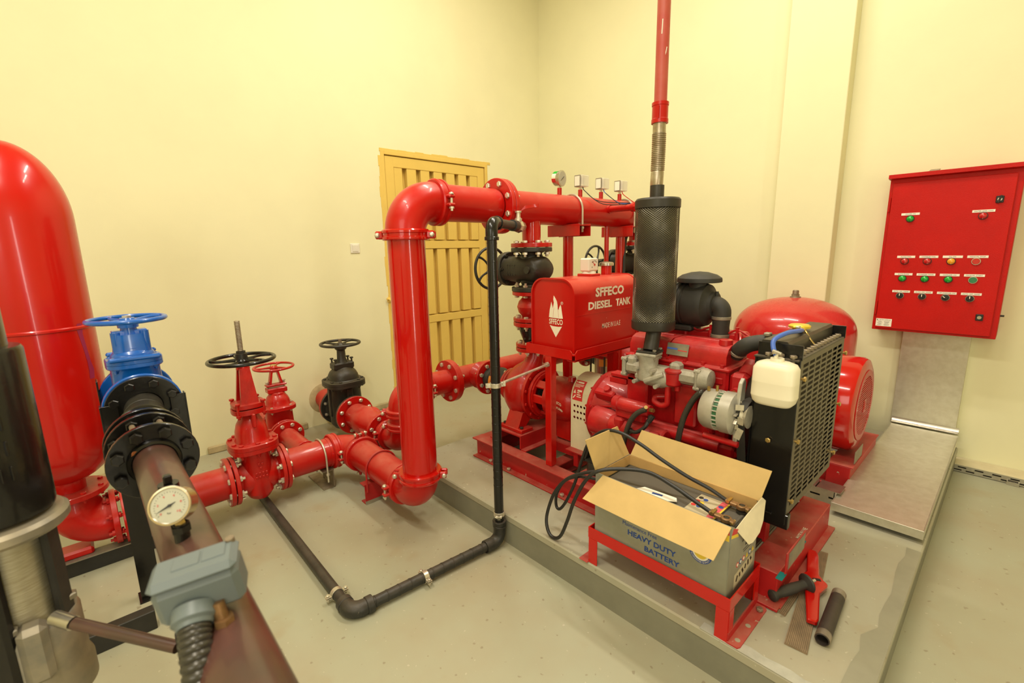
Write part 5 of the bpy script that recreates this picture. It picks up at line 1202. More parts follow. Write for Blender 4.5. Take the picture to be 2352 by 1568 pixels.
# white coolant bottle with blue overflow hose
BX, BY = -.563, 1.818
t = T('coolant_bottle', (BX, BY, .92), 'white plastic coolant bottle with blue hose hung on side of the radiator', 'bottle')
b = MB(); b.loft([oval(BX, BY, .922, .045, .030, 32, 3), oval(BX, BY, .925, .060, .040, 32, 3.2), oval(BX, BY, .935, .069, .046, 32, 3.4), oval(BX, BY, .955, .074, .050, 32, 3.6), oval(BX, BY, .957, .0748, .0508, 32, 3.6), oval(BX, BY, .960, .0745, .0505, 32, 3.6), oval(BX, BY, 1.008, .074, .050, 32, 3.6), oval(BX, BY, 1.010, .0743, .0503, 32, 3.6), oval(BX, BY, 1.012, .074, .050, 32, 3.6), oval(BX, BY, 1.060, .073, .049, 32, 3.5), oval(BX, BY, 1.076, .064, .043, 32, 3.2), oval(BX, BY, 1.084, .045, .032, 32, 2.6), oval(BX, BY, 1.086, .026, .022, 32)])
part('body', b, 'tankwhite', t, angle=50)
part('cap', MB().cyl((BX, BY, 1.085), (BX, BY, 1.097), .024, .022, 24).cyl((BX - .005, BY, 1.097), (BX - .005, BY, 1.112), .007, seg=12), 'tankwhite', t)
part('overflow_hose', MB().tube(spline([(BX - .005, BY, 1.105), (BX - .02, BY + .01, 1.13), (BX - .028, BY + .04, 1.155), (BX - .010, BY + .11, 1.172), (BX + .0, BY + .21, 1.168), (-.578, 2.125, 1.156)], 8), .0085, 12), 'hoseblue', t)
part('hose_clamp', MB().ring((BX - .008, BY + .0, 1.116), (-.3, .2, 1), .008, .0115, .010, 18).box((BX + .0, BY - .010, 1.12), (.032, .014, .008), .002, Matrix.Rotation(.3, 3, 'Y')), 'zinc', t)
part('hose_clamp', MB().ring((-.582, 2.11, 1.158), (0, 1, -.2), .008, .0115, .010, 18).box((-.585, 2.10, 1.172), (.014, .026, .008), .002), 'zinc', t)

# ---------------------------------------------------------------- second skid, electric motor, far pump, jockey pump, pressure vessel
t = T('pump_skid', (-1.4, 3.27, PZ), 'red steel base frame under the red electric motor behind the radiator', 'skid')
part('rail', ibeam(MB(), (-2.315, 2.985), (-.61, 2.985), .085, PZ + .001, SZ), 'redskid', t); part('rail', ibeam(MB(), (-2.315, 3.56), (-.61, 3.56), .085, PZ + .001, SZ), 'redskid', t)
b = MB(); b.box((-.555, 3.272, (PZ + SZ) / 2), (.11, .66, SZ - PZ - .002), .003); part('end_beam', b, 'redskid', t)
b = MB(); b.box((-.55, 3.272, SZ + .0), (.12, .66, .006), .001); part('end_plate', b, 'redskid', t)
part('name_plate', MB().box((-.497, 3.08, .338), (.004, .17, .07), .001), 'castgrey', t)
part('pedestal', MB().box((-2.065, 3.24, .345), (.245, .36, .09), .004), 'redskid', t)
t = T('electric_motor', (-.8, 3.20, SZ), 'big red electric motor with round slotted fan cover behind the radiator', 'motor')
MY, MZ, MR = 3.20, .588, .272
b = MB().lathe([(.165, -.522), (.235, -.522), (.262, -.532), (.272, -.552), (.272, -.70), (.262, -.71), (.20, -.712)], (0, MY, MZ), (1, 0, 0), 56)
part('fan_cover', b, 'redgloss', t)
b = MB(); b.ring((-.5205, MY, MZ), (1, 0, 0), .172, .206, .006, 48)
for i in range(26):
    zz = -.165 + i * .0132; w_ = math.sqrt(max(0, .172 ** 2 - zz * zz)); b.box((-.5205, MY, MZ + zz), (.005, 2 * w_, .0062), .001, None)
part('fan_grille', b, 'redcast', t); 
b = MB(); b.box((-.518, MY, MZ), (.004, .05, .075), .001); b.box((-.518, MY, MZ - .0), (.007, .018, .05), .001); part('cast_emblem', b, 'redcast', t)
b = MB().cyl((-1.22, MY, MZ), (-.70, MY, MZ), .128, seg=40)
for i in range(28): a = 2 * PI * i / 28; b.box((-.95, MY + .135 * math.cos(a), MZ + .135 * math.sin(a)), (.48, .025, .005), 0, Matrix.Rotation(a, 3, 'X'))
part('finned_body', b, 'redcast', t)
part('foot', MB().box((-.80, MY - .10, (MZ - .1 + SZ) / 2), (.12, .08, MZ - .1 - SZ), .005), 'redcast', t); part('foot', MB().box((-.80, MY + .10, (MZ - .1 + SZ) / 2), (.12, .08, MZ - .1 - SZ), .005), 'redcast', t)
t = T('fire_pump', (-2.07, 3.20, .39), 'far red end-suction pump driven by the electric motor, mostly hidden', 'pump')
part('volute', MB().lathe([(.07, -2.205), (.165, -2.175), (.195, -2.09), (.165, -2.015), (.15, -1.98), (.13, -1.9), (.11, -1.70), (.05, -1.68), (.04, -1.2)], (0, 3.20, .588), (1, 0, 0), 32).cyl((X1, 3.20, .7), (X1, 3.20, .895), .055), 'redcast', t)
part('foot', MB().box((X1, 3.22, .41), (.1, .24, .05), .005), 'redcast', t)
t = T('jockey_pump', (-2.05, 2.80, PZ), 'slim steel multistage jockey pump seen beneath the fuel tank, red head, orange label', 'pump')
JX, JY = -2.05, 2.80
part('base', MB().box((JX, JY, PZ + .035), (.20, .20, .07), .008).cyl((JX - .14, JY, PZ + .07), (JX + .14, JY, PZ + .07), .045), 'redcast', t)
part('sleeve', MB().cyl((JX, JY, PZ + .07), (JX, JY, .725), .060, seg=32), 'steel', t)
for (i, j) in ((1, 1), (-1, 1), (1, -1), (-1, -1)): part('tie_bolt', MB().cyl((JX + i * .062, JY + j * .062, PZ + .06), (JX + i * .062, JY + j * .062, .765), .007, seg=8).cyl((JX + i * .062, JY + j * .062, .752), (JX + i * .062, JY + j * .062, .768), .013, seg=6), 'soot', t)
part('head', MB().box((JX, JY, .738), (.165, .165, .030), .006).lathe([(.066, .70), (.068, .745), (.05, .80), (.06, .86)], (JX, JY, 0), (0, 0, 1), 28), 'redcast', t)
b = MB(); vs = []; fs = []
for i in range(9): a = math.radians(-80 + i * 14); vs += [(JX + .0615 * math.cos(a), JY + .0615 * math.sin(a), .640), (JX + .0615 * math.cos(a), JY + .0615 * math.sin(a), .695)]
for i in range(8): fs.append((2 * i, 2 * i + 1, 2 * i + 3, 2 * i + 2))
part('orange_label', MB().add(vs, fs), 'orange', t)
part('motor', MB().lathe([(.06, .86), (.075, .87), (.075, 1.10), (.06, 1.12), (0, 1.125)], (JX, JY, 0), (0, 0, 1), 28), 'redcast', t)
t = T('angle_valve', (X1, 2.82, 1.28), 'small red and brass valve below the thin red pipe behind the tank gauge', 'valve')
part('valve_body', MB().cyl((X1, 2.82, 1.315), (X1, 2.82, 1.235), .030, .026, 14).cyl((X1 + .0, 2.82, 1.275), (X1 - .06, 2.77, 1.285), .026, seg=12), 'copper', t)
part('bonnet', MB().cyl((X1 - .05, 2.775, 1.285), (X1 - .09, 2.74, 1.29), .030, .022, 8).box((X1 - .03, 2.80, 1.24), (.03, .06, .03), .004), 'redcast', t)
part('tail_pipe', MB().cyl((X1, 2.82, 1.24), (X1, 2.82, 1.118), .018, seg=12), 'redgloss', t)
single('cable_conduit', MB().tube(spline([(X1 + .02, 3.10, 1.66), (X1 + .0, 3.06, 1.56), (X1 + .03, 3.00, 1.45), (X1 + .04, 2.985, 1.35), (X1 + .04, 2.985, .9)], 8), .011, 10), 'blackrub', (X1, 3.0, 1.4), 'black flexible conduit hanging beside the right manifold post', 'conduit')

t = T('pressure_vessel', (-1.10, 3.70, PZ), 'large domed red pressure vessel with brass top fitting beyond the engine', 'vessel')
VX, VY = -1.078, 3.735
pr = [(0, 1.128)] + [(.384 * math.sin(a), .86 + .268 * math.cos(a) ** .82) for a in [PI / 2 * i / 18 for i in range(1, 18)]] + [(.384, .86), (.384, .55)] + [(.384 * math.cos(a), .55 - .2 * math.sin(a)) for a in [PI / 2 * i / 8 for i in range(1, 8)]] + [(0, .35)]
part('shell', MB().lathe(pr, (VX, VY, 0), (0, 0, 1), 64), 'pinkdome', t)
part('top_fitting', MB().cyl((VX, VY, 1.124), (VX, VY, 1.134), .036, .033, 24).cyl((VX, VY, 1.134), (VX, VY, 1.150), .026, seg=6).lathe([(.019, 1.15), (.021, 1.154), (.019, 1.158), (.021, 1.162), (.019, 1.166), (.021, 1.170), (.017, 1.178), (.0, 1.178)], (VX, VY, 0), (0, 0, 1), 18), 'rusty', t)
for i in range(3):
    a = 2 * PI * i / 3 + .5; part('leg', MB().box((VX + .30 * math.cos(a), VY + .30 * math.sin(a), (PZ + .5) / 2), (.05, .05, .5 - PZ), .003), 'redcast', t)
single('riser_pipe', MB().cyl((-1.475, 3.55, PZ), (-1.475, 3.55, 1.0), .022, seg=16).cyl((-1.475, 3.55, .97), (-1.475, 3.55, 1.005), .028, seg=16), 'redcast', (-1.475, 3.55, PZ), 'thin red upright pipe at the left flank of the domed vessel', 'pipe')

# ---------------------------------------------------------------- control panel on the back wall
PXL, PXR, PY, PZ0, PZ1 = -.672, -.062, 4.050, .905, 1.905
t = T('control_panel', (-.367, 4.15, .905), 'large red control cabinet with lamps and switches on the back wall', 'control panel')
part('body', MB().box((-.367, (PY + YB - .001) / 2, (PZ0 + PZ1) / 2), (PXR - PXL, YB - PY - .001, PZ1 - PZ0), .003), 'redpanel', t)
d = part('door', MB().box((-.371, PY - .008, 1.398), (.565, .014, .955), .003), 'redpanel', t)
part('rain_hood', MB().hull([(x, y, z) for x in (PXL - .006, PXR + .004) for (y, z) in ((PY - .045, 1.905), (PY - .045, 1.928), (PY + .01, 1.935), (YB - .002, 1.945), (YB - .002, 1.90), (PY, 1.90))]), 'redpanel', t)
for z in (1.741, 1.058): part('hinge', MB().cyl((-.661, PY - .008, z - .045), (-.661, PY - .008, z + .045), .005, seg=10), 'redpanel', t)
PF = PY - .0152
def lamp(x, z, m_, rim='steel', flat=False, lab=None):
    o = part('indicator_lamp' if not flat else 'push_button', MB().lathe([(.0185, 0), (.0185, .006), (.016, .008)] + ([(.0155, .0075), (0, .0075)] if flat else [(.0150, .014), (.010, .018), (0, .0195)]), (x, PF, z), (0, -1, 0), 24), m_, t, lab)
    part('bezel', MB().ring((x, PF - .003, z), (0, -1, 0), .0182, .0215, .007, 26, .001), 'steel' if flat else 'ink', o)
def tagplate(x, z, s, w_=.092):
    o = part('label_strip', MB().box((x, PF - .0008, z), (w_, .0016, .0145)), 'label', t)
    text(s, o, (x, PF - .0017, z), (1, 0, 0), (0, 0, 1), min(w_ * .85, .0062 * len(s)), .0065, 'ink')
GXs = (-.541, -.428, -.315, -.203)
lamp(-.543, 1.645, 'lampgreen', lab='green lamp, upper left'); lamp(-.206, 1.643, 'lampred', lab='red lamp, upper right')
tagplate(-.545, 1.675, 'POWER ON'); tagplate(-.207, 1.671, 'WATER LEVEL LOW', .098)
for i, (m_, s) in enumerate((('lampred', 'AUTO FAIL'), ('lampred', 'CHARGE FAIL'), ('lampamber', 'DC ON'), ('lampred', 'MANUAL STOP'))):
    lamp(GXs[i], 1.374, m_, flat=(i == 3)); tagplate(GXs[i] + .004, 1.402, s)
for i, (m_, s) in enumerate((('lampgreen', 'AUTO MODE'), ('lampgreen', 'CHARGER MODE'), ('lampgreen', 'CHARGER ON'), ('lampdark', 'MANUAL START'))):
    lamp(GXs[i], 1.261, m_, flat=(i == 3)); tagplate(GXs[i] + .003, 1.289, s)
for i, s in enumerate(('AUTO  OFF  HAND', 'AUTO  OFF  HAND', 'OFF CHARGER ON', 'AUTO  OFF  HAND')):
    o = part('rotary_switch', MB().lathe([(.018, 0), (.018, .010), (.015, .013), (0, .013)], (GXs[i], PF, 1.147), (0, -1, 0), 24), 'ink', t)
    Rr = Matrix.Rotation(0 if i != 2 else math.radians(-50), 3, 'Y')
    part('lever', MB().box((GXs[i], PF - .018, 1.147), (.010, .012, .032), .002, Rr), 'ink', o)
    part('pointer', MB().box(Vector((GXs[i], PF - .0245, 1.147)) + Rr @ Vector((0, 0, .008)), (.004, .001, .014), 0, Rr), 'lettering', o)
    part('bezel', MB().ring((GXs[i], PF - .003, 1.147), (0, -1, 0), .0178, .0212, .007, 26, .001), 'castgrey', o)
    tagplate(GXs[i] + .003, 1.175, s)
for (x, z, k) in ((-.147, 1.733, 1), (-.147, 1.035, 0)):
    o = part('lock', MB().box((x, PF - .004, z), (.034, .008, .040), .003), 'ink', t)
    part('key_barrel', MB().cyl((x, PF - .006, z), (x, PF - .014, z), .010, seg=16), 'steel', o)
    if k: part('key_handle', MB().box((x, PF - .018, z), (.010, .012, .046), .003, Matrix.Rotation(.25, 3, 'Y')), 'ink', o)
o = part('rating_plate', MB().box((-.608, PF - .0008, .9585), (.086, .0016, .052)), 'label', t)
text('FIRE PUMP CONTROLLER', o, (-.602, PF - .0017, .976), (1, 0, 0), (0, 0, 1), .060, .0055, 'ink')
plate(o, [(-.002, -.003), (.002, -.003), (.003, .001), (0, .005), (-.003, .001)], (-.643, PF - .0016, .976), (1, 0, 0), (0, 0, 1), 'ink')
b = MB()
for k in range(5):
    b.box((-.632 + .006 * (k % 2), PF - .0019, .966 - k * .0065), (.022, .0004, .0016)); b.box((-.592, PF - .0019, .966 - k * .0065), (.030 - .004 * (k % 3), .0004, .0016))
part('small_print', b, 'ink', o, kind='stuff')
part('side_stud', MB().cyl((PXR, 4.15, 1.04), (PXR + .018, 4.15, 1.04), .006, seg=8), 'soot', t)
single('crumpled_label', MB().box((-.47, 4.16, 1.949), (.05, .05, .006), .002, Matrix.Rotation(.2, 3, 'X')), 'rusty', (-.47, 4.16, 1.945), 'scrap of debris lying on top of the red control cabinet', 'debris')

# galvanised cable duct: up the wall and along the plinth
t = T('cable_duct', (-.34, 3.4, PZ), 'wide galvanised sheet cable duct from cabinet down wall and along the plinth', 'cable duct')
DX0, DX1 = -.505, -.150
M['galvd'] = mat('dull_galvanised_lid', (0.66, 0.64, 0.52), 0.34, metal=0.7, var=0.1, vscale=26, col2=(0.58, 0.55, 0.43), rvar=0.09)
b = MB(); b.box(((DX0 + DX1) / 2, 3.37, .228), (DX1 - DX0, 1.52, .006), .002); b.box(((DX0 + DX1) / 2, 2.611, .210), (DX1 - DX0, .005, .042), .001); b.box((DX0 + .002, 3.37, .212), (.004, 1.52, .038)); b.box((DX1 - .002, 3.37, .212), (.004, 1.52, .038))
part('floor_lid', b, 'galvd', t)
part('floor_tray', MB().box(((DX0 + DX1) / 2, 3.40, .186), (DX1 - DX0 - .03, 1.48, .035)), 'soot', t)
b = MB(); b.box((-.345, 4.205, .560), (.345, .006, .69), .001); b.box((-.5155, 4.227, .56), (.004, .045, .69)); b.box((-.1745, 4.227, .56), (.004, .045, .69)); part('wall_lid', b, 'galvd', t)
b = MB(); rr = .032
pp = [(4.202 - 0, .260)] + [(4.202 - rr + rr * math.cos(a) , .231 + rr - rr * math.sin(a)) for a in [PI / 2 * i / 8 for i in range(9)]]
b.loft([[Vector((x, y, z)) for (y, z) in pp] + [Vector((x, y + .004, z - .004)) for (y, z) in reversed(pp)] for x in (DX0 - .006, DX1 - .006)]); part('bend', b, 'galv', t)
# slotted trunking at the wall foot, right of the duct
def slotted(b, o, L, H, n, rows, sw, sh, tk=.002):
    """vertical sheet in the XZ plane with real slots"""
    x0, y, z0 = o; ph = L / n; prev = z0
    for r, zc in enumerate(rows):
        b.box((x0 + L / 2, y, (prev + zc - sh / 2) / 2), (L, tk, zc - sh / 2 - prev)); prev = zc + sh / 2
        st = (r % 2) * ph / 2; e = x0
        for i in range(n + 1):
            a = x0 + i * ph + st - ph * .25
            if a < e: a = e
            a2 = min(a, x0 + L)
            if a2 > e: b.box(((e + a2) / 2, y, zc), (a2 - e, tk, sh))
            e = min(a + sw, x0 + L)
        if e < x0 + L - 1e-4: b.box(((e + x0 + L) / 2, y, zc), (x0 + L - e, tk, sh))
    b.box((x0 + L / 2, y, (prev + z0 + H) / 2), (L, tk, z0 + H - prev))
t = T('cable_trunking', (.4, 4.17, 0), 'slotted galvanised cable trunking along foot of the back wall, right of duct', 'cable trunking')
b = MB(); slotted(b, (-.148, 4.098, .004), 1.6, .046, 20, (.017, .036), .040, .008); part('slotted_side', b, 'galv', t)
part('lid', MB().box((.652, 4.172, .051), (1.6, .152, .003)), 'cream', t)
part('inside', MB().box((.652, 4.18, .024), (1.6, .13, .040)), 'soot', t)
part('bracket', MB().box((.150, 4.088, .012), (.004, .02, .024)).box((.100, 4.088, .012), (.004, .02, .024)).box((.125, 4.079, .012), (.054, .003, .022)), 'galv', t)
t = T('cable_tray', (-.6, 2.75, PZ), 'short perforated galvanised tray between radiator skid and wide duct', 'cable tray')
b = MB(); slotted(b, (-1.10, 2.700, PZ + .004), .585, .075, 7, (PZ + .042,), .045, .009); part('slotted_side', b, 'galv', t)
part('tray_lid', MB().box((-.725, 2.75, .2455), (.25, .105, .003)), 'galv', t); part('tray_lid', MB().box((-.540, 2.75, .2455), (.108, .105, .003)), 'galv', t); part('inside', MB().box((-.81, 2.76, .20), (.56, .09, .06)), 'soot', t)

# ---------------------------------------------------------------- battery stand, carton, battery
t = T('battery_stand', (-.82, 1.585, PZ), 'red steel battery stand with bent legs on the front edge of plinth', 'stand')
BY0, BY1, BX0, BX1, BZ0, BZ1 = 1.455, 1.720, -1.120, -.527, .284, .333
part('front_rail', MB().box(((BX0 + BX1) / 2, BY0, (BZ0 + BZ1) / 2), (BX1 - BX0 + .005, .005, BZ1 - BZ0), .001), 'redgloss', t)
part('rear_rail', MB().box(((BX0 + BX1) / 2, BY1, (BZ0 + BZ1) / 2), (BX1 - BX0, .005, BZ1 - BZ0), .001), 'redgloss', t)
for x in (BX0, BX1): part('side_rail', MB().box((x, (BY0 + BY1) / 2, (BZ0 + BZ1) / 2), (.005, BY1 - BY0 - .006, BZ1 - BZ0), .001), 'redgloss', t)
part('shelf', MB().box(((BX0 + BX1) / 2, (BY0 + BY1) / 2, .288), (BX1 - BX0 - .006, BY1 - BY0 - .006, .004)), 'redskid', t)
for x, sg in ((BX0, 1), (BX1, -1)):
    for y in (BY0, BY1):
        g = 1 if y == BY0 else -1
        part('leg', MB().box((x + sg * .022, y, (PZ + BZ0 - .0005) / 2), (.044, .005, BZ0 - PZ - .0005), .001).box((x, y + g * .0205, (PZ + .01 + BZ0) / 2), (.005, .036, BZ0 - PZ - .012)), 'redgloss', t)
b = MB().prism([(0, 0), (.036, .0), (.042, .012), (.042, .25), (.034, .262), (0, .262)], (BX1, BY0 - .004, PZ + .001), (1, 0, 0), (0, 1, 0), .005); b.box((BX1 + .001, (BY0 + BY1) / 2, PZ + .018), (.005, BY1 - BY0, .034)); part('foot_angle', b, 'redskid', t)
for y in (1.485, 1.575): part('hole', MB().cyl((BX1 + .024, y, PZ + .0055), (BX1 + .024, y, PZ + .0066), .009, seg=16), 'plinth', t)
inst('bolt', bolt_mesh(.010, .008, 'rusty'), t, (BX1 + .026, 1.675, PZ + .008))
for y in (BY0 + .02, BY1 - .02): part('foot_plate', MB().box((BX0 - .02, y, PZ + .003), (.045, .07, .005), .002), 'redskid', t)
t = T('battery_carton', (-.82, 1.59, .29), 'open grey printed cardboard box with folded flaps on the red stand', 'carton')
CX0, CX1, CY0, CY1, CZ0, CZ1 = -1.096, -.547, 1.466, 1.710, .291, .588
for (nm, c, s) in (('front_wall', ((CX0 + CX1) / 2, CY0, (CZ0 + CZ1) / 2), (CX1 - CX0, .004, CZ1 - CZ0)), ('rear_wall', ((CX0 + CX1) / 2, CY1, (CZ0 + CZ1) / 2), (CX1 - CX0, .004, CZ1 - CZ0)), ('left_wall', (CX0, (CY0 + CY1) / 2, (CZ0 + CZ1) / 2), (.004, CY1 - CY0, CZ1 - CZ0))):
    part(nm, MB().box(c, s), 'greycard', t)
part('right_wall', MB().prism([(CY0, CZ0), (CY1, CZ0), (CY1, CZ1 - .045), (1.655, .532), (1.57, .540), (1.515, .555), (1.50, .57), (1.472, CZ1)], (CX1 - .002, 0, 0), (0, 1, 0), (0, 0, 1), .004), 'greycard', t)
part('inner_lining', MB().box(((CX0 + CX1) / 2, CY1 - .0045, .565), (CX1 - CX0 - .01, .003, .045)).box((CX0 + .0045, (CY0 + CY1) / 2, .565), (.003, CY1 - CY0 - .01, .045)), 'cardin', t)
part('bottom', MB().box(((CX0 + CX1) / 2, (CY0 + CY1) / 2, CZ0 + .001), (CX1 - CX0, CY1 - CY0, .003)), 'greycard', t)
def flap(name, q, m_, th=.004):
    q = [Vector(p) for p in q]; n_ = (q[1] - q[0]).cross(q[2] - q[0]).normalized() * th
    return part(name, MB().loft([q, [p + n_ for p in q]]), m_, t)
flap('front_flap', [(-1.060, CY0 - .002, CZ1), (CX1 + .003, CY0 - .002, CZ1), (-.568, 1.398, .487), (-.84, 1.396, .486), (-1.112, 1.398, .489)], 'card')
flap('rear_flap', [(-1.088, CY1, CZ1), (CX1 + .004, CY1, CZ1 - .006), (-.524, 1.748, .695), (-1.058, 1.746, .703)], 'card')
flap('left_flap', [(CX0, 1.462, CZ1 + .004), (CX0, 1.702, CZ1 + .004), (-1.112, 1.630, .738), (-1.110, 1.408, .742)], 'card')
flap('torn_flap', [(CX1 - .001, 1.515, .556), (CX1 + .004, 1.60, .580), (CX1 + .010, 1.712, .600), (-.524, 1.708, .595), (-.515, 1.672, .535), (-.512, 1.638, .506), (-.516, 1.592, .487), (-.520, 1.566, .488)], 'torn', .002)
FY = CY0 - .0021
text('HEAVY DUTY', t, (-.832, FY, .391), (1, 0, 0), (0, 0, 1), .205, .023, 'inkblue', .03)
text('BATTERY', t, (-.786, FY, .356), (1, 0, 0), (0, 0, 1), .145, .022, 'inkblue', .03)
text('Maintenance Free', t, (-.884, FY, .423), (1, 0, 0), (0, 0, 1), .150, .016, 'inkblue', .0)
part('round_seal', MB().ring((-.640, FY, .448), (0, -1, 0), .030, .041, .001, 36, .0002), 'inkblue', t); part('round_seal', MB().cyl((-.640, FY + .0006, .448), (-.640, FY - .0006, .448), .024, seg=30), 'yellow', t); part('round_seal', MB().ring((-.640, FY, .448), (0, -1, 0), .024, .030, .0008, 36, .0002), 'label', t)
text('GUARANTEE QUALITY', t, (0, 0, 0), (1, 0, 0), (0, 0, 1), .085, .007, 'lettering', .0, warp=lambda X, Y: Vector((-.640 + (.0355 - Y) * math.sin(X / .0355), FY - .0008, .448 - (.0355 - Y) * math.cos(X / .0355))))
for z0_, z1_, m_ in ((.575, .587, 'ink'), (.556, .575, 'redprint'), (.533, .556, 'yellow')): part('corner_stripe', MB().box((-.556, FY, (z0_ + z1_) / 2), (.016, .0006, z1_ - z0_)), m_, t)
RXP = CX1 + .0021
part('print_stripe', MB().prism([(1.476, .552), (1.52, .540), (1.53, .552), (1.49, .572)], (RXP, 0, 0), (0, 1, 0), (0, 0, 1), .0004), 'redprint', t); part('print_stripe', MB().prism([(1.474, .540), (1.535, .522), (1.53, .535), (1.476, .552)], (RXP, 0, 0), (0, 1, 0), (0, 0, 1), .0004), 'yellow', t)
part('hand_hole', MB().prism([(1.575, .482), (1.655, .496), (1.662, .508), (1.58, .498)], (RXP, 0, 0), (0, 1, 0), (0, 0, 1), .0006), 'ink', t)
text('MF N150', t, (RXP, 1.635, .462), (0, 1, 0), (0, 0, 1), .060, .014, 'ink', .01)
b = MB()
for k in range(2): b.box((RXP, 1.63, .445 - k * .009), (.0006, .085 - .01 * k, .0025))
part('small_print', b, 'ink', t, kind='stuff')
for i, m_ in enumerate(('redprint', 'inkblue', 'redprint', 'yellow', 'inkblue', 'yellow')):
    y_ = 1.545 + i * .027; z_ = .408
    if m_ == 'yellow': plate(t, [(-.009, -.008), (.009, -.008), (0, .009)], (RXP, y_, z_), (0, 1, 0), (0, 0, 1), m_, name='safety_sign')
    else:
        part('safety_sign', MB().cyl((RXP, y_, z_), (RXP + .0006, y_, z_), .0095, seg=20), m_, t); part('safety_sign', MB().cyl((RXP, y_, z_), (RXP + .0009, y_, z_), .006, seg=16), 'label', t)
M['printband'] = mat('pale_print_band', (0.50, 0.43, 0.28), 0.5)
part('symbol_band', MB().prism([(1.525, .318), (1.69, .350), (1.69, .392), (1.525, .376)], (RXP, 0, 0), (0, 1, 0), (0, 0, 1), .0004), 'printband', t)
for i in range(6): part('symbol', MB().box((RXP + .0005, 1.548 + i * .024, .353 + i * .0042), (.0006, .011, .022 - .005 * (i % 2)), .0, Matrix.Rotation(.5 * (i % 3) - .4, 3, 'X')), 'soot', t)

t = T('battery', (-.82, 1.59, .30), 'long dark grey truck battery inside the open carton', 'battery')
part('case', MB().box((-.822, 1.588, .418), (.515, .215, .245), .006), 'battery', t)
part('lid', MB().box((-.822, 1.588, .541), (.519, .219, .012), .004).box((-.572, 1.588, .546), (.012, .20, .008), .002), 'battery', t)
L0 = .5472
part('warning_label', MB().box((-.700, 1.600, L0), (.085, .145, .001)), 'printband', t); part('warning_label', MB().box((-.648, 1.600, L0 + .0003), (.024, .145, .001)), 'pinkprint', t); part('warning_label', MB().box((-.634, 1.600, L0 + .0006), (.006, .145, .001)), 'yellow', t); part('warning_label', MB().box((-.6275, 1.600, L0 + .0003), (.007, .145, .001)), 'ink', t)
for i, (dx, dy, m_) in enumerate(((-.01, .04, 'inkblue'), (-.012, .01, 'yellow'), (-.01, -.02, 'inkblue'), (-.03, .015, 'redprint'), (-.03, .045, 'ink'), (-.03, -.02, 'redprint'), (.052, .03, 'inkblue'))): part('safety_sign', MB().cyl((-.70 + dx, 1.60 + dy, L0), (-.70 + dx, 1.60 + dy, L0 + .0016), .009, seg=16), m_, t)
for (x, y, lab) in ((-.580, 1.648, 'rear'), (-.586, 1.530, 'front')):
    o = part('terminal_post', MB().cyl((x, y, .546), (x, y, .556), .020, seg=20).cyl((x, y, .556), (x, y, .578), .0095, .009, 16), 'soot', t)
for (y, k, lab) in ((1.648, 0, 'rear brass battery clamp with black cable near the carton back wall'), (1.530, 1, 'front brass battery clamp with black cable beside the front flap')):
    x = -.582 - .006 * k
    c = T('battery_clamp', (x, y, .56), lab, 'clamp')
    part('ring', MB().ring((x, y, .570), (0, 0, 1), .0098, .0185, .016, 10, .002).box((x + .022, y - .004, .570), (.016, .020, .014), .003), 'copper', c)
    part('jaw', MB().box((x - .028, y + .002, .570), (.028, .022, .014), .003).box((x - .05, y + .004, .572), (.02, .026, .018), .004), 'copper', c)
    part('bolt', MB().cyl((x - .046, y - .014, .578), (x - .046, y + .022, .578), .006, seg=6).cyl((x + .024, y - .018, .57), (x + .024, y + .012, .57), .005, seg=6), 'brass', c)
single('battery_cable', MB().tube(spline([(-.635, 1.650, .572), (-.70, 1.64, .600), (-.785, 1.62, .630), (-.88, 1.60, .672), (-.97, 1.59, .712), (-1.06, 1.58, .738), (-1.14, 1.575, .725), (-1.215, 1.575, .655), (-1.255, 1.575, .560), (-1.298, 1.575, .425), (-1.345, 1.57, .315), (-1.378, 1.56, .262), (-1.402, 1.56, .27), (-1.398, 1.56, .335), (-1.36, 1.575, .41), (-1.29, 1.59, .452), (-1.20, 1.60, .47), (-1.13, 1.62, .47)], 8), .0072, 12), 'cable', (-1.1, 1.58, .73), 'black battery cable arching highest over the left flap to the rear clamp', 'cable')
single('battery_cable', MB().tube(spline([(-.640, 1.532, .572), (-.70, 1.535, .588), (-.79, 1.54, .612), (-.90, 1.545, .628), (-1.00, 1.505, .622), (-1.075, 1.450, .605), (-1.125, 1.432, .550), (-1.19, 1.440, .430), (-1.24, 1.455, .310), (-1.285, 1.462, .210), (-1.322, 1.462, .178), (-1.358, 1.462, .185), (-1.388, 1.475, .225), (-1.390, 1.49, .285), (-1.355, 1.50, .385), (-1.29, 1.51, .470), (-1.21, 1.53, .520), (-1.14, 1.56, .545)], 8), .0078, 12), 'cable', (-1.3, 1.46, .18), 'thick black battery cable looping down to the plinth from the front clamp', 'cable')
t = single('leaflet', MB().prism([(-.942, 1.495), (-.915, 1.545), (-.785, 1.555), (-.77, 1.53), (-.84, 1.485)], (0, 0, .560), (1, 0, 0), (0, 1, 0), .0008), 'label', (-.86, 1.52, .56), 'white printed leaflet lying on battery half under the front flap', 'paper')
part('print_mark', MB().box((-.85, 1.528, .5614), (.04, .012, .0006), 0, Matrix.Rotation(.2, 3, 'Z')), 'inkblue', t)

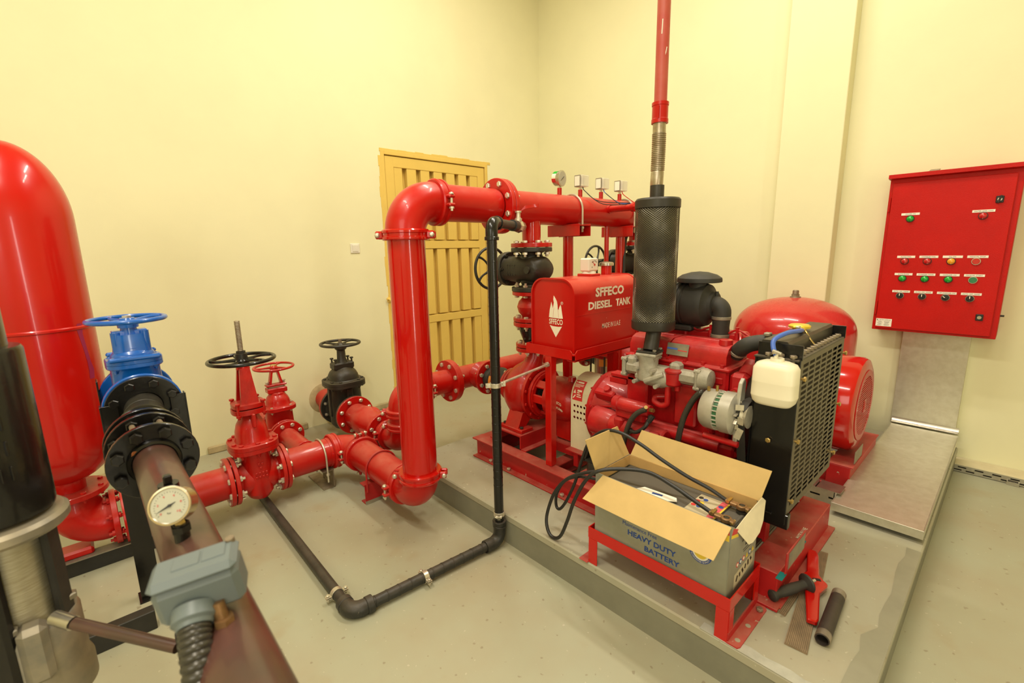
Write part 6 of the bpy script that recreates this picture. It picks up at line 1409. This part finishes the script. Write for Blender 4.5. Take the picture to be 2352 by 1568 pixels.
# ---------------------------------------------------------------- loose things on the plinth
t = T('wrench_handle', (-.39, 1.96, PZ), 'red flat cast handle with black side grip lying on brown strip', 'tool')
def rotz(p, a): return (p[0] * math.cos(a) - p[1] * math.sin(a), p[0] * math.sin(a) + p[1] * math.cos(a))
outl = [(-.012, -.232), (.018, -.232), (.024, -.215), (.026, -.06), (.050, -.005), (.052, .012), (.038, .030), (.024, .055), (.020, .20), (.010, .228), (-.014, .230), (-.022, .215), (-.020, .06), (-.040, .020), (-.045, .002), (-.036, -.012), (-.022, -.05)]
ang = math.radians(14)
pts = [(rotz(p, ang)[0] - .408, rotz(p, ang)[1] + 1.955) for p in outl]
b = MB().prism(pts, (0, 0, PZ + .012), (1, 0, 0), (0, 1, 0), .020); part('blade', b, 'redgloss', t, bevel=.004)
part('slot', MB().box((-.398, 1.975, PZ + .0325), (.028, .014, .002), 0, Matrix.Rotation(ang + .3, 3, 'Z')), 'ink', t)
g0, g1 = Vector((-.487, 1.752, PZ + .035)), Vector((-.408, 1.905, PZ + .052))
gd = (g1 - g0).normalized()
part('grip', MB().lathe([(0, -.006), (.014, -.005), (.021, .0), (.022, .010), (.0165, .022), (.0165, .04), (.019, .06), (.0195, .10), (.0165, .135), (.0175, .150), (.034, .160), (.036, .165), (.034, .169), (0, .170)], g0, gd, 24), 'blackrub', t)
part('screw', MB().cyl(g1 - gd * .01, g1 + gd * .03, .006, seg=10), 'zinc', t)
def strip(pts, lab):
    P0 = [Vector((*p, 0)) for p in pts]; a, b_, c, d_ = P0    # a-b short end, d-c other short end
    o = T('ribbed_strip', (sum((p for p in P0), Vector()) / 4) + Vector((0, 0, PZ)), lab, 'strip')
    part('backing', MB().prism([(p.x, p.y) for p in P0], (0, 0, PZ + .0005), (1, 0, 0), (0, 1, 0), .005), 'wood', o)
    b2 = MB(); n_ = 13
    for i in range(n_):
        f0, f1 = (i + .1) / n_, (i + .75) / n_
        b2.prism([tuple((a + (b_ - a) * f0)[:2]), tuple((a + (b_ - a) * f1)[:2]), tuple((d_ + (c - d_) * f1)[:2]), tuple((d_ + (c - d_) * f0)[:2])], (0, 0, PZ + .0055), (1, 0, 0), (0, 1, 0), .0025)
    part('ribs', b2, 'wood', o, kind='stuff')
strip([(-.390, 1.588), (-.322, 1.594), (-.420, 2.237), (-.476, 2.226)], 'long ribbed brown strip under the red handle on the plinth')
strip([(-.494, 1.726), (-.428, 1.722), (-.428, 1.900), (-.488, 1.914)], 'short ribbed brown strip beside the skid under the black grip')
t = T('pipe_nipple', (-.305, 1.82, PZ), 'short dark threaded pipe piece lying near the plinth edge', 'pipe piece')
n0, n1 = Vector((-.301, 1.668, PZ + .0235)), Vector((-.319, 1.965, PZ + .0235))
nd = (n1 - n0).normalized(); Ln = (n1 - n0).length
part('barrel', MB().lathe([(.0185, 0), (.021, 0), (.0225, .004), (.0232, .04), (.0232, Ln - .04), (.0225, Ln - .004), (.021, Ln), (.0185, Ln)], n0, nd, 32, closed=True), 'nipple', t)
b = MB()
for k in range(9):
    b.ring(n0 + nd * (.004 + k * .0035), nd, .021, .0235, .0018, 30, .0006); b.ring(n1 - nd * (.004 + k * .0035), nd, .021, .0235, .0018, 30, .0006)
part('thread', b, 'rusty', t, kind='stuff')

# ---------------------------------------------------------------- left side: booster line with blue valve, vessel, near pump
YL, ZL, RL = .097, .885, .055
t = T('booster_pipe', (-1.2, YL, ZL), 'brown primed pipe in the foreground running toward camera below the gauge', 'pipe')
part('pipe', MB().cyl((-1.76, YL, ZL), (-.30, YL, ZL), RL, seg=48), 'brownpipe', t)
part('weld_bead', MB().torus((-1.728, YL, ZL), (1, 0, 0), RL + .004, .010, 40, 8), 'black', t)
part('rust_patch', MB().hull([(-1.722 + .004 * math.cos(i), YL - .048 + .009 * math.sin(i * 2), ZL + .042 + .008 * math.cos(i * 1.7)) for i in range(10)]), mat('orange_rust', (.35, .11, .03), .8, bump=.5), t)
f = flange(t, (-1.745, YL, ZL), (1, 0, 0),   .117, .018, RL * .98, 0, 'black'); bolts(f, (-1.735, YL, ZL), (1, 0, 0), .092, 8, .0150, .022, 'black', ph=.5)
part('plug', MB().cyl((-1.345, YL - .005, ZL + .045), (-1.345, YL - .005, ZL + .074), .022, seg=24).box((-1.345, YL - .005, ZL + .085), (.018, .018, .022), .003), 'black', t)
t = T('expansion_joint', (-1.87, YL, ZL), 'black bolted dismantling joint with three discs before the blue valve', 'joint')
for x, rr in ((-1.885, .115), (-1.950, .115)):
    f = flange(t, (x, YL, ZL), (1, 0, 0), rr, .018, RL, 0, 'black'); 
    if x > -1.9: bolts(f, (x + .004, YL, ZL), (1, 0, 0), .092, 8, .0145, .02, 'black')
for i in range(8):
    a = 2 * PI * (i + .5) / 8; ex, ey, ez = frame((1, 0, 0)); p = Vector((0, YL, ZL)) + (ex * math.cos(a) + ey * math.sin(a)) * .092
    part('stud', MB().cyl((-1.95, p.y, p.z), (-1.735, p.y, p.z), .0085, seg=10), 'rusty', t)
part('sleeve', MB().cyl((-1.96, YL, ZL), (-1.74, YL, ZL), RL * .97, seg=36), 'soot', t)
YV, ZV = YL + .028, ZL + .040
s0, s1 = Vector((-1.945, YL, ZL)), Vector((-2.30, YV, ZV)); sax = s0 - s1; sl = sax.length
part('spool', MB().lathe([(.062, 0), (.062, sl * .30), (.060, sl * .305), (.060, sl * .33), (.062, sl * .335), (.062, sl * .55), (.072, sl * .58), (.072, sl * .66), (.058, sl * .69), (.056, sl)], s1, sax, 40), 'soot', t)
part('spool_ring', MB().torus(s1 + sax * .62, sax, .074, .009, 40, 8), 'black', t)
t = T('gate_valve', (-2.40, YV, ZV), 'bright blue gate valve with blue handwheel near left wall, black flange in front', 'valve')
X, P, D, vx, vy, vz = gvalve(t, (-2.40, YV, ZV), (1, 0, 0), (0, 0, 1), dict(L=.25, Rf=.128, tf=.020, rp=.066, n=0, bw=.072, bd=.080, zl=-.11, zb=.145, fx=.088, fy=.092, ft=.036, fp=3.2, zd=.222, dx=.060, dy=.072, rn=.04, nb=4, bb=.008, bbm='blue'), m='blue', wheel='blue')
b = MB(X)
for sg in (-1, 1): b.box((sg * .083, 0, .186), (.022, .165, .018), .006)
b.loft([oval(0, 0, .205, .046, .062, 28, 3), oval(0, 0, .262, .040, .056, 28, 3), oval(0, 0, .275, .040, .056, 28, 3)]); b.box((0, 0, .281), (.045, .112, .018), .003); b.cyl((0, 0, .26), (0, 0, .302), .030, .026, 24)
for sg in (-1, 1): b.cyl((.018, sg * .045, .20), (.018, sg * .045, .285), .016, seg=14)
part('gland', b, 'blue', t)
part('stem', MB(X).cyl((0, 0, .29), (0, 0, .330), .013, seg=16), 'rusty', t)
handwheel(t, P(0, 0, .332), (0, 0, 1), .124, .0090, 'blue', 4, .034, .010, ph=.35, curve=.5)
part('wheel_nut', MB(X).cyl((0, 0, .328), (0, 0, .346), .016, seg=6), 'zinc', t)
f = flange(t, (-2.264, YV, ZV), (1, 0, 0), .122, .022, .06, 0, 'black'); bolts(f, (-2.258, YV, ZV), (1, 0, 0), .097, 8, .0145, .028, 'black')
t = T('wall_pipe', (-3.2, YV, ZV), 'dark pipe behind the blue valve leading toward the left wall', 'pipe')
part('pipe', MB().cyl((-2.60, YV, ZV), (-2.51, YV, ZV), .06, seg=30), 'black', t); flange(t, (-2.54, YV, ZV), (1, 0, 0), .125, .022, .06, 0, 'black')
part('elbow', MB().tube([(-2.60, YV, ZV)] + bend((-2.72, YV, ZV), (-1, 0, 0), (0, 0, -1), .12, 8) + [(-2.72, YV, .65)], .06, 24), 'black', t)
t = T('valve_stand', (-2.42, YV, 0), 'black angle-iron cradle and legs holding the blue valve', 'stand')
for y in (YV - .105, YV + .105): part('upright', MB().box((-2.235, y, .86), (.005, .05, .20), .001).box((-2.25, y + (.025 if y > YV else -.025), .86), (.04, .005, .20), .001), 'black', t)
part('upright', MB().box((-2.50, YV - .125, .90), (.06, .006, .22), .001), 'black', t)
part('leg', MB().box((-2.47, .045, .385), (.006, .072, .77), .001).box((-2.49, .012, .385), (.045, .006, .77), .001), 'black', t)
part('cross_bar', MB().box((-2.36, YV, .690), (.30, .25, .03), .002), 'black', t); part('foot_plate', MB().box((-2.49, .05, .004), (.09, .10, .008)), 'black', t)

# skid beams of the booster set on the floor
t = T('booster_skid', (-2.6, -.3, 0), 'black steel channel frame of the booster set on floor at left', 'skid')
part('beam', MB().box((-2.925, -.35, .042), (.05, .98, .084), .003), 'blackmat', t); part('beam', MB().box((-2.255, -.45, .042), (.05, .98, .084), .003), 'blackmat', t)
part('beam', MB().box((-2.59, -.92, .042), (.64, .05, .084), .003), 'blackmat', t)
part('beam_lip', MB().box((-2.91, -.35, .086), (.07, .98, .005)), 'castgrey', t)

# pressure gauge on the brown pipe
t = T('pressure_gauge', (-1.09, .08, ZL + RL), 'round brass-rimmed pressure gauge standing on the foreground brown pipe', 'gauge')
GN = Vector((-1.090, .083, 0)); gcp = Vector((-1.100, .076, 1.010)); gax = Vector((.80, -.42, .40)).normalized()
part('nipple', MB().cyl(GN + Vector((0, 0, .930)), GN + Vector((0, 0, .972)), .014, seg=18).cyl(GN + Vector((0, 0, .955)), GN + Vector((0, 0, .968)), .018, seg=6), 'black', t)
part('socket', MB().cyl(GN + Vector((0, 0, .968)), GN + Vector((-.003, -.002, .985)), .010, seg=6), 'brass', t)
M['champ'] = mat('champagne_gauge_case', (0.58, 0.47, 0.29), 0.22, metal=0.9)
part('case', MB().lathe([(0, -.040), (.030, -.039), (.034, -.035), (.034, .006), (.0375, .007), (.0375, .0135), (.0345, .014), (.033, .011)], gcp, gax, 40), 'champ', t)
part('rim', MB().torus(gcp + gax * .011, gax, .0355, .0028, 44, 8), 'steel', t)
part('dial', MB().cyl(gcp + gax * .006, gcp + gax * .0118, .0335, seg=36), 'gauge', t)
ex, ey, ez = frame(gax, (0, 0, 1)); rt = ex.cross(gax) * -1
rt = gax.cross(ex) * -1; rt = ex.cross(gax)
P2 = lambda a, r, h=.0121: gcp + gax * h + (rt * math.sin(math.radians(a)) + ex * math.cos(math.radians(a))) * r
b = MB()
for i in range(26):
    a = -135 + i * 10.4; l = .0032 if i % 5 == 0 else .0018
    b.tube([P2(a, .0275), P2(a, .0275 - l)], .0004, 4)
part('scale', b, 'ink', t, kind='stuff')
for i in range(6): text(str(i * 2), t, P2(-135 + i * 52, .0205), rt * -1 if False else rt, ex, .0032 * len(str(i * 2)), .0042, 'redprint', .01)
text('bar', t, P2(180, .014), rt, ex, .007, .0036, 'ink'); 
part('needle', MB().hull([P2(62, .012, .0130), P2(58, .012, .0130), P2(240, .026, .0130), P2(241, .026, .0136), P2(150, .002, .0136), P2(-30, .002, .0136)]), 'ink', t); part('needle_hub', MB().cyl(gcp + gax * .011, gcp + gax * .0148, .0028, seg=12), 'ink', t)

# pressure switch box with flexible conduit
t = T('pressure_switch', (-.80, .065, ZL + RL), 'blue-grey plastic pressure switch box on the foreground pipe with ribbed conduit', 'pressure switch')
ux = Vector((.30, .93, .12)).normalized(); uf = Vector((.80, -.32, -.10)); uf = (uf - ux * uf.dot(ux)).normalized(); uu = ux.cross(uf) * -1
uu = uf.cross(ux) if uf.cross(ux).z > 0 else ux.cross(uf)
BC = Vector((-.822, .076, .992)); R3 = Matrix((ux, uf, uu)).transposed()
def lb(b, x, f, u, s, bev=.0): return b.box(BC + ux * x * .82 + uf * f * .82 + uu * u * .82, Vector(s) * .82, bev, R3)
part('housing', lb(MB(), 0, 0, -.008, (.142, .078, .082), .010), 'slate', t)
part('cover', lb(MB(), 0, .0, .040, (.146, .082, .024), .009), 'slate', t)
part('cover_panel', lb(lb(MB(), -.012, -.006, .0525, (.045, .035, .003), .001), .034, -.006, .0525, (.040, .035, .003), .001), 'slate', t)
part('screw', MB().cyl(BC + ux * .049 + uf * -.024 + uu * .036, BC + ux * .049 + uf * -.024 + uu * .046, .007, seg=14), 'rusty', t)
part('nipple', MB().cyl((-.775, .092, .925), (-.785, .088, .972), .010, seg=12).cyl((-.775, .092, .937), (-.776, .092, .948), .015, seg=6), 'copper', t)
q0 = BC + ux * -.012 + uf * .024 + uu * -.022
part('gland', MB().lathe([(.030, 0), (.031, .02), (.026, .024), (.024, .03)], q0, uf * .85 + uu * -.5, 26), 'slate', t)
gd = (uf * .85 + uu * -.5).normalized()
cp = spline([q0 + gd * .02, q0 + gd * .05, q0 + gd * .09 + uu * -.02, q0 + gd * .13 + uu * -.06, q0 + gd * .15 + uu * -.13, q0 + gd * .155 + uu * -.25], 14)
dens = []; 
for a, c in zip(cp, cp[1:]):
    n_ = max(1, int((c - a).length / .0028)); dens += [a + (c - a) * k / n_ for k in range(n_)]
part('conduit', MB().tube(dens, [.0225 if i % 3 else .0195 for i in range(len(dens))], 20), 'conduit', t, angle=60)

# tall red vessel and its floor elbow
VXa, VYa, VR = -2.95, -.165, .200
t = T('pressure_vessel', (VXa, VYa, .33), 'tall glossy red pressure vessel at the left edge behind the black pump', 'vessel')
pr = [(.0, 1.985)] + [(VR * math.sin(a), 1.665 + .32 * math.cos(a)) for a in [PI / 2 * i / 16 for i in range(1, 17)]] + [(VR, 1.205), (VR + .0045, 1.200), (VR + .0045, 1.192), (VR, 1.187), (VR, .66)] + [(VR * math.cos(a), .66 - .20 * math.sin(a)) for a in [PI / 2 * i / 10 for i in range(1, 9)]] + [(.06, .445), (.06, .42), (0, .42)]
part('shell', MB().lathe(pr, (VXa, VYa, 0), (0, 0, 1), 64), 'redvessel', t)
M['marker'] = mat('purple_marker_stain', (0.32, 0.008, 0.075), 0.35)
b = MB(); vs = []; fs = []; prof = [(1.215, -2, 3), (1.20, -4, 4), (1.17, -3, 2), (1.10, 0, 4), (1.04, 2, 6), (1.00, 2, 9), (.96, 1, 7)]
for (z, a0, a1) in prof:
    for a in (a0 + 46, a1 + 47): vs.append((VXa + (VR + .0006) * math.cos(math.radians(a)), VYa + (VR + .0006) * math.sin(math.radians(a)), z))
for i in range(len(prof) - 1): fs.append((2 * i, 2 * i + 1, 2 * i + 3, 2 * i + 2))
part('marker_stain', MB().add(vs, fs), 'marker', t)
t = T('floor_elbow', (VXa, VYa, .09), 'red cast flanged elbow under the tall vessel joining the floor pipe', 'pipe fitting')
b = MB().tube([(VXa, VYa, .405), (VXa, VYa, .36)] + bend((VXa, VYa, .225), (0, 0, -1), (0, 1, 0), .11, 10) + [(VXa, -.03, .225)], [.092] * 2 + [.102] * 11 + [.095], 36)
b.box((VXa, VYa - .03, .105), (.10, .14, .04), .01); part('elbow', b, 'redcast', t)
f = flange(t, (VXa, VYa, .408), (0, 0, 1), .140, .026, .06, 8, 'redcast', br=.010, Rb=.118, bm='redcast')
f = flange(t, (VXa, -.026, .222), (0, 1, 0), .135, .024, .09, 8, 'redcast', br=.012, Rb=.112, bm='redcast')

# vertical multistage pump at the left edge
NX, NY = -1.470, -.204
t = T('multistage_pump', (NX, NY, 0), 'dark vertical multistage pump in the near left foreground, blurred', 'pump')
part('fan_cover', MB().lathe([(0, 1.442), (.05, 1.441), (.072, 1.436), (.076, 1.425), (.076, 1.31), (.078, 1.30)], (NX, NY, 0), (0, 0, 1), 44), 'motor', t)
b = MB().lathe([(.080, .945), (.096, .950), (.098, .96), (.098, 1.31), (.094, 1.318), (.08, 1.32)], (NX, NY, 0), (0, 0, 1), 44)
for k in range(4):
    for dk in (-.09, .09):
        a = .42 + dk * .9; b.box((NX + .0985 * math.cos(a), NY + .0985 * math.sin(a), 1.225 - k * .055), (.006, .0035, .032), .001, Matrix.Rotation(a, 3, 'Z'))
part('motor', b, 'black', t)
part('motor_flange', MB().lathe([(.07, .945), (.108, .938), (.116, .930), (.116, .914), (.108, .905), (.07, .900)], (NX, NY, 0), (0, 0, 1), 48), 'castgrey', t)
part('stay_bolt', MB().cyl((NX + .055, NY - .03, .92), (NX + .055, NY - .03, .965), .012, seg=10), 'castgrey', t)
part('stool_leg', MB().box((NX + .075, NY - .045, .48), (.03, .085, .84), .008, Matrix.Rotation(-.45, 3, 'Z')), 'black', t)
for i, a in enumerate((66, 150, 220)):
    a = math.radians(a); part('stool_arm', MB().box((NX + .080 * math.cos(a), NY + .080 * math.sin(a), .79), (.016, .046, .23), .004, Matrix.Rotation(a, 3, 'Z')), 'blackmat', t)
part('coupling_guard', MB().cyl((NX, NY, .66), (NX, NY, .92), .066, seg=36), 'sleeve', t)
part('pump_head', MB().lathe([(.075, .685), (.092, .680), (.098, .670), (.098, .55), (.105, .53), (.105, .48), (.085, .46)], (NX, NY, 0), (0, 0, 1), 44), 'castgrey', t)
for i in range(4):
    a = math.radians(-10 + 90 * i); o = inst('bolt', bolt_mesh(.014, .03, 'castgrey'), t, (NX + .082 * math.cos(a), NY + .082 * math.sin(a), .686))
part('outer_sleeve', MB().cyl((NX, NY, .12), (NX, NY, .55), .080, seg=40), 'sleeve', t)
part('base', MB().lathe([(.13, .0), (.13, .03), (.10, .05), (.09, .12), (.0, .12)], (NX, NY, 0), (0, 0, 1), 40), 'castgrey', t)
part('lug', MB().box((NX + .085, NY + .02, .64), (.05, .05, .14), .012), 'castgrey', t)
part('vent_plug', MB().cyl((NX + .11, NY + .060, .720), (NX + .150, NY + .090, .712), .015, seg=12), 'galv', t)
t = T('stay_bar', (-1.25, -.07, .71), 'brown round bar between the near black pump and pipe support', 'bar')
part('bar', MB().cyl((-1.318, -.112, .712), (-1.125, .045, .680), .0125, seg=18), 'brownpipe', t)
t = T('support_post', (-1.11, YL, 0), 'dark support leg under the foreground brown pipe', 'support')
part('leg', MB().cyl((-1.11, .065, .0), (-1.11, .065, .72), .022, seg=20), 'blackmat', t); part('saddle', MB().cyl((-1.11, .075, .70), (-1.11, .085, .82), .026, seg=20), 'brownpipe', t)
